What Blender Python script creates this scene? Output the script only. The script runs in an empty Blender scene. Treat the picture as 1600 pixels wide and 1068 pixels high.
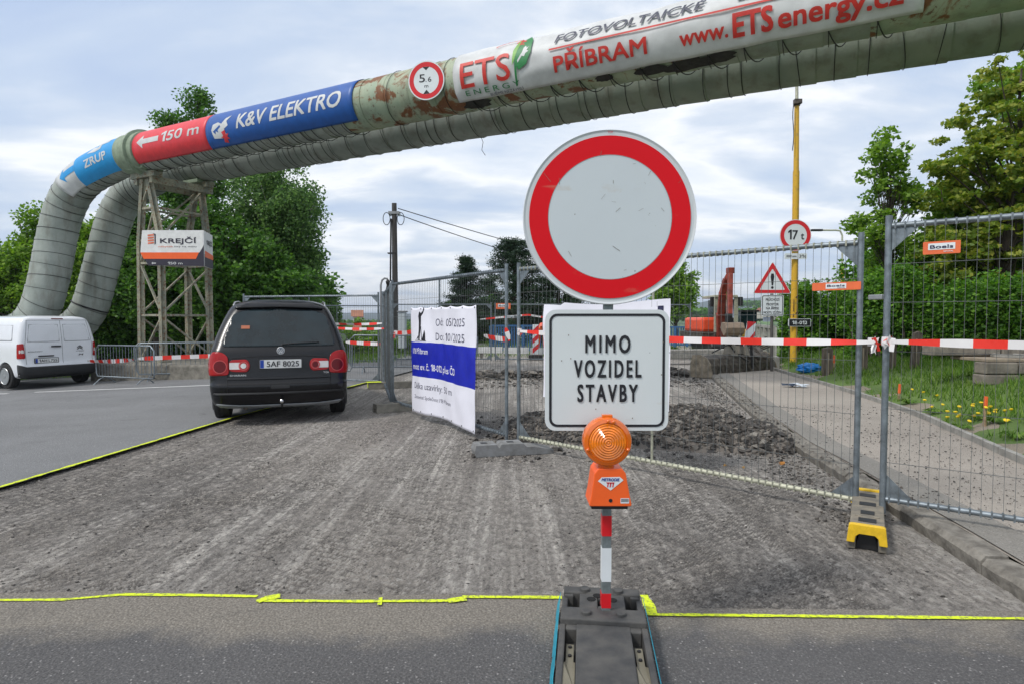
import bpy, bmesh, math, random
import numpy as np
from mathutils import Vector, Matrix, noise
from mathutils.bvhtree import BVHTree
random.seed(7); np.random.seed(7)
R = math.radians
SC = bpy.context.scene
COL = SC.collection
# ------------------------------------------------------------------ camera, sky, sun, exposure
F, CX, CY, CH, PITCH = 950.0, 800.0, 534.0, 1.45, math.atan(36/950)
cam = bpy.data.objects.new('camera', bpy.data.cameras.new('camera')); COL.objects.link(cam)
cam.location = (0, 0, CH); cam.rotation_euler = (math.pi/2-PITCH, 0, 0)
cam.data.sensor_width = 36; cam.data.lens = 36*F/1600; cam.data.clip_end = 9000; cam.data.clip_start = .05
SC.camera = cam
SUN_EL, SUN_AZ = 50, 238          # azimuth clockwise from +Y (where the camera looks)
W = bpy.data.worlds.new('World'); SC.world = W; W.use_nodes = True
nt = W.node_tree; N = nt.nodes; L = nt.links; N.clear()
out = N.new('ShaderNodeOutputWorld'); bg = N.new('ShaderNodeBackground'); L.new(bg.outputs[0], out.inputs[0])
bg.inputs[1].default_value = .09
sky = N.new('ShaderNodeTexSky'); sky.sky_type = 'NISHITA'; sky.sun_disc = False
sky.sun_elevation = R(SUN_EL); sky.sun_rotation = R(SUN_AZ); sky.dust_density = 2; sky.ozone_density = 2
tc = N.new('ShaderNodeTexCoord'); sep = N.new('ShaderNodeSeparateXYZ'); L.new(tc.outputs['Generated'], sep.inputs[0])
def wmath(op, a, b=None, c=None):
    m = N.new('ShaderNodeMath'); m.operation = op
    for i, v in enumerate((a, b, c)):
        if v is None: continue
        if isinstance(v, (int, float)): m.inputs[i].default_value = v
        else: L.new(v, m.inputs[i])
    return m.outputs[0]
zc_ = wmath('ADD', wmath('MAXIMUM', sep.outputs[2], 0.0), .16)
comb = N.new('ShaderNodeCombineXYZ')
L.new(wmath('DIVIDE', sep.outputs[0], zc_), comb.inputs[0]); L.new(wmath('DIVIDE', sep.outputs[1], zc_), comb.inputs[1])
def wnoise(scale, detail, rough, off, dist=0.):
    mp = N.new('ShaderNodeMapping'); mp.inputs['Location'].default_value = off; mp.inputs['Scale'].default_value = (.75, 1.25, 1)
    L.new(comb.outputs[0], mp.inputs[0])
    n = N.new('ShaderNodeTexNoise'); n.inputs['Scale'].default_value = scale; n.inputs['Detail'].default_value = detail
    n.inputs['Roughness'].default_value = rough; n.inputs['Distortion'].default_value = dist
    L.new(mp.outputs[0], n.inputs['Vector']); return n.outputs['Fac']
def wramp(inp, stops):
    r = N.new('ShaderNodeValToRGB'); e = r.color_ramp.elements
    while len(e) < len(stops): e.new(.5)
    for k, (p, c) in enumerate(stops): e[k].position = p; e[k].color = tuple(c)+(1,)
    L.new(inp, r.inputs[0]); return r.outputs[0]
nA = wnoise(1.05, 7, .55, (3.1, 1.7, 0), .3); nB = wnoise(.42, 4, .5, (8.2, 4.4, 0))
cov = wmath('ADD', wmath('MULTIPLY', nA, .62), wmath('MULTIPLY', nB, .38))
cl = wramp(cov, [(.38, (.46, .57, .78)), (.45, (.56, .66, .82)), (.495, (.71, .78, .88)), (.54, (1.02, 1.03, 1.05)), (.59, (.80, .86, .94)), (.66, (.58, .68, .84))])
clm = N.new('ShaderNodeMix'); clm.data_type = 'RGBA'; clm.blend_type = 'MULTIPLY'; clm.inputs[0].default_value = 1
L.new(cl, clm.inputs[6]); clm.inputs[7].default_value = (7.6, 7.6, 7.6, 1)
mx = N.new('ShaderNodeMix'); mx.data_type = 'RGBA'; mx.inputs[0].default_value = .88
L.new(sky.outputs[0], mx.inputs[6]); L.new(clm.outputs[2], mx.inputs[7]); L.new(mx.outputs[2], bg.inputs[0])
sl = bpy.data.lights.new('sun', 'SUN'); sl.energy = 1.5; sl.angle = R(10); sl.color = (1, .96, .9)
so = bpy.data.objects.new('sun', sl); COL.objects.link(so)
sd = Vector((math.sin(R(SUN_AZ))*math.cos(R(SUN_EL)), math.cos(R(SUN_AZ))*math.cos(R(SUN_EL)), math.sin(R(SUN_EL))))
so.rotation_euler = sd.to_track_quat('Z', 'Y').to_euler(); so.location = (0, -5, 12)
SC.view_settings.view_transform = 'Standard'; SC.view_settings.look = 'None'; SC.view_settings.gamma = 1
SC.view_settings.use_curve_mapping = False; SC.view_settings.exposure = 0.76
try:
    SC.cycles.max_bounces = 6; SC.cycles.volume_bounces = 0; SC.cycles.transparent_max_bounces = 12; SC.cycles.volume_step_rate = 8
    SC.cycles.use_denoising = True
except Exception: pass
# ------------------------------------------------------------------ helpers
def at(u, v, Y):
    xc, yc = (u-CX)/F, (CY-v)/F
    dy = math.cos(PITCH)+yc*math.sin(PITCH); dz = -math.sin(PITCH)+yc*math.cos(PITCH)
    k = Y/dy
    return Vector((xc*k, Y, CH+dz*k))
def gat(u, v, z=0.):
    xc, yc = (u-CX)/F, (CY-v)/F
    dy = math.cos(PITCH)+yc*math.sin(PITCH); dz = -math.sin(PITCH)+yc*math.cos(PITCH)
    k = (z-CH)/dz
    return Vector((xc*k, dy*k, z))
def gz(x, y=0):                       # height of the ground on the left, where the road falls away
    return -.044*max(0, -4.2-x) if x > -24 else -.87
MATS = {}
def mat(name, col, rough=.6, metal=0., var=.12, scale=6., bump=0., bscale=60., col2=None, spec=.5, coat=0., emit=None, lo=.35, hi=.65, detail=5, stretch=(1, 1, 1)):
    if name in MATS: return MATS[name]
    m = bpy.data.materials.new(name); m.use_nodes = True; MATS[name] = m
    t = m.node_tree; b = t.nodes['Principled BSDF']
    b.inputs['Roughness'].default_value = rough; b.inputs['Metallic'].default_value = metal
    b.inputs['Specular IOR Level'].default_value = spec; b.inputs['Coat Weight'].default_value = coat
    c = t.nodes.new('ShaderNodeTexCoord'); mp = t.nodes.new('ShaderNodeMapping'); mp.inputs['Scale'].default_value = stretch
    t.links.new(c.outputs['Object'], mp.inputs[0])
    n = t.nodes.new('ShaderNodeTexNoise'); n.inputs['Scale'].default_value = scale; n.inputs['Detail'].default_value = detail; n.inputs['Roughness'].default_value = .62
    t.links.new(mp.outputs[0], n.inputs['Vector'])
    r = t.nodes.new('ShaderNodeValToRGB'); e = r.color_ramp.elements
    c1 = tuple(col); c2 = tuple(col2) if col2 else tuple(max(0, x*(1-var*2)) for x in col)
    e[0].position = lo; e[1].position = hi; e[0].color = c2+(1,); e[1].color = c1+(1,)
    t.links.new(n.outputs['Fac'], r.inputs[0]); t.links.new(r.outputs[0], b.inputs['Base Color'])
    if bump:
        n2 = t.nodes.new('ShaderNodeTexNoise'); n2.inputs['Scale'].default_value = bscale; n2.inputs['Detail'].default_value = 4
        t.links.new(mp.outputs[0], n2.inputs['Vector'])
        bp = t.nodes.new('ShaderNodeBump'); bp.inputs['Strength'].default_value = bump; bp.inputs['Distance'].default_value = .01
        t.links.new(n2.outputs['Fac'], bp.inputs['Height']); t.links.new(bp.outputs[0], b.inputs['Normal'])
    return m
class NB:                              # small node-tree builder for the richer materials
    def __init__(s, name):
        s.m = bpy.data.materials.new(name); s.m.use_nodes = True; s.t = s.m.node_tree; MATS[name] = s.m
        s.b = s.t.nodes['Principled BSDF']; s.co = s.t.nodes.new('ShaderNodeTexCoord').outputs['Object']
    def mp(s, scale=(1, 1, 1), rot=(0, 0, 0), loc=(0, 0, 0), v=None):
        n = s.t.nodes.new('ShaderNodeMapping'); n.inputs['Scale'].default_value = scale; n.inputs['Rotation'].default_value = rot; n.inputs['Location'].default_value = loc
        s.t.links.new(v or s.co, n.inputs[0]); return n.outputs[0]
    def noise(s, scale, detail=5, rough=.6, v=None, dist=0):
        n = s.t.nodes.new('ShaderNodeTexNoise'); n.inputs['Scale'].default_value = scale; n.inputs['Detail'].default_value = detail
        n.inputs['Roughness'].default_value = rough; n.inputs['Distortion'].default_value = dist
        s.t.links.new(v or s.co, n.inputs['Vector']); return n.outputs['Fac']
    def vor(s, scale, v=None, feat='F1', rnd=1., o='Distance'):
        n = s.t.nodes.new('ShaderNodeTexVoronoi'); n.feature = feat; n.inputs['Scale'].default_value = scale; n.inputs['Randomness'].default_value = rnd
        s.t.links.new(v or s.co, n.inputs['Vector']); return n.outputs[o]
    def ramp(s, f, *st):
        r = s.t.nodes.new('ShaderNodeValToRGB'); e = r.color_ramp.elements
        while len(e) < len(st): e.new(.5)
        for k, (p, c) in enumerate(st):
            e[k].position = p; e[k].color = (c, c, c, 1) if isinstance(c, (int, float)) else tuple(c)+(1,)
        s.t.links.new(f, r.inputs[0]); return r.outputs[0]
    def math(s, op, a, b=0.):
        n = s.t.nodes.new('ShaderNodeMath'); n.operation = op
        for i, v in enumerate((a, b)):
            if isinstance(v, (int, float)): n.inputs[i].default_value = v
            else: s.t.links.new(v, n.inputs[i])
        return n.outputs[0]
    def mix(s, f, a, b, mode='MIX'):
        n = s.t.nodes.new('ShaderNodeMix'); n.data_type = 'RGBA'; n.blend_type = mode
        for i, v in ((0, f), (6, a), (7, b)):
            if isinstance(v, (int, float)): n.inputs[i].default_value = v
            elif isinstance(v, tuple): n.inputs[i].default_value = v+(1,)
            else: s.t.links.new(v, n.inputs[i])
        return n.outputs[2]
    def axis(s, k):
        n = s.t.nodes.new('ShaderNodeSeparateXYZ'); s.t.links.new(s.co, n.inputs[0]); return n.outputs[k]
    def fin(s, col, rough=.8, h=None, strength=.5, dist=.01, metal=0.):
        if isinstance(col, tuple): s.b.inputs['Base Color'].default_value = col+(1,)
        else: s.t.links.new(col, s.b.inputs['Base Color'])
        if isinstance(rough, float): s.b.inputs['Roughness'].default_value = rough
        else: s.t.links.new(rough, s.b.inputs['Roughness'])
        s.b.inputs['Metallic'].default_value = metal
        if h is not None:
            bp = s.t.nodes.new('ShaderNodeBump'); bp.inputs['Strength'].default_value = strength; bp.inputs['Distance'].default_value = dist
            s.t.links.new(h, bp.inputs['Height']); s.t.links.new(bp.outputs[0], s.b.inputs['Normal'])
        return s.m
def tag(o, label=None, cat=None, group=None, kind=None):
    if label: o['label'] = label
    if cat: o['category'] = cat
    if group: o['group'] = group
    if kind: o['kind'] = kind
    return o
def thing(name, label, cat, loc=(0, 0, 0), rz=0., group=None):
    o = bpy.data.objects.new(name, None); COL.objects.link(o); o.location = loc; o.rotation_euler = (0, 0, rz); o.empty_display_size = .2
    return tag(o, label, cat, group)
def wmat(o):
    m = Matrix.LocRotScale(o.location, o.rotation_euler, o.scale)
    return wmat(o.parent) @ m if o.parent else m
def frame_z(d):
    d = Vector(d).normalized(); a = Vector((0, 0, 1)) if abs(d.z) < .9 else Vector((1, 0, 0))
    x = a.cross(d).normalized(); return x, d.cross(x), d
class MB:
    def __init__(s): s.v = []; s.f = []; s.mi = []
    def add(s, vs, fs, mi=0):
        k = len(s.v); s.v += [tuple(p) for p in vs]; s.f += [tuple(i+k for i in f) for f in fs]; s.mi += [mi]*len(fs); return s
    def box(s, c, d, rz=0., M=None, mi=0, taper=1.):
        hx, hy, hz = d[0]/2, d[1]/2, d[2]/2
        vs = [Vector((sx*hx*(taper if sz > 0 else 1), sy*hy*(taper if sz > 0 else 1), sz*hz)) for sz in (-1, 1) for sx, sy in ((-1, -1), (1, -1), (1, 1), (-1, 1))]
        if rz: q = Matrix.Rotation(rz, 3, 'Z'); vs = [q @ v for v in vs]
        if M is not None: vs = [M @ v for v in vs]
        vs = [v+Vector(c) for v in vs]
        return s.add(vs, [(3, 2, 1, 0), (4, 5, 6, 7), (0, 1, 5, 4), (1, 2, 6, 5), (2, 3, 7, 6), (3, 0, 4, 7)], mi)
    def tube(s, pts, r, n=8, cap=True, mi=0, closed=False):
        pts = [Vector(p) for p in pts]; m = len(pts); rs = r if isinstance(r, (list, tuple)) else [r]*m
        k = len(s.v); fr = None
        for i, p in enumerate(pts):
            if closed: d = pts[(i+1) % m]-pts[i-1]
            else: d = pts[min(i+1, m-1)]-pts[max(i-1, 0)]
            d.normalize()
            if fr is None: x, y, _ = frame_z(d)
            else:
                x = (fr-d*fr.dot(d)).normalized(); y = d.cross(x)
            fr = x
            for j in range(n):
                a = 2*math.pi*(j+.5)/n; s.v.append(tuple(p+(x*math.cos(a)+y*math.sin(a))*rs[i]))
        for i in range(m if closed else m-1):
            for j in range(n):
                a, b = k+i*n+j, k+i*n+(j+1) % n; c, d = k+((i+1) % m)*n+(j+1) % n, k+((i+1) % m)*n+j
                s.f.append((a, b, c, d)); s.mi.append(mi)
        if cap and not closed:
            s.f.append(tuple(k+j for j in range(n))[::-1]); s.f.append(tuple(k+(m-1)*n+j for j in range(n))); s.mi += [mi, mi]
        return s
    def beam(s, a, b, w, h=None, mi=0):       # rectangular bar from a to b
        a, b = Vector(a), Vector(b); x, y, z = frame_z(b-a); h = h or w
        M = Matrix((x, y, z)).transposed()
        return s.box((a+b)/2, (w, h, (b-a).length), M=M, mi=mi)
    def lathe(s, prof, n=24, c=(0, 0, 0), M=None, mi=0):   # prof: (r, z) list round z
        k = len(s.v); c = Vector(c)
        for r, z in prof:
            for j in range(n):
                a = 2*math.pi*j/n; p = Vector((r*math.cos(a), r*math.sin(a), z))
                s.v.append(tuple((M @ p if M is not None else p)+c))
        for i in range(len(prof)-1):
            for j in range(n):
                s.f.append((k+i*n+j, k+i*n+(j+1) % n, k+(i+1)*n+(j+1) % n, k+(i+1)*n+j)); s.mi.append(mi)
        s.f.append(tuple(k+j for j in range(n))[::-1]); s.f.append(tuple(k+(len(prof)-1)*n+j for j in range(n))); s.mi += [mi, mi]
        return s
    def prism(s, poly, fn, t0, t1, mi=0):     # poly in 2D, fn(x,y,t)->3D
        n = len(poly); vs = [fn(x, y, t0) for x, y in poly]+[fn(x, y, t1) for x, y in poly]
        return s.add(vs, [tuple(range(n))[::-1], tuple(range(n, 2*n))]+[(i, (i+1) % n, n+(i+1) % n, n+i) for i in range(n)], mi)
    def build(s, name, m, parent=None, smooth=False, world=False, bevel=0., auto=None):
        me = bpy.data.meshes.new(name); me.from_pydata(s.v, [], s.f)
        for x in (m if isinstance(m, (list, tuple)) else [m]): me.materials.append(x)
        if any(s.mi): me.polygons.foreach_set('material_index', s.mi)
        if world and parent is not None: me.transform(wmat(parent).inverted())
        bm = bmesh.new(); bm.from_mesh(me); bmesh.ops.recalc_face_normals(bm, faces=bm.faces)
        if bevel:
            es = [e for e in bm.edges if len(e.link_faces) == 2 and e.calc_face_angle(0) > .5]
            bmesh.ops.bevel(bm, geom=es, offset=bevel, segments=2, affect='EDGES', profile=.5, clamp_overlap=True)
        bm.to_mesh(me); bm.free()
        if smooth: me.polygons.foreach_set('use_smooth', [True]*len(me.polygons)); me.update()
        if smooth and auto: me.set_sharp_from_angle(angle=R(auto))
        o = bpy.data.objects.new(name, me); COL.objects.link(o)
        if parent is not None: o.parent = parent
        return o
def quick(vs, fs, name, m, parent=None, smooth=False):
    b = MB(); b.v = vs; b.f = fs; b.mi = [0]*len(fs); return b.build(name, m, parent, smooth)
def copy_tree(o, parent=None):
    c = o.copy(); COL.objects.link(c); c.parent = parent
    for ch in o.children: copy_tree(ch, c)
    return c
# text and flat artwork as 2-D shapes (verts, faces)
TXC = {}
ONE = ([(.30, 0), (.42, 0), (.42, .727), (.32, .727), (.14, .60), (.14, .48), (.30, .585)], [(0, 1, 2, 3, 6), (3, 4, 5, 6)])
def text2d(s, size=1., shear=0., sx=1., align='CENTER', spacing=1.):
    key = (s, shear, spacing)
    if key not in TXC and '1' in s and len(s) > 1:       # set letter by letter, with a flagged figure one
        V, Fc, x = [], [], 0.
        for ch in s:
            if ch == ' ': x += .26*spacing; continue
            vs, fs = ONE if ch == '1' else text2d(ch, .727, 0., 1., 'LEFT')
            x0 = min(v[0] for v in vs); k = len(V); V += [(x+a-x0+shear*b_, b_) for a, b_ in vs]; Fc += [tuple(i+k for i in f) for f in fs]
            x += max(v[0] for v in vs)-x0+.095*spacing
        TXC[key] = (V, Fc)
    if key not in TXC:
        cu = bpy.data.curves.new('t', 'FONT'); cu.body = s; cu.size = 1; cu.shear = shear; cu.space_character = spacing
        cu.resolution_u = 3; cu.fill_mode = 'BOTH'
        o = bpy.data.objects.new('t', cu); COL.objects.link(o)
        dg = bpy.context.evaluated_depsgraph_get(); me = bpy.data.meshes.new_from_object(o.evaluated_get(dg))
        vs = [(v.co.x, v.co.y) for v in me.vertices]; fs = [tuple(p.vertices) for p in me.polygons]
        bpy.data.objects.remove(o); bpy.data.curves.remove(cu); bpy.data.meshes.remove(me); TXC[key] = (vs, fs)
    vs, fs = TXC[key]
    x0, x1 = min(v[0] for v in vs), max(v[0] for v in vs)
    ax = {'CENTER': (x0+x1)/2, 'LEFT': x0, 'RIGHT': x1}[align]; cap = .727
    return [((x-ax)*size*sx/cap, y*size/cap) for x, y in vs], fs       # size = capital height, baseline y=0
def textfit(s, w, h, bold=0., **k):                                  # capital height h, total width w, centred
    vs, fs = text2d(s, h, **k); ww = max(v[0] for v in vs)-min(v[0] for v in vs); b = bold*h*1.1
    base = [(x*(w-2*b)/ww, y*(1-2*b/h)+b) for x, y in vs], fs
    if not bold: return base
    return [([(x+dx*b, y+dy*b) for x, y in base[0]], fs) for dx, dy in ((0, 0), (1, 1), (-1, 1), (-1, -1), (1, -1))]
def poly2d(pts): return [tuple(p) for p in pts], [tuple(range(len(pts)))]
def disc2d(r, n=40, r0=0., cx=0, cy=0):
    o = [(cx+r*math.cos(2*math.pi*i/n), cy+r*math.sin(2*math.pi*i/n)) for i in range(n)]
    if not r0: return poly2d(o)
    i_ = [(cx+r0*math.cos(2*math.pi*i/n), cy+r0*math.sin(2*math.pi*i/n)) for i in range(n)]
    return o+i_, [(i, (i+1) % n, n+(i+1) % n, n+i) for i in range(n)]
def rrect(w, h, r, n=6):
    p = []
    for cx, cy, a0 in ((w/2-r, h/2-r, 0), (-w/2+r, h/2-r, 90), (-w/2+r, -h/2+r, 180), (w/2-r, -h/2+r, 270)):
        p += [(cx+r*math.cos(R(a0+90*i/n)), cy+r*math.sin(R(a0+90*i/n))) for i in range(n+1)]
    return p
def move(sh, dx, dy, s=1., rot=0.):
    c, q = math.cos(rot), math.sin(rot)
    return [(dx+s*(x*c-y*q), dy+s*(x*q+y*c)) for x, y in sh[0]], sh[1]
def cut(sh, stepx=0., stepy=0.):
    bm = bmesh.new(); vs = [bm.verts.new((x, y, 0)) for x, y in sh[0]]
    for f in sh[1]:
        try: bm.faces.new([vs[i] for i in f])
        except ValueError: pass
    bmesh.ops.triangulate(bm, faces=[f for f in bm.faces if len(f.verts) > 4])
    for ax, st in ((0, stepx), (1, stepy)):
        if not st: continue
        lo = min(v.co[ax] for v in bm.verts); hi = max(v.co[ax] for v in bm.verts)
        k = math.floor(lo/st)+1
        while k*st < hi:
            co = [0, 0, 0]; no = [0, 0, 0]; co[ax] = k*st; no[ax] = 1
            bmesh.ops.bisect_plane(bm, geom=bm.verts[:]+bm.edges[:]+bm.faces[:], plane_co=co, plane_no=no); k += 1
    bm.verts.index_update(); r = ([(v.co.x, v.co.y) for v in bm.verts], [tuple(v.index for v in f.verts) for f in bm.faces]); bm.free(); return r
def lay(shapes, fn, name, m, parent, stepx=0., stepy=0., smooth=False):  # flat print mapped by fn(x,y) onto a surface
    if isinstance(shapes, tuple): shapes = [shapes]
    b = MB()
    for k, sh in enumerate(shapes):
        vs, fs = cut(sh, stepx, stepy) if (stepx or stepy) else sh
        if k and len(shapes) == 5:                     # layers of a bold letter sit a hair above each other
            x0, y0 = vs[0]; p0 = Vector(fn(x0, y0)); n_ = (Vector(fn(x0+.01, y0))-p0).cross(Vector(fn(x0, y0+.01))-p0).normalized()*.00015*k
            b.add([Vector(fn(x, y))+n_ for x, y in vs], fs)
        else: b.add([fn(x, y) for x, y in vs], fs)
    me = bpy.data.meshes.new(name); me.from_pydata(b.v, [], b.f); me.materials.append(m)
    me.transform(wmat(parent).inverted())
    if smooth: me.polygons.foreach_set('use_smooth', [True]*len(me.polygons))
    o = bpy.data.objects.new(name, me); COL.objects.link(o); o.parent = parent
    return o
def plane_fn(o, ux, uy, off=0.):
    o, ux, uy = Vector(o), Vector(ux).normalized(), Vector(uy).normalized(); n = ux.cross(uy)
    return lambda x, y, t=0.: o+ux*x+uy*y+n*(off+t)
# ------------------------------------------------------------------ materials
M_RED = mat('sign_red', (.70, .012, .02), .35, var=.07, scale=9)
M_SIGNWHITE = mat('sign_white', (.74, .78, .80), .38, var=.04, scale=4)
M_SIGNGREY = mat('sign_face_grey', (.52, .57, .60), .4, var=.04, scale=3, detail=8)
M_BLACK = mat('print_black', (.012, .012, .018), .5)
M_GREYBACK = mat('sign_back', (.33, .34, .35), .45, .5)
M_GALV = mat('galvanised_steel', (.26, .30, .33), .45, .6, var=.22, scale=14)
M_WIRE = mat('fence_wire', (.10, .11, .11), .5, .5)
M_CREAM = mat('fence_cream', (.52, .52, .40), .5, .15, var=.2, scale=20)
M_WHITE = mat('white_paint', (.78, .78, .76), .5, var=.08)
M_ORANGE = mat('orange_plastic', (.92, .13, .02), .38, var=.05)
M_YELLOWP = mat('yellow_plastic', (.82, .52, .02), .45, var=.12, scale=20)
M_CONC = mat('concrete', (.34, .33, .30), .9, var=.2, scale=7, bump=.4)
M_CONCD = mat('concrete_old', (.24, .225, .19), .95, var=.25, scale=6, bump=.5)
M_RUBBER = mat('rubber_block', (.042, .043, .044), .7, var=.25, scale=9, bump=.15, col2=(.085, .082, .076))
M_BLUE = mat('banner_blue', (.004, .085, .36), .45, var=.1)
M_BLUE2 = mat('sign_blue', (.01, .02, .42), .5, var=.1)
M_LBLUE = mat('banner_light_blue', (.01, .30, .68), .45, var=.05)
M_REDB = mat('banner_red', (.72, .035, .05), .45, var=.08)
M_VINYL = mat('banner_vinyl', (.62, .63, .63), .5, var=.10, scale=3)
M_BANNERW = mat('fence_banner_white', (.76, .76, .84), .55, var=.04, scale=3)
M_NAVY = mat('print_navy', (.02, .02, .07), .5)
M_GREEN = mat('logo_green', (.02, .22, .06), .5)
M_LGREEN = mat('logo_light_green', (.20, .45, .08), .5)
M_WOOD = mat('weathered_wood', (.16, .13, .10), .9, var=.3, scale=18, stretch=(1, 1, .2), bump=.5)
M_POLE = mat('pole_wood', (.075, .07, .066), .85, var=.25, scale=14, stretch=(1, 1, .15), bump=.4)
M_DARK = mat('dark_metal', (.03, .03, .032), .5, .4)
M_TYRE = mat('tyre_rubber', (.018, .018, .019), .8, bump=.3, bscale=90)
M_ALLOY = mat('alloy', (.45, .46, .47), .3, .9)
M_CARBLACK = mat('car_paint_black', (.0035, .004, .006), .27, 0, var=.05, spec=.42, coat=.06)
M_VANWHITE = mat('van_paint_white', (.74, .76, .79), .28, 0, var=.02, coat=.6)
M_PLASTIC = mat('bumper_plastic', (.025, .026, .028), .6)
M_GLASS = mat('dark_glass', (.012, .026, .033), .10, 0, var=.3, scale=2, spec=.5)  # blue in the base colour stands in for reflected sky
M_LAMPRED = mat('lamp_red', (.38, .002, .004), .22, spec=.35, coat=.15)
M_LAMPDK = mat('lamp_dark_red', (.13, .004, .008), .25, spec=.3)
M_LAMPWH = mat('lamp_white', (.62, .60, .58), .15, coat=1.)
M_SILVER = mat('badge_silver', (.62, .63, .64), .4, .2)
M_CHROME = mat('chrome', (.62, .63, .64), .15, 1.)
M_PLATE = mat('plate_white', (.75, .76, .75), .4)
M_EUBLUE = mat('plate_blue', (.01, .06, .42), .4)
M_AMBER = mat('amber_lens', (.95, .24, .005), .18, coat=1., var=.15, scale=30)
M_AMBER2 = mat('amber_lens_ring', (.80, .15, .004), .22, coat=1.)
M_POLEY = mat('yellow_pole_paint', (.62, .36, .02), .5, var=.22, scale=9, col2=(.38, .24, .06), lo=.3, hi=.5)
M_BAG = mat('blue_bag_plastic', (.01, .22, .62), .35, var=.15)
M_NEON = mat('neon_yellow_paint', (.66, .78, .015), .8, var=.2, scale=55, col2=(.26, .29, .06), lo=.36, hi=.52, bump=.5, bscale=120)
M_EXC = mat('excavator_red', (.30, .045, .025), .5, var=.3, scale=5)
M_EXCO = mat('excavator_orange', (.80, .09, .03), .4, var=.1)
M_STEELW = mat('worn_steel', (.13, .11, .09), .6, .4, var=.4, scale=9, bump=.3)
M_PARBLUE = mat('blue_parapet', (.03, .12, .28), .5, var=.15)
def tower_mat():
    b = NB('tower_paint'); n = b.noise(3, 6); n2 = b.noise(14, 5, .7)
    c = b.mix(b.ramp(n, (.4, 0.), (.6, 1.)), (.33, .32, .235), (.20, .215, .175))
    c = b.mix(b.ramp(n2, (.52, 0.), (.62, 1.)), c, (.17, .08, .035)); return b.fin(c, .75, n2, .2)
M_TOWER = tower_mat()
def pipe_mat(name, c1, c2, rust=.0):
    b = NB(name); g = b.noise(1.3, 6, .6); g2 = b.noise(22, 4); st = b.noise(3.2, 6, .65, v=b.mp((1, 1, .25)))
    c = b.mix(b.ramp(g, (.38, 0.), (.62, 1.)), c1, c2)
    c = b.mix(b.ramp(st, (.50, 0.), (.72, .55)), c, (.13, .105, .075))
    if rust:
        rn = b.noise(1.7, 8, .66, dist=.6)
        c = b.mix(b.ramp(rn, (.5-rust, 0.), (.56-rust*.6, 1.)), c, b.mix(g2, (.10, .035, .015), (.27, .11, .035)))
        fl = b.noise(9, 6, .7); c = b.mix(b.ramp(fl, (.60, 0.), (.64, .8)), c, (.11, .05, .03))
    return b.fin(c, .62, b.math('ADD', g2, b.math('MULTIPLY', g, 2.)), .25, .01, .12 if not rust else 0.)
M_PIPE = pipe_mat('pipe_cladding_grey', (.25, .285, .255), (.35, .38, .345))
M_PIPEG = pipe_mat('pipe_paint_green_rust', (.27, .345, .25), (.36, .40, .28), -.02)
M_PIPEG2 = pipe_mat('pipe_green', (.23, .275, .23), (.29, .325, .27), .0)
M_FLANGE = mat('flange_green', (.27, .34, .24), .6, var=.15, scale=6)
def leafmat(name, a, b_, c_, tr=.35):
    m = bpy.data.materials.new(name); m.use_nodes = True; t = m.node_tree; MATS[name] = m
    p = t.nodes['Principled BSDF']; p.inputs['Roughness'].default_value = .55; p.inputs['Specular IOR Level'].default_value = .3
    g = t.nodes.new('ShaderNodeNewGeometry'); r = t.nodes.new('ShaderNodeValToRGB'); e = r.color_ramp.elements; e.new(.5)
    for k, (q, c) in enumerate(((0, a), (.55, b_), (1, c_))): e[k].position = q; e[k].color = c+(1,)
    t.links.new(g.outputs['Random Per Island'], r.inputs[0]); t.links.new(r.outputs[0], p.inputs['Base Color'])
    tl = t.nodes.new('ShaderNodeBsdfTranslucent'); mxs = t.nodes.new('ShaderNodeMixShader'); mxs.inputs[0].default_value = tr
    hs = t.nodes.new('ShaderNodeHueSaturation'); hs.inputs['Value'].default_value = 1.7; hs.inputs['Saturation'].default_value = 1.1
    t.links.new(r.outputs[0], hs.inputs['Color']); t.links.new(hs.outputs[0], tl.inputs[0])
    t.links.new(p.outputs[0], mxs.inputs[1]); t.links.new(tl.outputs[0], mxs.inputs[2]); t.links.new(mxs.outputs[0], t.nodes['Material Output'].inputs[0])
    return m
LM_DARK = leafmat('leaf_dark', (.03, .08, .016), (.065, .155, .026), (.14, .28, .045))
LM_BIRCH = leafmat('leaf_birch', (.05, .105, .035), (.10, .19, .055), (.19, .31, .085))
LM_BRIGHT = leafmat('leaf_bright', (.07, .15, .018), (.14, .26, .032), (.26, .40, .055))
LM_MAPLE = leafmat('leaf_maple', (.09, .16, .022), (.19, .26, .035), (.33, .34, .055))
LM_HEDGE = leafmat('leaf_hedge', (.035, .10, .014), (.09, .21, .026), (.19, .36, .04))
LM_PINE = leafmat('pine_needles', (.010, .028, .014), (.020, .048, .022), (.04, .075, .03), .1)
LM_GRASS = leafmat('grass_blades', (.05, .11, .015), (.10, .20, .025), (.19, .28, .05), .3)
M_BARK = mat('bark', (.09, .07, .055), .9, var=.3, scale=12, stretch=(1, 1, .3), bump=.6)
M_BIRCHB = mat('birch_bark', (.50, .48, .44), .8, var=.35, scale=9, stretch=(1, 1, 2.5), col2=(.08, .07, .06), lo=.38, hi=.5)
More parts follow.
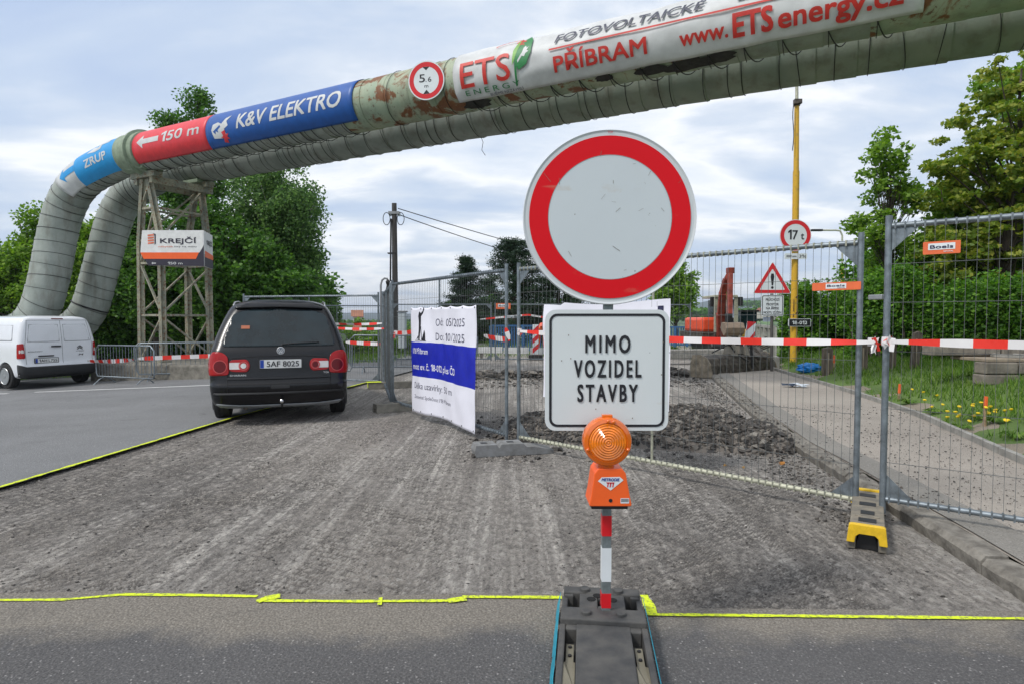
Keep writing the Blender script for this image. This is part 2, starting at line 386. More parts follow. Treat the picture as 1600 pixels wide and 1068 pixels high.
# ------------------------------------------------------------------ ground, roads, hills
def m_milled():
    b = NB('milled_asphalt'); rot = (0, 0, R(-6))
    v = b.mp((1, 1, 1), rot)
    wn = b.t.nodes.new('ShaderNodeTexNoise'); wn.inputs['Scale'].default_value = 16; wn.inputs['Detail'].default_value = 3; b.t.links.new(b.co, wn.inputs['Vector'])
    wa = b.t.nodes.new('ShaderNodeVectorMath'); wa.operation = 'MULTIPLY_ADD'; b.t.links.new(wn.outputs['Color'], wa.inputs[0]); wa.inputs[1].default_value = (.05, .05, 0); b.t.links.new(b.co, wa.inputs[2]); w = wa.outputs[0]
    big = b.noise(.55, 5, .55, v=b.mp((2.6, .35, 1), rot)); lane = b.noise(1.5, 5, .55, v=b.mp((2.4, .14, 1), rot))
    tool = b.vor(1, b.mp((30, 13, 20), (0, 0, R(32)), v=w), 'F1', .75)
    tool2 = b.vor(1, b.mp((34, 15, 20), (0, 0, R(-20)), v=w), 'F1', .8)
    sel = b.ramp(b.noise(.9, 2, v=v), (.47, 0.), (.55, 1.))
    strk = b.noise(1., 5, .6, v=b.mp((19, .22, 1), rot)); strk2 = b.noise(1., 3, .5, v=b.mp((6.5, .12, 1), rot)); tl = b.mix(sel, tool, tool2); fine = b.noise(95, 5, .75); grit = b.noise(42, 5, .8); agg = b.vor(60, w, 'F1', 1.); agg2 = b.vor(34, w, 'F1', 1.); mid = b.noise(6, 6, .65)
    h = b.math('ADD', b.math('MULTIPLY', tl, -.75), b.math('ADD', b.math('MULTIPLY', grit, 1.5), b.math('MULTIPLY', mid, .9)))
    c = b.mix(b.ramp(lane, (.38, 0.), (.60, 1.)), (.35, .322, .288), (.70, .655, .595))
    c = b.mix(b.ramp(strk, (.44, .62), (.56, 0.)), c, (.22, .202, .18)); c = b.mix(b.ramp(strk2, (.42, .5), (.52, 0.)), c, (.24, .22, .196))
    c = b.mix(b.ramp(big, (.42, 0.), (.66, .55)), c, (.34, .30, .255))
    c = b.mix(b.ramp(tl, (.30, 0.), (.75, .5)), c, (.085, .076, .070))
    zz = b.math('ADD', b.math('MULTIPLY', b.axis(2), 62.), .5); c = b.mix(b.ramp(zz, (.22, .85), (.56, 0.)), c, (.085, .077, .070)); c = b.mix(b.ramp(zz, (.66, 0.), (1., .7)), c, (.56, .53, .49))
    c = b.mix(b.ramp(grit, (.36, .6), (.46, 0.)), c, (.09, .082, .076))
    c = b.mix(b.ramp(fine, (.53, 0.), (.66, .75)), c, (.48, .455, .42))
    c = b.mix(b.ramp(agg2, (.10, .8), (.2, 0.)), c, (.36, .34, .31))
    c = b.mix(b.ramp(agg, (.14, .7), (.26, 0.)), c, (.045, .042, .04))
    return b.fin(c, .93, h, 1., .022)
def m_asphalt(name, base, light, dust=None):
    b = NB(name); big = b.noise(.5, 6, .6); fine = b.noise(90, 4, .75); agg = b.vor(70, None, 'F1', 1.); sc = b.noise(2.2, 7, .62, dist=.5)
    sweep = b.noise(.7, 4, .5, v=b.mp((.3, 1.3, 1), (0, 0, R(35))))
    c = b.mix(b.ramp(big, (.35, 0.), (.65, 1.)), base, tuple(x*1.35 for x in base))
    c = b.mix(b.ramp(sweep, (.42, 0.), (.66, .30)), c, tuple(x*1.7 for x in base))
    c = b.mix(b.ramp(fine, (.50, 0.), (.70, .6)), c, light)
    ws = b.vor(30, None, 'F1', 1.); c = b.mix(b.ramp(ws, (.10, .9), (.16, 0.)), c, tuple(min(.5, x*1.2) for x in light))
    c = b.mix(b.ramp(agg, (.12, .7), (.25, 0.)), c, (.025, .025, .026))
    if dust:
        y = b.axis(1); m_ = b.math('ADD', y, b.math('MULTIPLY', b.math('SUBTRACT', sc, .5), .8))
        f = b.ramp(b.math('MULTIPLY', b.math('SUBTRACT', m_, 2.58), 2.4), (.0, 0.), (.55, .7)); c = b.mix(f, c, b.mix(b.ramp(fine, (.4, 0.), (.7, 1.)), (.14, .122, .098), (.36, .325, .27)))
    c = b.mix(b.ramp(sc, (.60, 0.), (.72, .35)), c, (.045, .043, .043))
    return b.fin(c, .9, b.math('ADD', b.math('MULTIPLY', fine, .5), b.math('MULTIPLY', agg, -.8)), .6, .01)
M_MILLED = m_milled()
M_ROADL = m_asphalt('old_asphalt_left', (.125, .127, .130), (.36, .36, .35))
M_ROADF = m_asphalt('old_asphalt_front', (.062, .060, .060), (.23, .222, .215), True)
M_WALK = m_asphalt('pavement_asphalt', (.245, .218, .188), (.46, .42, .37))
M_DIRT = mat('dirt', (.15, .125, .10), .95, var=.3, scale=3, bump=.8, bscale=30, col2=(.07, .062, .055))
M_EDGED = m_asphalt('crumbled_edge', (.105, .096, .088), (.26, .24, .215))
M_DIRTD = mat('dark_rubble', (.055, .052, .05), .9, var=.3, scale=8, bump=.6, col2=(.16, .14, .12), lo=.55, hi=.45)
def m_grass(name, a, b_, c_):
    b = NB(name); n = b.noise(.5, 8, .62); f = b.noise(30, 5, .7)
    c = b.mix(b.ramp(n, (.4, 0.), (.6, 1.)), a, b_); c = b.mix(b.ramp(f, (.5, 0.), (.7, .6)), c, c_); return b.fin(c, .9, f, .8, .03)
M_GRASS = m_grass('grass_ground', (.07, .13, .025), (.11, .19, .035), (.17, .15, .08))
M_FIELD = m_grass('field_ground', (.05, .10, .02), (.09, .15, .03), (.10, .10, .04))
def sheet(name, xs, ys, zf, m, skirt=0., keep=None):
    b = MB(); nx, ny = len(xs), len(ys)
    b.v = [(x, y, zf(x, y)) for y in ys for x in xs]
    b.f = [(j*nx+i, j*nx+i+1, (j+1)*nx+i+1, (j+1)*nx+i) for j in range(ny-1) for i in range(nx-1)]
    b.mi = [0]*len(b.f); o = b.build(name, m, smooth=True); o['kind'] = 'structure'; return o
def arange(a, b, s): n = max(1, round((b-a)/s)); return [a+(b-a)*i/n for i in range(n+1)]
# natural ground: one large sheet falling to the valley behind the bridge
xs = sorted(set([-4000, -2500, -1500, -900, -500, -300, -180, -110, -70, -50]+[round(x, 2) for x in arange(-36, 36, 3)]+[50, 70, 110, 180, 300, 500, 900, 1500, 2500, 4000]))
ys = sorted(set([-400, -100, -30, -10]+[round(y, 2) for y in arange(0, 60, 3)]+[80, 110, 150, 200, 300, 450, 700, 1000, 1500, 2500, 4000, 6000]))
def gfn(x, y):
    z = gz(x)-.12 if x < 0 else -.12
    d = max(0, y-34)
    return z-min(14, d*.16)*(1 if x < 60 else .6) + (max(0, y-1500)*.01)
sheet('ground', xs, ys, gfn, M_FIELD)
def edgeL(y):                          # left edge of the milled surface
    pts = [(3.1, -4.45), (5.1, -4.3), (8.8, -4.0), (14.2, -3.15), (22, -1.9), (40, 1)]
    for (a, p), (b, q) in zip(pts, pts[1:]):
        if y <= b: return p+(q-p)*(y-a)/(b-a)
    return 1
KERB = [(2.42, 1.6), (2.60, 3.1), (2.80, 4.4), (3.08, 6.65), (3.50, 8.8), (3.95, 10.8), (4.80, 14.6), (5.9, 19.), (7.2, 26), (9, 38)]
def kx(y, P=KERB):
    for (p, a), (q, b) in zip(P, P[1:]):
        if y <= b: return p+(q-p)*(y-a)/(b-a)
    return P[-1][0]
GRE = [(3.9, 1.6), (4.05, 3.), (4.75, 5.64), (5.6, 8.3), (6.15, 11.), (6.85, 15.8), (8.0, 20), (9.6, 26), (11, 38)]
def strip(name, ya, yb, st, xa, xb, zf, m, nx=8, kind='structure', parent=None):
    b = MB(); Y = arange(ya, yb, st)
    for y in Y:
        a, c = xa(y), xb(y)
        for i in range(nx+1): x = a+(c-a)*i/nx; b.v.append((x, y, zf(x, y, i/nx)))
    k = nx+1; b.f = [(j*k+i, j*k+i+1, (j+1)*k+i+1, (j+1)*k+i) for j in range(len(Y)-1) for i in range(nx)]; b.mi = [0]*len(b.f)
    o = b.build(name, m, smooth=True)
    if kind: o['kind'] = kind
    return o
def mill_z(x, y, q=0):
    return .004*noise.noise(Vector((x*2.3, y*.9, 0)))+.004*noise.noise(Vector((x*7, y*5, 3)))
def vnoise(x, y, seed=0):               # smooth value noise on arrays
    xi, yi = np.floor(x).astype(int), np.floor(y).astype(int); fx, fy = x-xi, y-yi; fx = fx*fx*(3-2*fx); fy = fy*fy*(3-2*fy)
    return (hsh(xi, yi, seed)*(1-fx)+hsh(xi+1, yi, seed)*fx)*(1-fy)+(hsh(xi, yi+1, seed)*(1-fx)+hsh(xi+1, yi+1, seed)*fx)*fy
def hsh(i, j, s=0):
    h = (i*374761393+j*668265263+s*974634777) & 0xffffffff; h = ((h ^ (h >> 13))*1274126177) & 0xffffffff; return ((h ^ (h >> 16)) & 0xffff)/65535.
def toolmarks(x, y, ang, px, py, seed):
    c, s = math.cos(R(ang)), math.sin(R(ang)); wx = (vnoise(x*3, y*3, seed)-.5)*.05; u = (x*c+y*s+wx)/px; v = (-x*s+y*c+wx)/py
    row = np.floor(v).astype(int); u = u+.5*(row % 2)+hsh(row, row*0, seed+3)*.35; col = np.floor(u).astype(int)
    fx = u-col-.5+(hsh(col, row, seed+5)-.5)*.35; fy = v-row-.5+(hsh(col, row, seed+6)-.5)*.35
    return np.clip(1-(fx*fx*7+fy*fy*4.2), 0, 1)*(.35+.65*hsh(col, row, seed+7))
ny_, nx_ = 330, 600; Yg = 2.9+(8.6-2.9)*(np.arange(ny_+1)/ny_)**1.15
eL = np.array([edgeL(max(y, 3.1))-.1 for y in Yg]); eR = np.array([kx(y)+.02 for y in Yg])
Xg = eL[:, None]+(eR-eL)[:, None]*(np.arange(nx_+1)/nx_)[None, :]; YY = np.repeat(Yg[:, None], nx_+1, 1)
lane_ = ((Xg-.1*YY)*.52+.35*(vnoise(YY*1.2, YY*0, 4)-.5)); par = np.floor(lane_).astype(int) % 2
tm = np.where(par == 0, toolmarks(Xg, YY, 32, .023, .054, 1), toolmarks(Xg, YY, -26, .024, .056, 9))
env = np.clip(.25+1.3*vnoise(Xg*1.7-.2*YY, YY*.55, 20), 0, 1)*np.clip(vnoise(Xg*5, YY*5, 21)*1.6, .25, 1); fr_ = lane_-np.floor(lane_); env *= np.clip(np.minimum(fr_, 1-fr_)*7, .3, 1)
rn = vnoise(Xg*60, YY*60, 30)-.5; rn2 = vnoise(Xg*24, YY*24, 31)-.5
Zg = .017*(tm*env-.3*env)+.0052*rn+.005*rn2+.006*(vnoise(Xg*1.1, YY*.6, 40)-.5)
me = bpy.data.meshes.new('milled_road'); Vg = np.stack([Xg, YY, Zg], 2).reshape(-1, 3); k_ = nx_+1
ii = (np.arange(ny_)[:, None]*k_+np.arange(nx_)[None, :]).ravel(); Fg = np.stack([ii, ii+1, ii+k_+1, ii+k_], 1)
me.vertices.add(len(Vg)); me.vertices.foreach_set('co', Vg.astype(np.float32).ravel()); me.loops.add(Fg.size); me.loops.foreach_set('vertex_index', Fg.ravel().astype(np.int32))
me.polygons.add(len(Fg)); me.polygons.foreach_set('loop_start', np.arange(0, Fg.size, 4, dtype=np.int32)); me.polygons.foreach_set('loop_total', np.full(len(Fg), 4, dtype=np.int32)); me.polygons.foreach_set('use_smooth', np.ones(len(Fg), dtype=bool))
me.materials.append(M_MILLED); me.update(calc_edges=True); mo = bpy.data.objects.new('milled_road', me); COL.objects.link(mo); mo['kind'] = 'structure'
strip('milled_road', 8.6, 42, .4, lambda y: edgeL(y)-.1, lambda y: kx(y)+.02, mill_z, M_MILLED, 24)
# old road surface, left: a slab a few centimetres above the milled floor, with a broken edge
def jag(y): return edgeL(max(y, 3.1))+.025*noise.noise(Vector((y*6, 0, 0)))+.012*noise.noise(Vector((y*25, 5, 0)))
strip('side_road', -6, 42, .12, lambda y: -30 if y > 3.02 else -30, lambda y: jag(y) if y > 3.02 else jag(3.1), lambda x, y, q: gz(x)+.035, M_ROADL, 20)
def fy(x): 
    P = [(-9, 3.13), (-2.55, 3.13), (-1.95, 3.17), (-1.25, 3.12), (-.55, 3.11), (-.25, 3.13), (.64, 3.12), (.72, 2.97), (2.7, 2.93), (9, 2.92)]
    for (a, p), (b, q) in zip(P, P[1:]):
        if x <= b: return p+(q-p)*(x-a)/(b-a)
    return 2.9
b = MB(); X = arange(-4.45, 3.0, .06)
for x in X:
    e = fy(x)-.012+.008*noise.noise(Vector((x*14, 2, 0)))
    for y in (-2, 0, 1.2, 2.0, 2.5, 2.8, e-.03, e, e): b.v.append((x, y, .024))
    b.v[-1] = (x, e+.004, -.02)
b.f = [(i*9+j, i*9+j+1, (i+1)*9+j+1, (i+1)*9+j) for i in range(len(X)-1) for j in range(8)]; b.mi = [0]*len(b.f)
o = b.build('front_road', M_ROADF); o['kind'] = 'structure'
# ground behind the kerb: pavement, gutter band, grass verge
strip('pavement', 1.4, 38, .3, lambda y: kx(y)+.16, lambda y: kx(y, GRE), lambda x, y, q: .115+.01*noise.noise(Vector((x, y, 0))), M_WALK, 8)
strip('gutter_band', 1.4, 15, .3, lambda y: kx(y)+.17, lambda y: kx(y)+.46, lambda x, y, q: .126+.01*noise.noise(Vector((x, y, 0))), m_asphalt('gutter_concrete', (.165, .155, .138), (.33, .31, .285)), 2)
def vz(x, y):
    q = max(0, x-kx(y, GRE)-.08)
    return .10+min(.42, q*.22)+.035*noise.noise(Vector((x*1.2, y*1.2, 0)))*min(1, q*2)
b_ = m_asphalt('bare_soil', (.17, .145, .11), (.36, .32, .26))
strip('soil_edge', 1.4, 24, .08, lambda y: kx(y, GRE)+.03, lambda y: kx(y, GRE)+.42+.22*noise.noise(Vector((y*1.3, 3, 3)))+.10*noise.noise(Vector((y*7, 3, 3))), lambda x, y, q: vz(x, y)+.012*(1-q), b_, 6)
strip('grass_verge', 1.4, 38, .5, lambda y: kx(y, GRE)+.04, lambda y: kx(y, GRE)+22, lambda x, y, q: vz(x, y), M_GRASS, 44)
# kerb stones, one by one
M_KERB = mat('kerb_stone', (.25, .232, .20), .95, var=.3, scale=9, bump=.8, bscale=40, col2=(.11, .10, .085))
kr = thing('kerb', 'dirty brown concrete kerb between milled road and pavement', 'kerb', (2.5, 2.6, 0))
y = 1.5; k = 0
while y < 15:
    ln = .98; y2 = y+ln*.96; a, c = Vector((kx(y), y, 0)), Vector((kx(y2), y2, 0)); d = (c-a).normalized(); n_ = Vector((d.y, -d.x, 0))
    s = MB(); zt = .115+random.uniform(-.012, .008); J = []
    for i in range(9):
        p = a+(c-a)*(i/8*.985+.007)
        for q, h in ((0.02, -.05), (.0, zt-.035), (.03, zt), (.15, zt+.004), (.155, -.05)):
            w = .012*noise.noise(p*9+Vector((q*30, h*30, 0))); J.append(p+n_*(q+w)+Vector((0, 0, h+w*.6)))
    s.v = [tuple(v) for v in J]; s.f = [(i*5+j, i*5+j+1, (i+1)*5+j+1, (i+1)*5+j) for i in range(8) for j in range(4)]+[(0, 1, 2, 3, 4), (44, 43, 42, 41, 40)]; s.mi = [0]*len(s.f)
    s.build('kerb_stone', M_KERB, kr, world=True); y = y2
er = thing('pavement_edging', 'thin concrete edging between pavement and grass verge', 'edging', (5, 6, .1))
y = 2.0
while y < 24:
    y2 = y+1.0; a, c = Vector((kx(y, GRE), y, .11)), Vector((kx(y2, GRE), y2, .11)); c = a+(c-a)*.985
    s = MB(); s.beam(a, c, .06, .14); s.build('edging_slab', M_CONC, er, world=True); y = y2
# dirt spilled along the milled edge on the right, as its own low sheet
strip('dirt_band', 1.6, 15, .04, lambda y: kx(y)-.30+.12*noise.noise(Vector((y*1.4, 0, 9)))+.10*noise.noise(Vector((y*7, 0, 9)))+.05*noise.noise(Vector((y*25, 0, 9))), lambda y: kx(y)+.02, lambda x, y, q: .001+.006*q**2+.007*noise.noise(Vector((x*22, y*22, 0)))*(q > .05), M_MILLED, 14)
# painted lines
def ribbon(pts, w, z, m, label, cat, seed=0, name='paint_line', wob=.35, zf=None):
    b = MB(); P = [Vector((p[0], p[1], 0)) for p in pts]; D = []
    for a, c in zip(P, P[1:]):
        n = max(1, int((c-a).length/.03)); D += [a+(c-a)*i/n for i in range(n)]
    D.append(P[-1])
    for i, p in enumerate(D):
        d = (D[min(i+1, len(D)-1)]-D[max(i-1, 0)]).normalized(); n_ = Vector((-d.y, d.x, 0))
        ww = w*(1+wob*noise.noise(p*9+Vector((seed, 0, 0)))+wob*.6*noise.noise(p*40))
        zz = (zf(p.x, p.y) if zf else 0)+z
        b.v += [tuple(p+n_*ww/2+Vector((0, 0, zz))), tuple(p-n_*ww/2+Vector((0, 0, zz)))]
    b.f = [(2*i, 2*i+1, 2*i+3, 2*i+2) for i in range(len(D)-1)]; b.mi = [0]*len(b.f)
    return b.build(name, m)
def g2(u, v, z=0.02): p = gat(u, v, z); return (p.x, p.y)
nl = []
for pts, w in (([g2(-60, 939), g2(100, 938), g2(190, 930)], .024), ([g2(190, 930), g2(300, 931), g2(402, 933)], .028), ([g2(402, 940), g2(560, 941), g2(720, 940)], .026),
               ([g2(722, 934), g2(878, 935)], .028), ([g2(1012, 962), g2(1300, 965), g2(1640, 969)], .026),
               ([g2(402, 942), g2(418, 936), g2(438, 933)], .05), ([g2(700, 941), g2(728, 937)], .045), ([g2(1006, 932), g2(1014, 948), g2(1020, 964)], .05), ([g2(593, 948), g2(595, 936)], .02)):
    nl.append((pts, w))
ln = ribbon(*nl[0], .0285, M_NEON, '', '')
tag(ln, 'neon yellow spray line across the foreground left of the dark ramp base', 'paint line'); ln.name = 'yellow_line'
for i, (pts, w) in enumerate(nl[1:]):
    o = ribbon(pts, w, .0285+.0006*(i+1), M_NEON, '', '', i); o.name = 'spray_stroke'; o.parent = ln
o = ribbon([(edgeL(y)-.02, y) for y in arange(3.2, 13.6, .5)], .045, .0385, M_NEON, '', '', 5, wob=.6); o.name = 'yellow_line'
tag(o, 'neon yellow line along the left edge of the milled road, under the black car', 'paint line')
for j in range(7):
    pass
def zroad(x, y): return gz(x)+.035
o = ribbon([(-11.3, 14.35), (-6.6, 14.1)], .12, .004, M_WHITE, '', '', 3, wob=.1, zf=zroad); o.name = 'white_line'; tag(o, 'thin white road line behind the van and the car', 'road marking')
o = ribbon([(-22, 14.4), (-11.9, 14.3)], .12, .004, M_WHITE, '', '', 4, wob=.1, zf=zroad); o.name = 'white_line'; tag(o, 'white road line passing under the white van at the left edge', 'road marking')
# loose stones
def rocks(n, place, smin, smax, name, m, flat=.6):
    base = [Vector(p).normalized() for p in ((1, 1, 1), (1, -1, -1), (-1, 1, -1), (-1, -1, 1), (0, 0, 1.3), (1, 0, -.2), (-.6, .9, .3), (-.5, -.9, -.4))]
    bm = bmesh.new(); tv = [bm.verts.new(p) for p in base]; bmesh.ops.convex_hull(bm, input=tv); bm.verts.index_update()
    bv = np.array([v.co[:] for v in bm.verts]); bf = np.array([[v.index for v in f.verts] for f in bm.faces if len(f.verts) == 3]); bm.free()
    V = []; Fc = []; k = 0
    for i in range(n):
        x, y, z = place(i); s = smin*(smax/smin)**(random.random()**2.2)
        q = np.array(Matrix.Rotation(random.uniform(0, 6.3), 3, 'Z') @ Matrix.Rotation(random.uniform(0, 6.3), 3, 'X'))
        p = (bv*(np.random.uniform(.65, 1.2, (len(bv), 1)))) @ q.T * s*np.array([1, random.uniform(.6, 1), flat])
        V.append(p+np.array([x, y, z+s*flat*.3])); Fc.append(bf+k); k += len(bv)
    V = np.concatenate(V); Fc = np.concatenate(Fc)
    me = bpy.data.meshes.new(name); me.from_pydata(V.tolist(), [], Fc.tolist()); me.materials.append(m)
    o = bpy.data.objects.new(name, me); COL.objects.link(o); return o
def rockmat(name, *cs):
    b = NB(name); g = b.t.nodes.new('ShaderNodeNewGeometry').outputs['Random Per Island']
    c = b.ramp(g, *[(i/(len(cs)-1), c) for i, c in enumerate(cs)]); f = b.noise(60, 4, .7); c = b.mix(b.ramp(f, (.5, 0.), (.7, .5)), c, (.22, .21, .19)); return b.fin(c, .9, f, .6, .01)
M_ROCK = rockmat('stone_mix', (.028, .027, .026), (.055, .050, .046), (.10, .088, .078), (.04, .037, .035), (.15, .13, .11), (.26, .24, .21))
M_GRIT = rockmat('grit', (.05, .047, .045), (.11, .10, .09), (.17, .155, .14), (.34, .32, .29))
def pl(i):
    y = 3.1+11*random.random()**1.6; x = random.uniform(edgeL(y), kx(y)); return x, y, mill_z(x, y)
tag(rocks(16000, pl, .003, .015, 'gravel', M_GRIT), 'small loose grit scattered over the milled road', 'gravel', kind='stuff')
def pl2(i):
    y = 4.3+9*random.random()**1.1; x = kx(y)-.26+random.gauss(0, .2); return x, y, max(mill_z(x, y), .005) if x < kx(y) else .12
tag(rocks(4200, pl2, .004, .024, 'debris', M_ROCK), 'dark asphalt crumbs along the kerb', 'debris', kind='stuff')
def pl3(i):
    y = 3.8+5.5*random.random(); x = kx(y)+.2+random.random()*(kx(y, GRE)-kx(y)-.3); return x, y, .122
tag(rocks(2600, pl3, .003, .014, 'debris', M_ROCK), 'dark crumbs strewn on the pavement', 'debris', kind='stuff')
HEAP = [(1.35, 7.6, 1.1, .8, .30), (2.15, 7.25, .85, .65, .40), (.55, 7.9, .7, .55, .22), (2.75, 6.95, .5, .55, .26), (.25, 7.5, .5, .4, .07)]
def hz(x, y):
    z = 0
    for cx, cy, rx, ry, h in HEAP:
        d = ((x-cx)/rx)**2+((y-cy)/ry)**2
        z = max(z, h*max(0, 1-d)**.7)
    return z
def heap(x, y): return hz(x, y)+.045*noise.noise(Vector((x*5, y*5, 0)))*(hz(x, y) > .01)-.01
b = MB(); xs = arange(-.4, 3.5, .07); ys = arange(6.2, 8.9, .07)
b.v = [(x, y, heap(x, y)) for y in ys for x in xs]; nx = len(xs)
b.f = [(j*nx+i, j*nx+i+1, (j+1)*nx+i+1, (j+1)*nx+i) for j in range(len(ys)-1) for i in range(nx-1)]; b.mi = [0]*len(b.f)
hp = b.build('rubble', M_DIRTD, smooth=True); tag(hp, 'heap of dark broken asphalt and stones behind the mesh fence', 'rubble heap', kind='stuff')
def pl4(i):
    while 1:
        x, y = random.uniform(-.5, 3.45), random.uniform(6.1, 9)
        if hz(x, y) > .012 or random.random() < .03: return x, y, max(0, heap(x, y))
o = rocks(15000, pl4, .007, .055, 'rubble_stones', M_ROCK, .75); o.parent = hp; o['kind'] = 'stuff'
for u, v, s, c in ((1222, 724, .035, (.50, .22, .05)), (1133, 727, .022, (.45, .25, .07)), (1162, 730, .018, (.40, .24, .08)), (1103, 645, .05, (.30, .33, .38)), (1180, 714, .04, (.30, .29, .27))):
    p = gat(u, v, .01)
    if v < 700: p = at(u, v, 7.3)
    o = rocks(1, lambda i: (0, 0, 0), s, s*1.01, 'stone', mat('stone_%d' % u, c, .85), .8); o.location = p
    tag(o, {1222: 'orange brick lump in front of the rubble heap', 1133: 'ochre stone left of the orange brick lump', 1162: 'small ochre stone just beside the ochre one, before the heap', 1103: 'bluish flat stone on top of the rubble heap', 1180: 'pale grey stone at the front of the rubble heap'}[u], 'stone')
def pl5(i):
    y = random.uniform(12.6, 15.5); x = random.uniform(-1.2, 4.6); return x, y+x*.12, 0
def pl6(i):
    x = random.uniform(-1.6, 4.6); return x, 15.2+random.gauss(0, .35)+.15*x, random.uniform(0, .12)
tag(rocks(1500, pl6, .03, .16, 'rubble', M_ROCK, .5), 'ridge of torn up asphalt lumps at the far end of the milled road', 'rubble', kind='stuff')
tag(rocks(900, pl5, .02, .07, 'debris', M_ROCK, .6), 'asphalt lumps scattered before the far ridge', 'debris', kind='stuff')
# grass blades on the verge
def blades(n, place, h0, h1, name, m, label):
    V = np.zeros((n*3, 3)); 
    for i in range(n):
        x, y, z = place(i); h = random.uniform(h0, h1); a = random.uniform(0, 6.28); w = .006+h*.03; lx, ly = random.gauss(0, h*.35), random.gauss(0, h*.35)
        V[i*3] = (x-math.cos(a)*w, y-math.sin(a)*w, z); V[i*3+1] = (x+math.cos(a)*w, y+math.sin(a)*w, z); V[i*3+2] = (x+lx, y+ly, z+h)
    me = bpy.data.meshes.new(name); me.from_pydata(V.tolist(), [], [(i*3, i*3+1, i*3+2) for i in range(n)]); me.materials.append(m)
    o = bpy.data.objects.new(name, me); COL.objects.link(o); return tag(o, label, 'grass', kind='stuff')
def plg(i):
    while 1:
        y = 3+17*random.random(); q = 6.5*random.random()**.8; x = kx(y, GRE)+.10+q
        if noise.noise(Vector((x*2.2, y*2.2, 4))) > (.35-q*.9 if q < .75 else -.4): return x, y, vz(x, y)-.01
blades(52000, plg, .05, .17, 'grass', LM_GRASS, 'green grass growing on the verge by the pavement')
def plw(i):
    while 1:
        x, y = random.uniform(-22, -4), random.uniform(18.2, 24)
        if y > 19+.1*x+1.5: return x, y, gz(x)-.1
blades(16000, plw, .1, .4, 'grass', LM_GRASS, 'tall weeds under the trees behind the lattice tower')
def plz(i):
    return random.uniform(-7, 14), random.uniform(23, 34), -.12
blades(9000, plz, .1, .5, 'grass', LM_GRASS, 'rough grass beyond the far fence line')
# hills
def m_hill(name, a, b_, sc=.02):
    b = NB(name); n = b.noise(sc, 8, .62); f = b.noise(sc*12, 4, .7); v_ = b.vor(sc*10, None)
    c = b.mix(b.ramp(n, (.46, 0.), (.52, 1.)), a, b_); c = b.mix(b.ramp(f, (.4, .5), (.6, 0.)), c, tuple(x*.4 for x in a)); return b.fin(c, .95, v_, .6, 6.)
def hill(name, D, prof, m, depth=700, base=-16):
    U = np.linspace(-350, 1950, 160); b = MB()
    def hv(u):
        h = np.interp(u, [p[0] for p in prof], [p[1] for p in prof]); return h+1.3*noise.noise(Vector((u*.02, D, 0)))+.8*noise.noise(Vector((u*.12, D, 3)))
    rows = [(D*.62, 0.), (D*.75, .3), (D*.88, .68), (D, 1.), (D+depth, .5)]
    for Y, q in rows:
        for u in U:
            top = (498-hv(u))/F*D+CH; b.v.append(((u-CX)/F*D*(Y/D)**.2, Y, base+(top-base)*q))
    n = len(U); b.f = [(j*n+i, j*n+i+1, (j+1)*n+i+1, (j+1)*n+i) for j in range(len(rows)-1) for i in range(n-1)]; b.mi = [0]*len(b.f)
    o = b.build(name, m, smooth=True); o['kind'] = 'structure'; return o
hill('far_hills', 3600, [(-350, 492), (300, 492), (560, 489), (700, 491), (850, 488), (1040, 482), (1120, 468), (1200, 464), (1300, 459), (1500, 466), (1950, 480)], m_hill('forest_hill', (.012, .034, .026), (.022, .05, .03), .004))
hill('near_hills', 1300, [(-350, 510), (300, 510), (560, 510), (850, 508), (1040, 494), (1120, 490), (1200, 484), (1300, 485), (1500, 490), (1950, 496)], m_hill('meadow_hill', (.035, .075, .02), (.12, .22, .05), .006), 500, -15)
# ------------------------------------------------------------------ the overhead heating pipes
TD = Vector((.883, -.469, 0)).normalized(); ND = Vector((-TD.y, TD.x, 0))       # along the pipes / away from the camera
class Path:
    def __init__(s, ctrl, s_end):
        P = [Vector(c) for c in ctrl]; D = []
        Q = [P[0]*2-P[1]]+P+[P[-1]*2-P[-2]]
        for i in range(1, len(Q)-2):
            a, b, c, d = Q[i-1:i+3]; n = max(2, int((c-b).length/.08))
            for k in range(n):
                t = k/n; D.append(.5*((2*b)+(c-a)*t+(2*a-5*b+4*c-d)*t*t+(3*b-a-3*c+d)*t**3))
        D.append(P[-1]); 
        for _ in range(30): D = [D[0]]+[(D[i-1]+D[i]*2+D[i+1])/4 for i in range(1, len(D)-1)]+[D[-1]]
        s.p = D; s.s = [s_end]
        for a, b in zip(D, D[1:]): s.s.append(s.s[-1]-(b-a).length)
        # frames, transported from the straight end; direction of travel here is -TD
        s.fr = []; e1 = -ND
        for i in range(len(D)):
            d = (D[min(i+1, len(D)-1)]-D[max(i-1, 0)]).normalized(); e1 = (e1-d*e1.dot(d)).normalized(); s.fr.append((e1, e1.cross(d)*1.0, d))
        s.lo = s.s[-1]; s.hi = s.s[0]; s.sa = np.array(s.s[::-1]); s.n = len(D)
    def pt(s, q, th, r):
        q = min(max(q, s.lo+.001), s.hi-.001); j = int(np.searchsorted(s.sa, q)); i = s.n-1-j
        a, b = s.s[i], s.s[i+1]; t = (q-a)/(b-a); p = s.p[i].lerp(s.p[i+1], t); e1 = s.fr[i][0].lerp(s.fr[i+1][0], t); e2 = s.fr[i][1].lerp(s.fr[i+1][1], t)
        return p+(e1*math.cos(th)+e2*math.sin(th))*r
RP = .52; DF, DB, ZF, ZB = 10.5, 12.15, 1.45+4.68, 1.45+4.70
def strt(D, z, s): return ND*D+TD*s+Vector((0, 0, z))
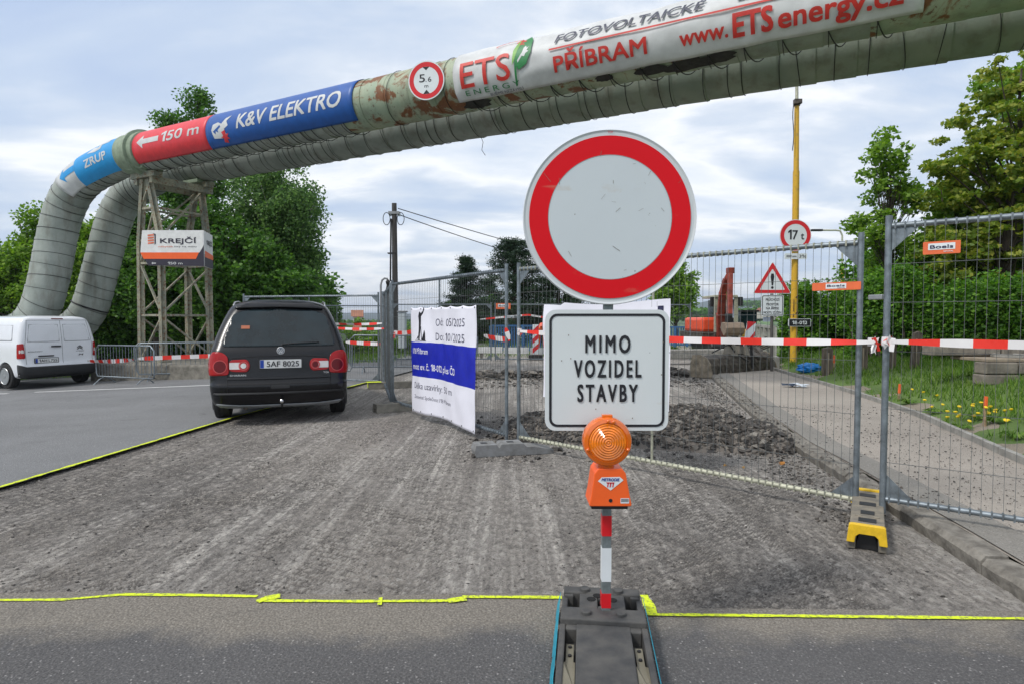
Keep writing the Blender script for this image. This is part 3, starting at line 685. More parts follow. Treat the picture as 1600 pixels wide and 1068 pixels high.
fctrl = [strt(DF, ZF, q) for q in (14, 8, 2, -4, -10, -14, -17.2, -18.3)]+[at(152, 267, 18.4), at(124, 286, 18.7), at(102, 322, 18.8), at(89, 370, 18.8), at(80, 420, 18.7), at(69, 466, 18.6), at(55, 500, 18.6), at(25, 520, 18.6), at(-30, 525, 18.6), at(-120, 525, 18.6)]
bctrl = [strt(DB, ZB, q) for q in (14, 8, 2, -4, -10, -14, -17.5, -19.0)]+[at(222, 290, 20.2), at(196, 308, 20.3), at(180, 340, 20.3), at(164, 395, 20.2), at(150, 450, 20.1), at(135, 494, 20.0), at(100, 520, 20.0), at(50, 530, 20.0), at(-120, 530, 20.0)]
PF, PB = Path(fctrl, 14), Path(bctrl, 14)
# make sure e2 points up on the straight part
if PF.pt(0, math.pi/2, 1).z < PF.pt(0, 0, 0).z:
    for P_ in (PF, PB): P_.fr = [(a, -b_, c) for a, b_, c in P_.fr]
def s_of(u, D=DF-RP*.9):
    k = (u-CX)/F; return D*(k*ND.y-ND.x)/(TD.x-k*TD.y)
def ring_seg(P, a, b, r0, r1, n=28, st=3):
    m = MB()
    for i in range(st+1):
        q = a+(b-a)*i/st
        for j in range(n): m.v.append(tuple(P.pt(q, 2*math.pi*j/n, r0+(r1-r0)*i/st)))
    for i in range(st):
        for j in range(n): m.f.append((i*n+j, i*n+(j+1) % n, (i+1)*n+(j+1) % n, (i+1)*n+j))
    # a small lip closes the overlap
    k = len(m.v)
    for j in range(n): m.v.append(tuple(P.pt(b, 2*math.pi*j/n, r1-.03)))
    m.f += [(st*n+j, st*n+(j+1) % n, k+(j+1) % n, k+j) for j in range(n)]
    m.mi = [0]*len(m.f); return m
def arc(P, q, r, t0=-180, t1=180, n=26, sk=0.): return [P.pt(q+sk*math.sin(R(t0+(t1-t0)*i/n)), R(t0+(t1-t0)*i/n), r) for i in range(n+1)]
S_RUST0, S_RUST1 = s_of(557), s_of(712); S_END = s_of(1432)
def make_pipe(P, label, rust):
    t = thing('heating_pipe', label, 'pipe', tuple(P.pt(-17.2, 0, 0)-Vector((0, 0, RP))), 0, 'twin overhead heating pipes crossing the road')
    q = P.hi-.1
    while q > P.lo+.2:
        stp = .62 if q > -17 else .36
        q2 = max(q-stp*random.uniform(.93, 1.07), P.lo+.01); m = M_PIPE
        if rust and S_RUST0-.2 < q < S_RUST1+4.5: m = M_PIPEG
        elif q > S_RUST1: m = M_PIPEG2 if not (rust and q > S_END-.3) else M_PIPEG
        r1 = RP+.004 if (m in (M_PIPEG,) ) else RP+.012
        dent = random.uniform(-.004, .004)
        ring_seg(P, q2, q, RP-.004+dent, r1+dent, 28, 2).build('cladding_sheet', m, t, smooth=True, world=True, auto=40); q = q2
    return t
pf = make_pipe(PF, 'nearer grey green heating pipe carrying the advertising banners over the road', True)
pb = make_pipe(PB, 'farther bare grey heating pipe behind and below the banner pipe', False)
# wire bands round the pipes (between banners and on the second pipe)
for P, t, a, b in ((PF, pf, -17.2, S_RUST1+.2), (PB, pb, -18, 12), (PF, pf, PF.lo+.5, -19.0), (PB, pb, PB.lo+.5, -19.0)):
    q = a
    while q < b:
        tl = random.uniform(-.10, .10); 
        if P is PF and S_RUST0 < q < S_RUST1: q += .9; m_ = None
        MB().tube(arc(P, q, RP+.014, -180, 180, 30, tl), .0065 if q > -18 else .008, 4).build('band', M_DARK, t, world=True)
        q += random.choice((.24, .42, .5, .62)) if q > -18 else random.uniform(.33, .4)
MB().tube(arc(PB, s_of(150, DB)-1.6, RP+.02), .022, 6).build('strap', M_DARK, pb, world=True)
# dark tar patches on the cladding, with shapes of their own
for u, th, sz in ((735, -70, .35), (1010, -68, .3), (1060, -75, .4), (1110, -70, .3), (1500, -8, .35), (1475, 22, .3), (1560, 30, .35), (935, -66, .2)):
    s0 = s_of(u); pts = []
    for i in range(22):
        a = 2*math.pi*i/22; rr = sz*(.55+.6*abs(noise.noise(Vector((math.cos(a)*1.6, math.sin(a)*1.6, u)))))
        pts.append((math.cos(a)*rr*1.3, math.sin(a)*rr*.55))
    lay(poly2d(pts), lambda x, y, s0=s0, th=th: PF.pt(s0+x, R(th)+y/RP, RP+.0165), 'tar_patch', mat('tar_patch', (.035, .032, .028), .8, var=.3, scale=14), pf, .1, .05)
# flange ring with bolts at the tower
fl = MB(); 
for q0, q1, r in ((-18.45, -18.38, .60), (-17.33, -17.26, .60)): pass
ringm = MB(); n = 36; prof = [(-17.98, RP+.01), (-17.95, RP+.05), (-17.45, RP+.05), (-17.40, RP+.12), (-17.32, RP+.12), (-17.30, RP+.05), (-17.1, RP+.05), (-17.08, RP+.01)]
for q, r in prof:
    for j in range(n): ringm.v.append(tuple(PF.pt(q, 2*math.pi*j/n, r)))
ringm.f = [(i*n+j, i*n+(j+1) % n, (i+1)*n+(j+1) % n, (i+1)*n+j) for i in range(len(prof)-1) for j in range(n)]; ringm.mi = [0]*len(ringm.f)
ringm.build('flange_collar', M_FLANGE, pf, smooth=True, world=True, auto=35)
# ---- banners on the front pipe
def pgrid(P, s0, s1, t0, t1, r, st=.12, ta=6, wr=0., seed=0, mi=None):
    n = max(1, int((s1-s0)/st)); k = max(1, int((t1-t0)/ta)); m = MB()
    for i in range(n+1):
        for j in range(k+1):
            q = s0+(s1-s0)*i/n; th = t0+(t1-t0)*j/k
            m.v.append(tuple(P.pt(q, R(th), r+wr*noise.noise(Vector((q*1.6+seed, th*.05, 0)))*(1.3 if j < 3 else 1))))
    m.f = [(i*(k+1)+j, i*(k+1)+j+1, (i+1)*(k+1)+j+1, (i+1)*(k+1)+j) for i in range(n) for j in range(k)]; m.mi = [0]*len(m.f); return m
def banner(name, label, s0, s1, t0, t1, m, r=RP+.022, wr=0., cat='banner', group=None):
    root = pgrid(PF, s0, s1, t0, t1, r, wr=wr).build(name, m, None, smooth=True)
    sm = root.modifiers.new('thick', 'SOLIDIFY'); sm.thickness = .003; sm.offset = -1
    return tag(root, label, cat, group)
def onpipe(s0, th, off=RP+.027, slant=0.):            # local x metres along pipe, y metres up round it
    return lambda x, y: PF.pt(s0+x, R(th)+y/RP, off)
G_ = 'advertising banners round the heating pipe'
sb0, sb1 = s_of(331), S_RUST0
b2 = banner('banner', 'royal blue banner with white lettering K&V ELEKTRO round the pipe', sb0, sb1, -51, 100, M_BLUE, group=G_)
L_ = sb1-sb0
lay(textfit('K&V ELEKTRO', L_*.70, .36, bold=.02, shear=.18), onpipe(sb0+L_*.585, -12), 'lettering', M_VINYL, b2, .08, .04)
hx, hy = sb0+L_*.115, -20
head = [(-.30, -.16), (-.36, .16), (-.30, .36), (-.10, .42), (.05, .33), (.20, .52), (.42, .60), (.25, .40), (.32, .22), (.16, .12), (.20, -.05), (.28, -.12), (.02, -.20)]
lay([poly2d([(x*.9, y*.62+.05) for x, y in head])], onpipe(hx, hy), 'head_logo', M_VINYL, b2, .08, .04)
lay([poly2d([(x*.9, y*.62+.05) for x, y in ((-.30, .10), (-.12, .22), (-.02, .30), (.02, .22), (-.10, .13), (-.08, .02), (-.18, .10), (-.20, -.02))])], onpipe(hx, hy, RP+.029), 'head_logo_line', M_BLUE, b2, .08, .04)
star = [(.13+(.16 if i % 2 else .07)*math.cos(i*math.pi/7), -.05+(.15 if i % 2 else .06)*math.sin(i*math.pi/7)) for i in range(14)]
lay([poly2d(star)], onpipe(hx, hy, RP+.031), 'spark_logo', M_REDB, b2, .08, .04)
sr0, sr1 = -17.05, sb0-.01
b1 = banner('banner', 'red banner with white arrow and 150 m beside the flange collar', sr0, sr1, -51, 100, M_REDB, group=G_); L1 = sr1-sr0
arrow = [(-.5, 0), (-.22, .26), (-.22, .1), (.5, .1), (.5, -.1), (-.22, -.1), (-.22, -.26)]
lay([poly2d([(x*L1*.31, y*.68) for x, y in arrow])], onpipe(sr0+L1*.225, 9), 'arrow', M_VINYL, b1, .08, .04)
lay(textfit('150 m', L1*.50, .27, bold=.02, shear=.1), onpipe(sr0+L1*.67, -4), 'lettering', M_VINYL, b1, .08, .04)
sz1 = -18.0; sz0 = -20.75
b0 = banner('banner', 'white and light blue banner with blue arrow and ZRUP on the bending pipe', sz0, sz1, -60, 100, M_VINYL, group=G_)
pgrid(PF, -19.85, sz1, -60, 100, RP+.0245).build('blue_field', M_LBLUE, b0, smooth=True, world=True)
lay(textfit('ZRUP', 1.05, .24, bold=.03), onpipe(-18.85, -16, RP+.029), 'lettering', M_VINYL, b0, .06, .04)
lay([poly2d([(-.45, .0), (-.2, .12), (.05, .06), (.05, .2), (.5, .2), (.5, .1), (.2, .1), (.2, -.05), (-.05, -.08)]), poly2d([(-.1, .24), (.4, .26), (.5, .32), (0, .31)])], onpipe(-18.8, 28, RP+.029), 'logo', M_VINYL, b0, .06, .04)
lay([poly2d([(x*.7, y*.9) for x, y in arrow])], onpipe(-20.2, 4, RP+.029), 'arrow', M_LBLUE, b0, .06, .04)
# ETS banner
se0, se1 = S_RUST1, S_END
b3 = banner('banner', 'long white banner reading ETS ENERGY, PŘÍBRAM and a web address, above the round sign', se0, se1, -57, 98, M_VINYL, r=RP+.03, wr=.022, group=G_)
o3 = RP+.055
def ets(s, th): return onpipe(s, th, o3)
u2s = lambda u: s_of(u)
def span(u0, u1): a, b = u2s(u0), u2s(u1); return (a+b)/2, b-a
M_ETSRED = mat('print_red', (.62, .03, .02), .5); M_ETSDK = mat('print_dark', (.04, .045, .08), .5)
c, w = span(724, 800); lay(textfit('ETS', w, .46, bold=.008), ets(c, -30), 'lettering', M_ETSRED, b3, .08, .04)
c, w = span(728, 811); lay(textfit('ENERGY', w, .095, spacing=1.5), ets(c, -44.5), 'lettering', M_GREEN, b3, .08, .04)
c, w = span(763, 814); lay(textfit('BUĎME NEZÁVISLÍ', w, .05), ets(c, -53), 'lettering', M_ETSDK, b3, .08, .04)
c, w = span(806, 834)
lay([poly2d([(-.30, -.30), (-.26, -.02), (-.1, .2), (.16, .36), (.28, .22), (.28, -.02), (.12, -.2), (-.16, -.27), (-.2, -.2), (-.28, -.5), (-.33, -.5)])], lambda x, y: PF.pt(c+x*w*1.6, R(12)+y/RP, o3), 'leaf_logo', M_GREEN, b3, .08, .04)
lay([poly2d([(-.36, -.18), (-.34, .06), (-.2, .24), (-.12, .3), (-.16, .12), (-.28, -.1)])], lambda x, y: PF.pt(c+x*w*1.6, R(12)+y/RP, o3+.002), 'leaf_logo_light', M_LGREEN, b3, .08, .04)
lay([poly2d([(-.02, .0), (.02, .08), (.09, .11), (.13, .06), (.2, .09), (.13, .02), (.2, .0), (.1, -.03), (.06, -.08), (-.02, -.06), (-.16, -.16), (-.18, -.12)])], lambda x, y: PF.pt(c+x*w*1.6, R(12)+y/RP, o3+.003), 'plug_logo', M_VINYL, b3, .08, .04)
gp = []; 
for i in range(13): a = R(25+125*i/12); rr = 1.0+(.05 if i % 2 else 0); gp.append((rr*math.cos(a), rr*math.sin(a)))
for i in range(12, -1, -1): a = R(25+125*i/12); gp.append((.93*math.cos(a), .93*math.sin(a)))
c, w = span(772, 824); lay([poly2d([(x*w*.52, y*.17) for x, y in gp]), poly2d([(w*.30+x, .07+y) for x, y in ((-.03, .05), (.03, .09), (.07, .03), (.13, .02), (.08, -.03), (.1, -.09), (.02, -.06), (-.03, -.1), (-.03, -.02), (-.09, 0))])], ets(c, 29), 'gear_logo', M_ETSRED, b3, .08, .04)
c, w = span(866, 1100); lay(textfit('FOTOVOLTAICKÉ', w*.985, .165, bold=.022, shear=.25), ets(c, 15.5), 'lettering', M_ETSDK, b3, .08, .04)
c, w = span(1142, 1235); lay(textfit('ELEKTR', w*.9, .165, bold=.022, shear=.25), ets(c, 15.5), 'lettering', M_ETSDK, b3, .08, .04)
c, w = span(1235, 1400); lay(textfit('ÁRNY', w*.7, .165, bold=.022, shear=.25), ets(c-.35, 15.5), 'lettering', M_ETSDK, b3, .08, .04)
c, w = span(860, 1380); lay(poly2d([(-w/2, -.014), (w/2, -.014), (w/2, .014), (-w/2, .014)]), ets(c, 5), 'rule_line', M_ETSRED, b3, .1, 0)
c, w = span(866, 1008); lay(textfit('PŘÍBRAM', w, .255, bold=.022), ets(c, -35), 'lettering', M_ETSRED, b3, .08, .04)
c, w = span(1058, 1132); lay(textfit('www.', w, .235, bold=.02), ets(c, -35), 'lettering', M_ETSRED, b3, .08, .04)
c, w = span(1139, 1201); lay(textfit('ETS', w, .34, bold=.03), ets(c, -38.5), 'lettering', M_ETSRED, b3, .08, .04)
c, w = span(1208, 1400); lay(textfit('energy.cz', w, .285, bold=.026), ets(c, -38.5), 'lettering', M_ETSRED, b3, .08, .04)
# lacing cords slung under both pipes from the banner edge
q = se0+.3; i = 0
while q < se1-.1:
    hoop = []
    for j in range(15):
        t_ = j/14; hoop.append(PF.pt(q+.34*t_, R(-58-115*t_), RP+.025+.022*math.sin(math.pi*t_)))
    MB().tube(hoop, .009, 4).build('lacing_cord', M_DARK, b3, world=True)
    MB().tube([PF.pt(q, R(-58-t_*40), RP+.035) for t_ in (0, .3, .6, 1)], .008, 4).build('lacing_cord', M_DARK, b3, world=True)
    q += .55 if q < -1 else .62
q = sr0+.2
while q < S_RUST0-.2:
    MB().tube([PF.pt(q+.16*t_, R(-50-127*t_), RP+.025+.03*math.sin(math.pi*t_)) for t_ in (0, .1, .2, .35, .5, .65, .8, 1)], .009, 4).build('lacing_cord', M_DARK, b2 if q > sb0 else b1, world=True); q += random.choice((.35, .5, .62))
for u in (752,):
    p = PB.pt(s_of(u, DB), R(-90), RP+.01); MB().tube([p, p+Vector((.05, 0, -.12)), p+Vector((.02, 0, -.3)), p+Vector((.1, 0, -.42))], .008, 4).build('loose_cord', M_DARK, pb, world=True)
# round height-limit sign hung on the pipe
hc = at(666, 126, PF.pt(s_of(666, DF-RP), R(0), RP+.05).y-.12)
hs = thing('height_limit_sign', 'round red bordered sign reading 5,6 m fixed to the rusty part of the pipe', 'road sign', tuple(hc))
nrm = (Vector((0, 0, CH))-hc); nrm.z *= .3; nrm = (nrm.normalized()*.45+(-ND)*.55).normalized(); ux = Vector((0, 0, 1)).cross(nrm).normalized(); uy = nrm.cross(ux)
def sf(z=0.): 
    return lambda x, y, t=0.: hc+ux*x+uy*y+nrm*(z+t)
rs = .37
MB().prism(disc2d(rs, 40)[0], sf(), -.02, 0).build('plate', M_SIGNWHITE, hs, world=True)
lay(disc2d(rs*.94, 48, rs*.70), sf(.002), 'red_ring', M_RED, hs)
lay(textfit('5', .12, .16, bold=.008), lambda x, y: sf(.002)(x-.085, y-.03), 'lettering', M_BLACK, hs)
lay(textfit(',', .022, .05, bold=.01), lambda x, y: sf(.002)(x-.005, y-.02), 'lettering', M_BLACK, hs)
lay(textfit('6', .07, .10, bold=.006), lambda x, y: sf(.002)(x+.07, y-.03), 'lettering', M_BLACK, hs)
lay(textfit('m', .08, .07, bold=.006), lambda x, y: sf(.002)(x-.0, y-.135), 'lettering', M_BLACK, hs)
lay([poly2d([(-.07, .255), (.07, .255), (0, .19)]), poly2d([(-.07, -.255), (0, -.175), (.07, -.255)])], sf(.002), 'arrowheads', M_BLACK, hs)
MB().beam(hc+nrm*-.04, hc-nrm*.25, .04).build('bracket', M_GREYBACK, hs, world=True)
# ------------------------------------------------------------------ lattice tower
tcn = strt((DF+DB)/2, 0, -17.45)+TD*.1; tcn.z = gz(tcn.x)-.05
tw = thing('lattice_tower', 'pale rusty steel lattice tower carrying the two pipes', 'pipe support', tuple(tcn))
def TP(a, n, z): return tcn*1.0+TD*a+ND*n+Vector((0, 0, z-tcn.z))
plz0 = .22
PLN = thing('plinth', 'cracked concrete plinth under the lattice tower', 'plinth', tuple(tcn)); s = MB()
pc = tcn+TD*.55; s.box((pc.x, pc.y, (plz0+tcn.z-.3)/2), (4.3, 2.7, plz0-tcn.z+.3), rz=math.atan2(TD.y, TD.x)+R(12)); s.build('plinth_block', M_CONCD, PLN, world=True, bevel=.05)
zt = ZB-RP-.12; A, Bn = .52, .74
legs = {}
for ka, a in (('l', -1), ('r', 1)):
    for kn, n in (('f', -1), ('b', 1)):
        foot = TP(a*A, n*Bn, plz0); knee = TP(a*A*.93, n*Bn*.98, 3.7); top = TP(a*.13 if True else 0, n*.80, zt-.1)
        legs[ka+kn] = (foot, knee, top)
        m = MB()
        for p, q in ((foot, knee), (knee, top)):
            x, y, z = frame_z(q-p)
            m.beam(p, q, .14, .02); m.beam(p+y*.06, q+y*.06, .02, .10)
            m.beam(p-y*.06, q-y*.06, .02, .10)
        m.build('leg', M_TOWER, tw, world=True)
        m = MB(); m.box(foot+Vector((0, 0, .02)), (.3, .3, .04), rz=math.atan2(TD.y, TD.x)); m.build('base_plate', M_TOWER, tw, world=True)
def lerp(l, z):
    f, k, t = legs[l]
    a, b = (f, k) if z <= k.z else (k, t); return a+(b-a)*((z-a.z)/(b.z-a.z))
for z in (1.55, 3.05, 3.7, 4.6):
    for a, b in (('lf', 'rf'), ('lb', 'rb'), ('lf', 'lb'), ('rf', 'rb')):
        MB().beam(lerp(a, z), lerp(b, z), .06, .06).build('cross_bar', M_TOWER, tw, world=True)
for a, b, z0, z1 in (('lf', 'rf', .3, 1.55), ('rf', 'lf', 1.55, 3.05), ('lf', 'rf', 3.05, 4.6), ('rf', 'rb', 1.6, 2.95), ('rb', 'rf', .35, 1.5), ('lf', 'lb', 1.6, 2.95), ('lb', 'lf', .35, 1.5), ('rf', 'rb', 3.75, 5.3), ('lf', 'lb', 3.75, 5.3), ('lb', 'rb', .35, 1.5), ('rb', 'lb', 1.6, 3.0), ('lf', 'rf', 4.7, 5.3)):
    MB().beam(lerp(a, z0), lerp(b, z1), .06, .045).build('brace', M_TOWER, tw, world=True)
for n in (-1, 1):
    MB().beam(TP(-.55, n*.80, zt), TP(.55, n*.80, zt), .26, .16).build('head_beam', M_TOWER, tw, world=True)
    MB().box(TP(0, n*.82, zt+.12+(.08 if n < 0 else -.02)), (.7, .6, .16 if n < 0 else .1), rz=math.atan2(TD.y, TD.x)).build('saddle', M_FLANGE, tw, world=True)
for a in (-.35, .35): MB().beam(TP(a, -.9, zt-.15), TP(a, 1.0, zt-.15), .12, .2).build('head_beam', M_TOWER, tw, world=True)
MB().box(TP(.6, -.7, plz0+.9), (.02, .02, 1.2)).build('ladder_rail', M_TOWER, tw, world=True)
# panel sign on the tower
Yk = 16.55; k0, k1, k2 = at(222, 360, Yk), at(318, 360, Yk), at(332, 369, 17.6)
ks = thing('advertising_board', 'white, orange and black board reading KREJČÍ fixed to the lattice tower', 'advertising sign', (k0.x, Yk, gz(k0.x)))
hgt = (at(270, 360, Yk)-at(270, 416, Yk)).z; wk = k1.x-k0.x
KF = lambda off=0.: (lambda x, y, t=0.: Vector((k0.x+x, Yk-off+t, k0.z+y)))
MB().prism([(0, 0), (wk, 0), (wk, -hgt), (wk*.09, -hgt+.02), (-.06, -hgt*.62)], KF(), 0, .03).build('front_panel', M_WHITE, ks, world=True)
lay(poly2d([(-.06, -hgt*.62), (.02, -hgt*.62), (wk*.93, -hgt*.62), (wk*.99, -hgt*.45), (wk, -hgt*.4), (wk, -hgt), (wk*.09, -hgt+.02)]), KF(.004), 'dark_band', mat('print_charcoal', (.03, .025, .045), .5), ks)
lay(poly2d([(-.06, -hgt*.62), (wk*.92, -hgt*.62), (wk*.87, -hgt*.80), (.03, -hgt*.80)]), KF(.007), 'orange_band', M_ORANGE, ks)
M_CH = MATS['print_charcoal']
lay(textfit('KREJČÍ', wk*.59, .135, bold=.03), lambda x, y: KF(.006)(x+wk*.585, y-hgt*.36), 'lettering', M_CH, ks)
lay(textfit('nábytek', wk*.24, .045), lambda x, y: KF(.006)(x+wk*.38, y-hgt*.475), 'lettering', mat('print_orange', (.8, .2, .1), .5), ks)
lay(textfit('šitý na míru', wk*.36, .045), lambda x, y: KF(.006)(x+wk*.70, y-hgt*.475), 'lettering', M_CH, ks)
lay(textfit('150 m', wk*.24, .07, bold=.02), lambda x, y: KF(.007)(x+wk*.53, y-hgt*.955), 'lettering', M_VINYL, ks)
lay([move(poly2d([(x*.12, y*.14) for x, y in arrow]), wk*.18, -hgt*.92)], KF(.007), 'arrow', M_VINYL, ks)
lay([poly2d([(wk*.09, -.12-.07*i), (wk*.19, -.10-.07*i), (wk*.19, -.145-.07*i), (wk*.09, -.165-.07*i)]) for i in range(4)], KF(.006), 'orange_stripes', MATS['print_orange'], ks)
lay([poly2d([(wk*.17, -.08), (wk*.22, -.10), (wk*.22, -.36), (wk*.20, -.39), (wk*.20, -.12)])], KF(.005), 'logo_shape', M_CH, ks)
dv = (k2-k1); dv.z = 0; dl = dv.length; dv.normalize()
KS = lambda off=0.: (lambda x, y, t=0.: Vector((k1.x, Yk, k0.z))+dv*x+Vector((dv.y, -dv.x, 0))*(off-t)+Vector((0, 0, y)))
MB().prism([(.004, 0), (dl, 0), (dl, -hgt), (.004, -hgt)], KS(), .0, .03).build('side_panel', M_WHITE, ks, world=True)
lay(poly2d([(.004, -hgt*.66), (dl, -hgt*.6), (dl, -hgt), (.004, -hgt)]), KS(.004), 'dark_band', M_CH, ks)
lay(poly2d([(.1, -hgt*.56), (dl, -hgt*.60), (dl, -hgt*.74), (.1, -hgt*.74)]), KS(.007), 'orange_band', M_ORANGE, ks)
lay(textfit('KREJČÍ', dl*.6, .135, bold=.03), lambda x, y: KS(.006)(x+dl*.6, y-hgt*.36), 'lettering', M_CH, ks)
# ------------------------------------------------------------------ the main road sign and its lamp
YS = 2.64; bx, by = .437-.02, 2.70
ms = thing('road_sign', 'big round red bordered sign on a striped post with board MIMO VOZIDEL STAVBY', 'road sign', (bx, by, .03))
ptop = at(952, 240, YS+.035)
pb0 = Vector((at(946, 967, 2.715).x, 2.715, .06))
MB().beam(pb0, ptop, .04, .04).build('post', mat('post_zinc', (.25, .29, .30), .5, .5, var=.15, scale=30), ms, world=True, bevel=.003)
def onpost(v0, v1, m, name):
    def P(v):
        t = (v-967)/(240-967); return pb0+(ptop-pb0)*t
    MB().beam(P(v1), P(v0), .0425, .0425).build(name, m, ms, world=True)
onpost(790, 822, M_RED, 'red_sleeve'); onpost(841, 894, M_SIGNWHITE, 'white_sleeve'); onpost(913, 936, M_RED, 'red_sleeve')
sc_ = at(953, 340, YS); rS = (at(1089, 340, YS).x-at(817, 340, YS).x)/2
SF = lambda off=0.: (lambda x, y, t=0.: Vector((sc_.x+x, YS-off+t, sc_.z+y)))
pr = MB(); n = 96
prof = [(rS-.012, .0), (rS-.003, -.004), (rS, .004), (rS, .022), (rS-.012, .024)]
for r, t in prof:
    for j in range(n): a = 2*math.pi*j/n; pr.v.append(tuple(SF()(r*math.cos(a), r*math.sin(a), t)))
pr.f = [(i*n+j, i*n+(j+1) % n, (i+1)*n+(j+1) % n, (i+1)*n+j) for i in range(4) for j in range(n)]+[tuple(range(n)), tuple(range(4*n, 5*n))]; pr.mi = [0]*len(pr.f)
def weathered(name, col, dirt):
    b = NB(name); n = b.noise(2.2, 7, .6); s1 = b.noise(1.2, 3, .5, v=b.mp((1.1, 1, 9), (0, R(12), 0))); s2 = b.noise(38, 3, .6); s3 = b.noise(6, 5, .6)
    c = b.mix(b.ramp(n, (.42, 0.), (.7, .25)), col, tuple(x*.85 for x in col))
    c = b.mix(b.ramp(b.math('MULTIPLY', b.ramp(s1, (.60, 0.), (.67, 1.)), b.ramp(s3, (.52, 0.), (.62, 1.))), (.0, 0.), (1., .5)), c, (.46, .36, .25))
    c = b.mix(b.ramp(s2, (.735, 0.), (.76, .8)), c, dirt); return b.fin(c, .42, s3, .04)
M_DISCW = weathered('sign_disc_white', (.60, .63, .65), (.1, .09, .08)); M_DISCG = weathered('sign_disc_centre', (.57, .62, .65), (.10, .08, .06)); M_DISCR = weathered('sign_disc_red', (.70, .008, .016), (.35, .06, .05))
M_DISCR.node_tree.nodes['Principled BSDF'].inputs['Specular IOR Level'].default_value = .15
rd = pr.build('round_plate', M_DISCW, ms, world=True)
lay(disc2d(rS*.928, 96, rS*.712), SF(.003), 'red_ring', M_DISCR, ms); lay(disc2d(rS*.706, 96), SF(.0025), 'centre_face', M_DISCG, ms)
lay(disc2d(rS*.712, 96, rS*.706), SF(.0032), 'ring_line', M_GREYBACK, ms)
lay(textfit('TOP', .022, .009), lambda x, y: SF(.003)(x, y+rS*.955), 'lettering', M_RED, ms)
b0_, b1_ = at(852, 484, YS), at(1044, 672, YS); wB, hB = b1_.x-b0_.x, b0_.z-b1_.z; cB = Vector(((b0_.x+b1_.x)/2, YS, (b0_.z+b1_.z)/2))
BF = lambda off=0.: (lambda x, y, t=0.: Vector((cB.x+x, YS-off+t, cB.z+y)))
MB().prism(rrect(wB, hB, .045), BF(), 0, .02).build('board_plate', M_DISCW if False else weathered('board_white', (.66, .70, .71), (.12, .12, .14)), ms, world=True)
rr = rrect(wB*.935, hB*.935, .035); ri = rrect(wB*.895, hB*.895, .026); n = len(rr)
lay((rr+ri, [(i, (i+1) % n, n+(i+1) % n, n+i) for i in range(n)]), BF(.002), 'border', M_BLACK, ms)
for tx, v, w_ in (('MIMO', 551, 70), ('VOZIDEL', 589, 105), ('STAVBY', 627, 94)):
    z = at(950, v, YS).z; h_ = (at(950, v-29, YS).z-z); w2 = w_/192*wB
    lay(textfit(tx, w2, h_, bold=.02, spacing=1.35), lambda x, y, z=z: Vector((cB.x+.003+x, YS-.003, z+y)), 'lettering', M_BLACK, ms)
for zz in (-.12, .12, .58): MB().box((cB.x+.003, YS+.045, cB.z+zz), (.12, .05, .03)).build('clamp', M_GREYBACK, ms, world=True)
for x_, y_ in ((-.27, .22), (-.2, .05), (.24, -.05), (.2, .3)): pass
scr = []
for i in range(16):
    a = random.uniform(0, 6.28); r_ = random.uniform(.05, .9)*rS; x0, y0 = r_*math.cos(a), r_*math.sin(a); l = random.uniform(.004, .03)*(2 if i < 3 else 1); t = random.uniform(-1, 1)+(1.57 if i % 2 else 0); w = random.uniform(.0008, .0018)
    scr.append(poly2d([(x0, y0), (x0+l*math.cos(t), y0+l*math.sin(t)), (x0+l*math.cos(t)-w*math.sin(t), y0+l*math.sin(t)+w*math.cos(t)), (x0-w*math.sin(t), y0+w*math.cos(t))]))
lay(scr, SF(.0042), 'scratches', mat('scratch', (.22, .19, .16), .7), ms)
scr = [poly2d([(x, y), (x+.004, y), (x+.004, y+.006), (x, y+.005)]) for x, y in ((-.17, .15), (-.16, .05), (-.2, .04), (.11, -.21), (.02, -.1), (-.05, -.17), (.24, -.24), (.24, .12), (.235, -.02))]
lay(scr, BF(.0035), 'scratches', MATS['scratch'], ms)
# lamp
lc = at(948, 688, YS-.08); Lm = thing('warning_lamp', 'orange warning lamp with round amber lens on the striped post', 'warning lamp', (lc.x, lc.y+.02, at(948, 787, YS-.05).z))
MX = Matrix(((1, 0, 0), (0, 0, -1), (0, 1, 0)))                # z of the profile turns towards the camera (-Y)
MX = Matrix.Rotation(R(90), 3, 'X')
rl = .103
MB().lathe([(rl*.93, -.035), (rl, -.028), (rl, .02), (rl*.95, .03), (rl*.80, .034), (rl*.78, .03)], 48, lc, MX).build('lens_ring', M_AMBER2, Lm, smooth=True, world=True, auto=35)
prf = []; 
for i in range(15): r_ = rl*.77*(1-i/15); prf.append((r_, .030+.016*(1-(r_/(rl*.77))**2)+(.0035 if i % 2 else 0)))
MB().lathe(prf+[(.0012, .05)], 48, lc, MX).build('lens', M_AMBER, Lm, world=True)
for a in (75, 200, 340, 90): MB().lathe([(.007, .03), (.007, .04), (.004, .043)], 10, lc+Vector((rl*.87*math.cos(R(a)), 0, rl*.87*math.sin(R(a)))), MX).build('screw', M_AMBER2, Lm, world=True)
MB().box(lc+Vector((0, 0, rl+.004)), (.045, .03, .014)).build('top_clip', M_AMBER2, Lm, world=True, bevel=.003)
h0, h1 = at(948, 787, YS-.05).z, at(948, 727, YS-.05).z
hp_ = [(-.088, h0+.012), (-.078, h0+.06), (-.066, h1-.02), (-.050, h1), (.050, h1), (.066, h1-.02), (.082, h0+.06), (.092, h0+.012), (.088, h0+.006), (-.084, h0+.006)]
lx = at(951, 757, YS-.06).x
MB().prism(hp_, lambda x, z, t: Vector((lx+x, YS-.10+t*.14, z)), 0, 1).build('housing', M_ORANGE, Lm, world=True, bevel=.008)
MB().box((lx, YS-.03, h0), (.155, .12, .018)).build('housing_foot', M_DARK, Lm, world=True, bevel=.003)
HFc = lambda off: (lambda x, y: Vector((lx+x, YS-.1005-off, y)))
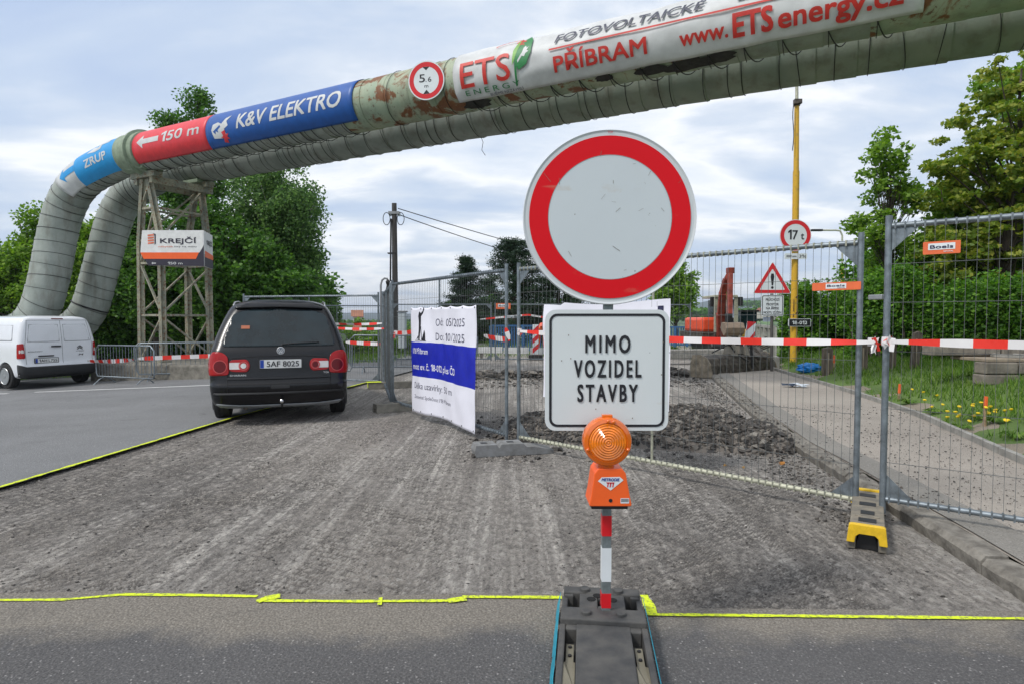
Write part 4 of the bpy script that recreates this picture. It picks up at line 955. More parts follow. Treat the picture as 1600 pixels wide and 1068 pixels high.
MB().tube([(lc.x, YS-.06, h1-.005), (lc.x, YS-.06, h1+.02)], .035, 16).build('neck', M_AMBER2, Lm, world=True)
lay(poly2d([(-.052, h1-.052), (-.036, h1-.036), (.040, h1-.034), (.056, h1-.048), (.002, h1-.092)]), HFc(.001), 'label', M_SIGNWHITE, Lm)
lay(textfit('METRODIS', .076, .0135, bold=.03, shear=.2), lambda x, y: HFc(.002)(x+.001, y+h1-.052), 'lettering', mat('print_blue', (.02, .06, .35), .5), Lm)
lay([poly2d([(x0, h1-.078), (x0+.005, h1-.078), (x0+.008, h1-.060), (x0+.003, h1-.060)]) for x0 in (-.014, -.003, .008)]+[poly2d([(-.014, h1-.062), (.016, h1-.062), (.018, h1-.057), (-.018, h1-.057)])], HFc(.002), 'logo', M_REDB, Lm)
lay(poly2d([(.044, h0+.02), (.08, h0+.02), (.08, h0+.042), (.044, h0+.042)]), HFc(.001), 'sticker', M_SIGNWHITE, Lm)
lay([poly2d([(.047+i*.004, h0+.026), (.049+i*.004, h0+.026), (.049+i*.004, h0+.04), (.047+i*.004, h0+.04)]) for i in range(8)], HFc(.002), 'barcode', M_BLACK, Lm)
lay(disc2d(.008, 16, 0, -.004+.006, h0+.032), HFc(.0015), 'key_hole', M_BLACK, Lm)
# ramp-like recycled base
bt = thing('sign_base', 'black recycled rubber sign base with blue sprayed sides and four studs', 'sign base', (.437, 2.93, .024), R(-6.8)); bt.scale = (.95, 1, 1)
def bbx(x, y, z, dx, dy, dz, m=M_RUBBER, name=None, bev=.006, acc=None):
    acc.box((x, y, z), (dx, dy, dz)); return acc
w2 = .196; H = .115
s = MB()
def slab(x0, x1, y0, y1, z0, z1): s.box(((x0+x1)/2, (y0+y1)/2, (z0+z1)/2), (x1-x0, y1-y0, z1-z0))
slab(-.19, .19, -.07, 0, 0, H)                       # back bar
slab(-.197, .197, -.33, -.215, 0, H)                 # middle bar
slab(-.11, -.022, -.2145, -.0705, .0, H-.002); slab(.022, .11, -.2145, -.0705, 0, H-.002); slab(-.0215, .0215, -.115, -.0705, 0, H-.002); slab(-.0215, .0215, -.2145, -.19, 0, H-.002)
slab(-.195, -.168, -.2145, -.0705, 0, H-.018); slab(.168, .195, -.2145, -.0705, 0, H-.018)
slab(-.167, -.1105, -.2145, -.0705, 0, .012); slab(.1105, .167, -.2145, -.0705, 0, .012); slab(-.021, .021, -.1895, -.1155, 0, .03)
slab(-.185, -.14, -.09, -.0705, .05, H-.006); slab(.14, .185, -.09, -.0705, .05, H-.006); slab(-.17, -.125, -.2145, -.2, .05, H-.01); slab(.125, .17, -.2145, -.2, .05, H-.01)
slab(-.122, .122, -.80, -.3305, 0, H-.02)            # front deck
slab(-.2, -.172, -.80, -.3305, 0, H-.022); slab(.172, .2, -.80, -.3305, 0, H-.022)
slab(-.1715, .1715, -.3705, -.3305, 0, H-.024)
slab(-.1715, -.1225, -.80, -.371, 0, .03); slab(.1225, .1715, -.80, -.371, 0, .03)
s.build('rubber_body', M_RUBBER, bt, bevel=.006)
for x in (-.148, .148):
    q = MB(); q.prism([(-.024, -.80), (.024, -.80), (.024, -.62), (.016, -.58), (.016, -.45), (-.016, -.45), (-.016, -.58), (-.024, -.62)], lambda a, b_, t, x=x: Vector((x+a, b_, .052+t+(.02 if b_ < -.6 else 0))), 0, .012); q.build('metal_clip', mat('dirty_steel', (.26, .24, .18), .6, .4), bt)
    for yy in (-.475, -.54): MB().lathe([(.008, .064), (.008, .070), (.004, .072)], 12, (x, yy, 0)).build('rivet', M_DARK, bt)
for x, y in ((-.083, -.045), (.083, -.045), (-.078, -.275), (.083, -.275)):
    MB().lathe([(.024, H-.004), (.024, H+.012), (.021, H+.015)], 20, (x, y, 0)).build('stud', M_RUBBER, bt, smooth=True, auto=30)
for x, y in ((-.052, -.13), (.052, -.13), (-.022, -.092)):
    MB().lathe([(.022, H-.001), (.022, H+.0005)], 20, (x, y, 0)).build('socket_hole', mat('hole_black', (.004, .004, .004), .9), bt)
for x in (-.2005, .2005):
    b_ = MB(); P2 = []
    for i in range(28): y = -.78+.76*i/27; P2.append((y, H-.024-.02*abs(noise.noise(Vector((y*9, x*30, 0))))))
    for i in range(27, -1, -1): y = -.78+.76*i/27; P2.append((y, .012+.03*abs(noise.noise(Vector((y*13, x*30, 5))))))
    e = -.0012 if x < 0 else .0012
    b_.prism(P2, lambda a, c, t, x=x, e=e: Vector((x+e*t+(.03 if x > 0 else -.03)*(1-c/H), a, c)), -.5, 1)
    b_.build('blue_spray', mat('cyan_spray', (.02, .35, .48), .6, var=.2, scale=30), bt)
# ------------------------------------------------------------------ mesh fence panels
PLEN, PH = 3.45, 1.98
M_WIREM = mat('wire_mesh_steel', (.13, .14, .14), .55, .2)
def proto_panel():
    t = thing('mesh_fence', 'x', 'fence')
    for x in (.021, PLEN-.021):
        MB().tube([(x, 0, -.03), (x, 0, PH+.03)], .021, 10).build('post', M_GALV, t, smooth=True, auto=60)
    MB().tube([(.04, 0, PH-.04), (PLEN-.04, 0, PH-.04)], .019, 10).build('top_rail', M_GALV, t, smooth=True, auto=60)
    MB().tube([(.04, 0, .07), (PLEN-.04, 0, .07)], .019, 10).build('bottom_rail', M_GALV, t, smooth=True, auto=60)
    MB().tube([(PLEN/2, 0, .09), (PLEN/2, 0, PH-.06)], .0125, 8).build('middle_bar', M_GALV, t, smooth=True, auto=60)
    for x, s in ((.042, 1), (PLEN-.042, -1)):
        for z, q in ((PH-.058, -1), (.088, 1)):
            MB().prism([(x, z), (x+s*.15, z), (x, z+q*.15)], lambda a, b_, t_: Vector((a, t_, b_)), -.003, .003).build('gusset', M_GALV, t)
    m = MB(); k = int((PLEN-.12)/.055)
    for i in range(k+1):
        x = .06+(PLEN-.12)*i/k; m.tube([(x, -.022, .06), (x, -.022, PH-.03)], .0017, 4, cap=False)
    for z in (.33, .70, 1.09, 1.42, 1.68): m.tube([(.03, -.026, z), (PLEN-.03, -.026, z)], .0024, 4, cap=False)
    m.build('wire_mesh', M_WIREM, t)
    m = MB()
    for i in range(k+1): x = .06+(PLEN-.12)*i/k; m.box((x, 0, .07), (.010, .043, .043)); m.box((x, 0, PH-.04), (.010, .043, .043))
    m.build('weld_ends', M_GALV, t)['kind'] = 'stuff'
    return t
FG = 'mobile mesh fence panels round the building site'
pp = proto_panel(); first = [True]
def panel(a, b_, z, label, mats=None):
    a, b_ = Vector((a[0], a[1], z)), Vector((b_[0], b_[1], z)); d = b_-a
    o = pp if first[0] else copy_tree(pp); first[0] = False
    o.location = a; o.rotation_euler = (0, 0, math.atan2(d.y, d.x)); tag(o, label, 'fence', FG)
    if mats:
        for c in o.children:
            if c.name.split('.')[0] in mats: c.data = c.data.copy(); c.data.materials[0] = mats[c.name.split('.')[0]]
    return o
pM, pR, pL = Vector((.06, 6.80, 0)), Vector((2.57, 4.36, 0)), Vector((-1.93, 9.78, 0))
PBn = panel(pL, (-.06, 6.90), .06, 'mesh fence panel carrying the white and blue roadworks banner')
PA = panel(pM, pR, .06, 'mesh fence panel with cream bottom rail behind the round sign', {'bottom_rail': M_CREAM, 'middle_bar': M_CREAM, 'weld_ends': M_CREAM})
PC = panel((2.55, 4.18), (2.55+.8*3.45, 4.17-.6*3.45), .14, 'mesh fence panel at the right edge carrying the upper orange plate')
PD = panel((-1.98, 9.95), (-2.82, 13.3), .03, 'mesh fence panel seen edge-on left of the roadworks banner')
PE = panel((-2.92, 13.4), (-6.25, 14.2), .02, 'mesh fence panel reaching left behind the black car')
PFa = panel((-7.65, 20.4), (-4.25, 21.0), -.05, 'far mesh fence panel between the black car and the utility pole')
PG_ = panel((-4.15, 21.0), (-.7, 21.0), .0, 'far mesh fence panel right behind the utility pole')
PH_ = panel((-.6, 21.0), (2.85, 21.0), .0, 'far mesh fence panel with the blue parapet behind it')
PI_ = panel((2.95, 21.0), (6.4, 21.6), .0, 'far mesh fence panel seen just right of the MIMO VOZIDEL STAVBY board')
# clamps
def clamp(p, z, lab):
    t = thing('fence_coupler', lab, 'clamp', (p[0], p[1], z))
    MB().box((0, 0, 0), (.11, .05, .035), rz=p[2]).build('clamp_body', M_GREYBACK, t, bevel=.006); MB().lathe([(.013, -.035), (.013, .035), (.006, .04)], 8, (0, 0, 0), Matrix.Rotation(R(90), 3, 'X')).build('bolt', M_GALV, t)
clamp((-.002, 6.85, -.7), 1.47, 'grey clamp joining the two fence posts left of the sign'); clamp((2.555, 4.26, R(-70)), 1.60, 'grey clamp joining the two fence posts on the yellow ended block')
# feet
def foot_long(o_, rz, label, m, L_=.85, w=.22, h=.13):
    t = thing('ballast_block', label, 'fence foot', o_, rz, 'concrete fence feet')
    s = MB(); s.prism([(0, 0), (L_, 0), (L_, h*.35), (L_-.22, h*.7), (L_-.30, h*.7), (L_-.34, h), (L_-.58, h), (L_-.60, h*.72), (.24, h*.72), (.22, h), (.0, h), (-.02, h*.5)], lambda a, b_, t_: Vector((a, t_, b_)), -w/2, w/2)
    s.build('foot_block', m, t, bevel=.012)
    for x in (.1, L_-.46): MB().box((x, 0, h+.001), (.07, .07, .003)).build('pocket', M_DARK, t)
    return t
M_FOOT = mat('foot_grey', (.23, .235, .24), .9, var=.25, scale=9, bump=.3, col2=(.15, .15, .145))
foot_long((-.40, 6.42, .0), R(14), 'grey stepped rubber foot under the posts left of the sign board', M_FOOT)
def foot_block(o_, rz, label, m, L_=.72, w=.22, h=.14):
    t = thing('ballast_block', label, 'fence foot', o_, rz, 'concrete fence feet')
    s = MB(); s.prism([(-w/2, 0), (-w/2+.06, 0), (-w/2+.07, .06), (w/2-.07, .06), (w/2-.06, 0), (w/2, 0), (w/2-.015, h), (-w/2+.015, h)], lambda a, b_, t_: Vector((t_, a, b_)), 0, L_)
    s.build('foot_block', m, t, bevel=.008)
    for x in (.16, .34, .50): MB().box((x, 0, h+.001), (.06, .08, .003)).build('pocket', M_DARK, t)
    return t
foot_block((-2.13, 9.38, 0), R(30), 'old concrete fence foot under the edge-on panels by the black car', M_CONCD, .95)
ft = foot_block(tuple(gat(575, 607, .0)), R(18), 'concrete fence foot splashed with neon yellow paint, right of the car', M_CONCD, .9)
MB().box((.12, 0, .143), (.30, .215, .004)).build('yellow_paint', M_NEON, ft)
MB().box((-.004, -.0, .08), (.006, .2, .11)).build('yellow_paint', M_NEON, ft)
# yellow-ended foot by the kerb
fd = Vector((2.72, 4.6, 0))-Vector((2.20, 3.72, 0)); yf = thing('ballast_block', 'worn black rubber fence foot with bright yellow ends, on the right by the kerb', 'fence foot', (2.20, 3.72, .005), math.atan2(fd.y, fd.x), 'concrete fence feet')
w, h = .215, .155
sh_ = [(-w/2, 0), (-w/2+.045, 0), (-w/2+.05, .085), (-w/2+.065, .10), (w/2-.065, .10), (w/2-.05, .085), (w/2-.045, 0), (w/2, 0), (w/2-.012, h), (-w/2+.012, h)]
mr = mat('foot_rubber', (.13, .12, .10), .85, var=.3, scale=12, bump=.3, col2=(.24, .21, .16))
MB().prism(sh_, lambda a, b_, t_: Vector((t_, a, b_)), .03, .93).build('foot_block', mr, yf, bevel=.006)
MB().prism([(-w/2+.046, .0), (w/2-.046, 0), (w/2-.066, .10), (-w/2+.066, .10)], lambda a, b_, t_: Vector((t_, a, b_)), .06, .075).build('hollow', M_DARK, yf)
for x0, x1 in ((0, .03), (.93, .96)):
    MB().prism([(-w/2-.004, .05), (-w/2+.04, .05), (-w/2+.046, .09), (-w/2+.065, .108), (w/2-.065, .108), (w/2-.046, .09), (w/2-.04, .05), (w/2+.004, .05), (w/2-.008, h+.006), (w/2-.02, h+.012), (-w/2+.02, h+.012), (-w/2+.008, h+.006)], lambda a, b_, t_: Vector((t_, a, b_)), x0, x1+.012).build('yellow_end', M_YELLOWP, yf, bevel=.004)
for x in (.16, .34, .56, .80): MB().box((x, 0, h+.0015), (.085, .10 if x != .34 else .08, .003)).build('pocket', M_DARK, yf)
for x, y in ((.25, -.05), (.25, .05)): MB().lathe([(.02, h-.002), (.02, h+.004), (.012, h+.005)], 14, (x, y, 0)).build('stud', mr, yf)
# orange hire plates, with their lettering
def along(pn, u):
    d = Vector((math.cos(pn.rotation_euler.z), math.sin(pn.rotation_euler.z))); k = (u-CX)/F; return (k*pn.location.y-pn.location.x)/(d.x-k*d.y)
def boels(pn, x, z, w, h, label, wide=False):
    M_ = wmat(pn); t = thing('orange_sign', label, 'plate', tuple(M_ @ Vector((x+w/2, -.03, z))), pn.rotation_euler.z, 'orange Boels plates on the fence panels')
    MB().prism(rrect(w, h, .006), lambda a, b_, t_: Vector((a, t_, b_+h/2)), -.004, .0).build('plate', mat('plate_orange', (.82, .16, .05), .5, var=.08), t)
    ww = w*(.42 if wide else .72)
    f = lambda a, b_: wmat(t) @ Vector((a-.0+(-.0 if wide else .0), -.0055, b_))
    lay(poly2d([(-ww/2, h*.34 if not wide else h*.2), (ww/2, h*.34 if not wide else h*.2), (ww/2, h*.85), (-ww/2, h*.85)]), f, 'white_field', M_SIGNWHITE, t)
    lay(textfit('Boels', ww*.86, h*.30, bold=.03), lambda a, b_: wmat(t) @ Vector((a, -.0065, b_+h*.43)), 'lettering', M_NAVY, t)
    lay(textfit('RENTAL', ww*.36, h*.10, bold=.02), lambda a, b_: wmat(t) @ Vector((a+ww*.26, -.0065, b_+h*(.14 if not wide else .24))), 'lettering', M_SIGNWHITE if not wide else M_NAVY, t)
boels(PC, along(PC, 1468)-.10, at(0, 393, 4.0).z-.16, .20, .082, 'square-ish orange Boels plate on the right edge fence panel, before the maple')
boels(PA, along(PA, 1307)-.165, at(0, 460, 4.75).z-.04, .33, .058, 'long orange Boels plate on the panel right of the yellow pole', True)
boels(PH_, .05, 1.78, .5, .2, 'small far orange Boels plate left of the round sign')
for x, z in ((3.0, 1.55), (3.0, 1.22)):
    M_ = wmat(PE); 
    t = thing('orange_sign', 'faded orange Boels plate on the panel behind the car, %s one' % ('upper' if z > 1.4 else 'lower'), 'plate', tuple(M_ @ Vector((.55, -.03, z))), PE.rotation_euler.z+math.pi, 'orange Boels plates on the fence panels')
    MB().box((0, .0, 0), (.30 if z > 1.4 else .22, .004, .14)).build('plate', mat('plate_faded', (.62, .30, .2), .5), t)
    lay(textfit('Boels', .2, .05, bold=.03), lambda a, b_, t=t: wmat(t) @ Vector((a, .004, b_-.02)), 'lettering', M_SIGNWHITE, t)
# roadworks banner hung on the left panel
BL = at(652, 481, 9.06); fdir = (Vector((-.06, 6.90, 0))-pL); fdir.z = 0; fdir.normalize(); fn = Vector((fdir.y, -fdir.x, 0))
if fn.dot(Vector((0, -1, 0))) < 0: fn = -fn
s_at = lambda u: (lambda k: ((k*pL.y-pL.x)/(fdir.x-k*fdir.y)))((u-CX)/F)
sa, sb = s_at(652), s_at(753); BW = sb-sa; BT, BB = 1.615, .075
def bwave(a, b_):
    q = a/BW; top = .0
    return .085+.014*math.sin(q*9+b_*1.2)*(1-b_*.3)+.03*noise.noise(Vector((a*1.5, b_*1.7, 0)))*min(1, 3*q, 3*(1-q)+.3)+.02*noise.noise(Vector((a*5, b_*4, 7)))
def bpt(a, b_, off=0.):                          # a along 0..BW, b_ height 0..1 from the bottom
    H_ = BT-BB; sag = .018*abs(math.sin(a*math.pi/ (BW/6)))*b_**4; lift = -.03*(1-b_)*(a/BW-.5)*1.3+.035*math.sin(a/BW*math.pi)*(1-b_)
    p = pL+fdir*(sa+a); return Vector((p.x, p.y, BB+lift+H_*b_-sag))+fn*(bwave(a, b_)+off)
nx, nz = 60, 46; m = MB(); m.v = [tuple(bpt(BW*i/nx, j/nz)) for j in range(nz+1) for i in range(nx+1)]
for j in range(nz):
    for i in range(nx):
        q = (j+.5)/nz; m.f.append((j*(nx+1)+i, j*(nx+1)+i+1, (j+1)*(nx+1)+i+1, (j+1)*(nx+1)+i)); m.mi.append(1 if .345 < q < .665 else 0)
bn = m.build('banner', [M_BANNERW, M_BLUE2], None, smooth=True); tag(bn, 'white and blue cloth banner with roadworks dates hung on the fence left of the sign', 'banner')
sm = bn.modifiers.new('thick', 'SOLIDIFY'); sm.thickness = .003; sm.offset = -1
def bl(tx, x0, x1, q, h, m_, **k):
    a = lambda x, y: bpt(BW*(x0+x1)/2+x, q+y/(BT-BB), .004)
    lay(textfit(tx, BW*(x1-x0), h, **k), a, 'lettering', m_, bn, .05, .03)
bl('Od:  05/2025', .40, .86, .83, .11, M_NAVY); bl('Do:  10/2025', .40, .86, .70, .11, M_NAVY)
bl('I/18 Příbram', .04, .30, .565, .085, M_BANNERW, bold=.012); bl('most ev. č. 18-012 přes ČD', .03, .72, .415, .095, M_BANNERW, bold=.012)
bl('Délka uzavírky: 50 m', .05, .66, .235, .095, M_NAVY); bl('Zhotovitel: Společnost I/18 Příbram', .05, .64, .14, .055, M_NAVY)
wk_ = [[(-.20, -.28), (.0, -.20), (-.07, -.17), (-.13, -.24)], [(-.05, -.27), (-.04, -.05), (-.07, .18), (-.10, .30), (-.03, .40), (.06, .36), (.14, .42), (.17, .52), (.20, .47), (.15, .36), (.06, .28), (.06, .05), (.045, -.27), (.005, -.27), (.02, .0), (-.01, -.27)],
       [(.05, .05), (.075, .05), (.15, -.26), (.12, -.26)], [(.13, -.28), (.22, -.02), (.27, -.1), (.31, -.28)], [(-.22, -.285), (-.22, -.27), (.34, -.27), (.34, -.285)]]
lay([poly2d(p) for p in wk_], lambda x, y: bpt(BW*.16+x*.62, .80+y*.62/(BT-BB), .004), 'worker_pictogram', M_BLACK, bn, .05, .03)
for i in range(7): MB().lathe([(.012, 0), (.012, .004), (.006, .005)], 10, bpt(BW*(.02+.16*i), .985), Matrix((fdir, Vector((0, 0, 1)), fn)).transposed()).build('eyelet', M_DARK, bn, world=True)
for i in range(7): MB().lathe([(.012, 0), (.012, .004), (.006, .005)], 10, bpt(BW*(.02+.16*i), .02), Matrix((fdir, Vector((0, 0, 1)), fn)).transposed()).build('eyelet', M_DARK, bn, world=True)
# second banner, mostly behind the board
d2 = (pR-pM).normalized(); n2_ = Vector((d2.y, -d2.x, 0)); n2_ = n2_ if n2_.y < 0 else -n2_
def b2pt(a, q): p = pM+d2*a; return Vector((p.x, p.y, .62+q*(.99+.02*math.sin(a*4)-.03*(a < .7))))+n2_*(.035+.03*noise.noise(Vector((a*2, q*3, 3))))
m = MB(); m.v = [tuple(b2pt(.42+1.5*i/30, j/16)) for j in range(17) for i in range(31)]; m.f = [(j*31+i, j*31+i+1, (j+1)*31+i+1, (j+1)*31+i) for j in range(16) for i in range(30)]; m.mi = [0]*len(m.f)
bk = m.build('banner', M_BANNERW, None, smooth=True); tag(bk, 'white cloth banner on the fence mostly hidden behind the MIMO VOZIDEL STAVBY board', 'banner')
lay(poly2d([(0, 0), (.06, 0), (.06, .06), (0, .06)]), lambda x, y: b2pt(1.79+x, .88+y)+n2_*.004, 'dark_mark', M_NAVY, bk)
# ------------------------------------------------------------------ barrier tapes
M_TW, M_TR = mat('tape_white', (.76, .74, .74), .4, var=.03), mat('tape_red', (.82, .035, .02), .4, var=.05)
def tape(pts, w, label, sag=.01, stp=.17, twist=0., txt=False, seed=0, roll=0.):
    P = [Vector(p) for p in pts]; D = []
    for a, b_ in zip(P, P[1:]):
        n = max(2, int((b_-a).length/(stp/3)))
        for i in range(n): t_ = i/n; D.append(a.lerp(b_, t_)+Vector((0, 0, -4*sag*t_*(1-t_))))
    D.append(P[-1]); m = MB(); acc = 0.
    for i, p in enumerate(D):
        d = (D[min(i+1, len(D)-1)]-D[max(i-1, 0)]).normalized(); side = d.cross(Vector((0, 0, 1)))
        if side.length < 1e-3: side = Vector((0, 1, 0))
        side.normalize(); upv = side.cross(d); e = min(i, len(D)-1-i)/max(1, len(D)-1); a = twist*noise.noise(p*1.5+Vector((seed, 0, 0)))+roll
        u_ = upv*math.cos(a)+side*math.sin(a); ww = w*(.45+.55*min(1, e*9))
        m.v += [tuple(p+u_*ww/2), tuple(p-u_*ww/2)]
        if i: acc += (D[i]-D[i-1]).length; m.f.append((2*i-2, 2*i-1, 2*i+1, 2*i)); m.mi.append(int(acc/stp) % 2)
    o = m.build('barrier_tape', [M_TW, M_TR], None, smooth=False); tag(o, label, 'barrier tape', 'red and white barrier tapes')
    sm = o.modifiers.new('thick', 'SOLIDIFY'); sm.thickness = .001
    return o
def knot(p, s, label_parent, seed):
    m = MB(); rnd = random.Random(seed)
    for k in range(5):
        a = rnd.uniform(0, 6.28); e = p+Vector((math.cos(a)*s*.38, -.03+rnd.uniform(-.02, .0), -abs(math.sin(a))*s*.75+.02)); c = p+Vector((rnd.uniform(-.02, .02), -.035, rnd.uniform(-.02, .03)))
        u_ = Vector((rnd.uniform(-1, 1), rnd.uniform(-.3, .3), rnd.uniform(-1, 1))).normalized()*.022
        m.add([c-u_, c+u_, e+u_*.6, e-u_*.6], [(0, 1, 2, 3)], k % 2)
    m.lathe([(.024, -.03), (.027, -.01), (.025, .02), (.024, .03)], 12, p)
    o = m.build('knot', [M_TW, M_TR], label_parent, world=True); sm = o.modifiers.new('thick', 'SOLIDIFY'); sm.thickness = .001
e0, e1 = at(812, 517, 6.76), at(1362, 534, 4.34)
t1 = tape([e0+Vector((0, -.04, 0)), e1+Vector((-.01, -.05, 0))], .055, 'red and white tape stretched along the fence behind the MIMO VOZIDEL STAVBY board', .03, twist=.5); knot(e1, .13, t1, 3); knot(e0, .1, t1, 8)
tdir = (e1-e0).normalized()
e2, e3 = at(1384, 533, 4.13), Vector((2.60+.8*3.4, 4.17-.6*3.4, 1.30))
t2 = tape([e2+Vector((0, -.03, 0)), e3+Vector((-.02, -.04, 0))], .055, 'red and white tape on the fence panel at the right edge', .01, twist=.4, seed=4); knot(e2, .12, t2, 5)
e4 = at(756, 524, 7.35); t3 = tape([at(616, 519, 9.75), at(652, 516, 9.1)], .06, 'short red and white tape between the edge-on panel and the banner', .02, .17, 1.5, seed=2); knot(at(618, 519, 9.75), .16, t3, 2)
tape([e4, at(797, 530, 6.86)], .06, 'red and white tape piece between the banner and the fence posts', .01, .15, .6, seed=6)
t5 = tape([at(796, 530, 6.8), at(790, 512, 6.8)], .05, 'loose red tape end tied to the left fence post', 0, .12, .2, seed=6)
tape([at(500, 504, 13.9), at(597, 505, 13.25)], .055, 'upper pale tape on the panel behind the black car', .03, .2, 1., seed=9)
tape([at(500, 510, 13.9), at(600, 513, 13.1)], .055, 'tape just under the upper pale one on the panel behind the car', .03, .2, .8, seed=12)
tape([at(540, 534, 15.8), at(597, 537, 15.2)], .09, 'striped tape on the barriers between car and edge-on fence', .01, .22, .2, seed=3)
tape([at(750, 499, 20.7), at(825, 492, 20.7), at(870, 499, 20.7)], .06, 'thin tape along the top of the blue parapet', .0, .3, .4, seed=1)
tape([at(630, 519, 20), at(655, 517, 20)], .09, 'striped tape seen left of the roadworks banner', .02, .3, .2, seed=1)
# ------------------------------------------------------------------ crowd barriers
def proto_barrier():
    t = thing('crowd_barrier', 'x', 'barrier'); L_, H_ = 2.3, 1.02
    fr = [(0.05, 0, .2), (0, 0, .3), (0, 0, H_-.12), (.12, 0, H_), (L_-.12, 0, H_), (L_, 0, H_-.12), (L_, 0, .3), (L_-.05, 0, .2)]
    MB().tube(fr, .019, 8, closed=True).build('frame', M_GALV, t, smooth=True)
    m = MB()
    for i in range(1, 19): m.tube([(L_*i/19, 0, .2), (L_*i/19, 0, H_)], .007, 5, cap=False)
    m.build('bars', M_GALV, t)
    for x in (.35, L_-.35): MB().tube([(x, -.3, 0), (x, -.14, .14), (x, 0, .2), (x, .14, .14), (x, .3, 0)], .015, 6).build('leg', M_GALV, t)
    return t
bp_ = proto_barrier(); bf_ = [True]
def barrier(a, b_, lab):
    o = bp_ if bf_[0] else copy_tree(bp_); bf_[0] = False; o.location = a; o.rotation_euler = (0, R(random.uniform(-1, 1)), math.atan2(b_[1]-a[1], b_[0]-a[0])); tag(o, lab, 'barrier', 'galvanised crowd barriers')
zb = lambda x: gz(x)+.03
barrier((-11.1, 16.2, zb(-11)), (-9.3, 15.4), 'crowd barrier just right of the white van, slightly skewed')
a1, a2 = Vector((-10.05, 16.25, zb(-10))), Vector((-7.8, 16.7, 0))
barrier(a1, a2, 'crowd barrier with taut striped tape before the lattice tower')
barrier((-10.9, 17.5, zb(-11)), (-9.6, 18.4), 'crowd barrier standing behind the one next to the van')
barrier((-8.3, 18.2, zb(-8)), (-6.0, 18.6), 'crowd barrier behind the lattice tower, partly hidden by the car')
barrier((-4.25, 15.9, 0), (-2.0, 16.1), 'crowd barrier between the car and the edge-on fence')
barrier((-6.5, 15.7, -.1), (-4.3, 16.0), 'crowd barrier right behind the black car')
barrier((-3.4, 19.2, 0), (-1.2, 19.5), 'crowd barrier seen under the tape left of the roadworks banner')
tape([a1+Vector((0.05, -.04, .62)), a2+Vector((-.05, -.04, a1.z+.68))], .11, 'taut red and white tape on the barrier before the lattice tower', .0, .22, .05)
tape([Vector((-11.2, 16.0, zb(-11)+.62)), Vector((-10.1, 16.2, zb(-10)+.6))], .11, 'slack red and white tape tied on the barrier next to the van', .03, .1, 2.2)
rb = thing('red_crate', 'small faded red crate at the foot of the barrier by the tower', 'crate', (-9.35, 16.75, zb(-9.3)))
MB().box((0, 0, .15), (.36, .25, .3)).build('crate_body', mat('crate_red', (.45, .05, .05), .6), rb, bevel=.02); MB().box((0, -.13, .16), (.2, .012, .06)).build('crate_grip', M_DARK, rb)
# ------------------------------------------------------------------ vehicles
def loop_pts(w, yr, yf, rr_, rf, bul, buf, nr=13, ns=12):
    P = []
    for i in range(nr): t_ = -1+2*i/(nr-1); P.append((t_*(w-rr_), yr+bul*t_*t_))
    e = yr+bul
    for i in range(1, 7): a = R(-90+90*i/7); P.append((w-rr_+rr_*math.cos(a), e+rr_+rr_*math.sin(a)))
    y0, y1 = e+rr_, yf-buf-rf
    for i in range(ns+1): P.append((w, y0+(y1-y0)*i/ns))
    for i in range(1, 7): a = R(90*i/7); P.append((w-rf+rf*math.cos(a), y1+rf*math.sin(a)))
    for i in range(nr): t_ = 1-2*i/(nr-1); P.append((t_*(w-rf), yf-buf*t_*t_))
    for i in range(1, 7): a = R(90+90*i/7); P.append((-w+rf+rf*math.cos(a), y1+rf*math.sin(a)))
    for i in range(ns+1): P.append((-w, y1+(y0-y1)*i/ns))
    for i in range(1, 7): a = R(180+90*i/7); P.append((-w+rr_+rr_*math.cos(a), e+rr_+rr_*math.sin(a)))
    return P
def car_body(levels, m, parent, wheels, wr, track, sub=1):
    b_ = MB()
    for lv in levels:
        z = lv[0]; b_.v += [(x, y, z) for x, y in loop_pts(*lv[1:])]
    n = len(b_.v)//len(levels)
    for i in range(len(levels)-1):
        for j in range(n): b_.f.append((i*n+j, i*n+(j+1) % n, (i+1)*n+(j+1) % n, (i+1)*n+j))
    for i, z in ((0, levels[0][0]), (len(levels)-1, levels[-1][0]+.004)):
        lv = levels[i]; k = len(b_.v); b_.v.append((0, (lv[2]+lv[3])/2, z)); b_.f += [(i*n+j, i*n+(j+1) % n, k) for j in range(n)]
    b_.mi = [0]*len(b_.f); o = b_.build('body', m, parent, smooth=True)
    s_ = o.modifiers.new('s', 'SUBSURF'); s_.levels = s_.render_levels = sub
    cut_ = MB()
    for y, x in ((wheels[0], 1), (wheels[0], -1), (wheels[1], 1), (wheels[1], -1)):
        cut_.lathe([(wr*1.13, -.17), (wr*1.13, .4)], 40, (x*(track/2-.05), y, wr), Matrix.Rotation(R(90 if x > 0 else -90), 3, 'Y'))
    co = cut_.build('cut', M_DARK, parent); co.location = (0, 0, 0)
    bo = o.modifiers.new('b', 'BOOLEAN'); bo.object = co; bo.operation = 'DIFFERENCE'; bo.solver = 'EXACT'
    bpy.context.view_layer.update(); dg = bpy.context.evaluated_depsgraph_get(); me = bpy.data.meshes.new_from_object(o.evaluated_get(dg))
    o.modifiers.clear(); o.data = me; bpy.data.objects.remove(co); me.polygons.foreach_set('use_smooth', [True]*len(me.polygons)); me.set_sharp_from_angle(angle=R(38))
    bm = bmesh.new(); bm.from_mesh(me); tr = BVHTree.FromBMesh(bm); bm.free(); return o, tr
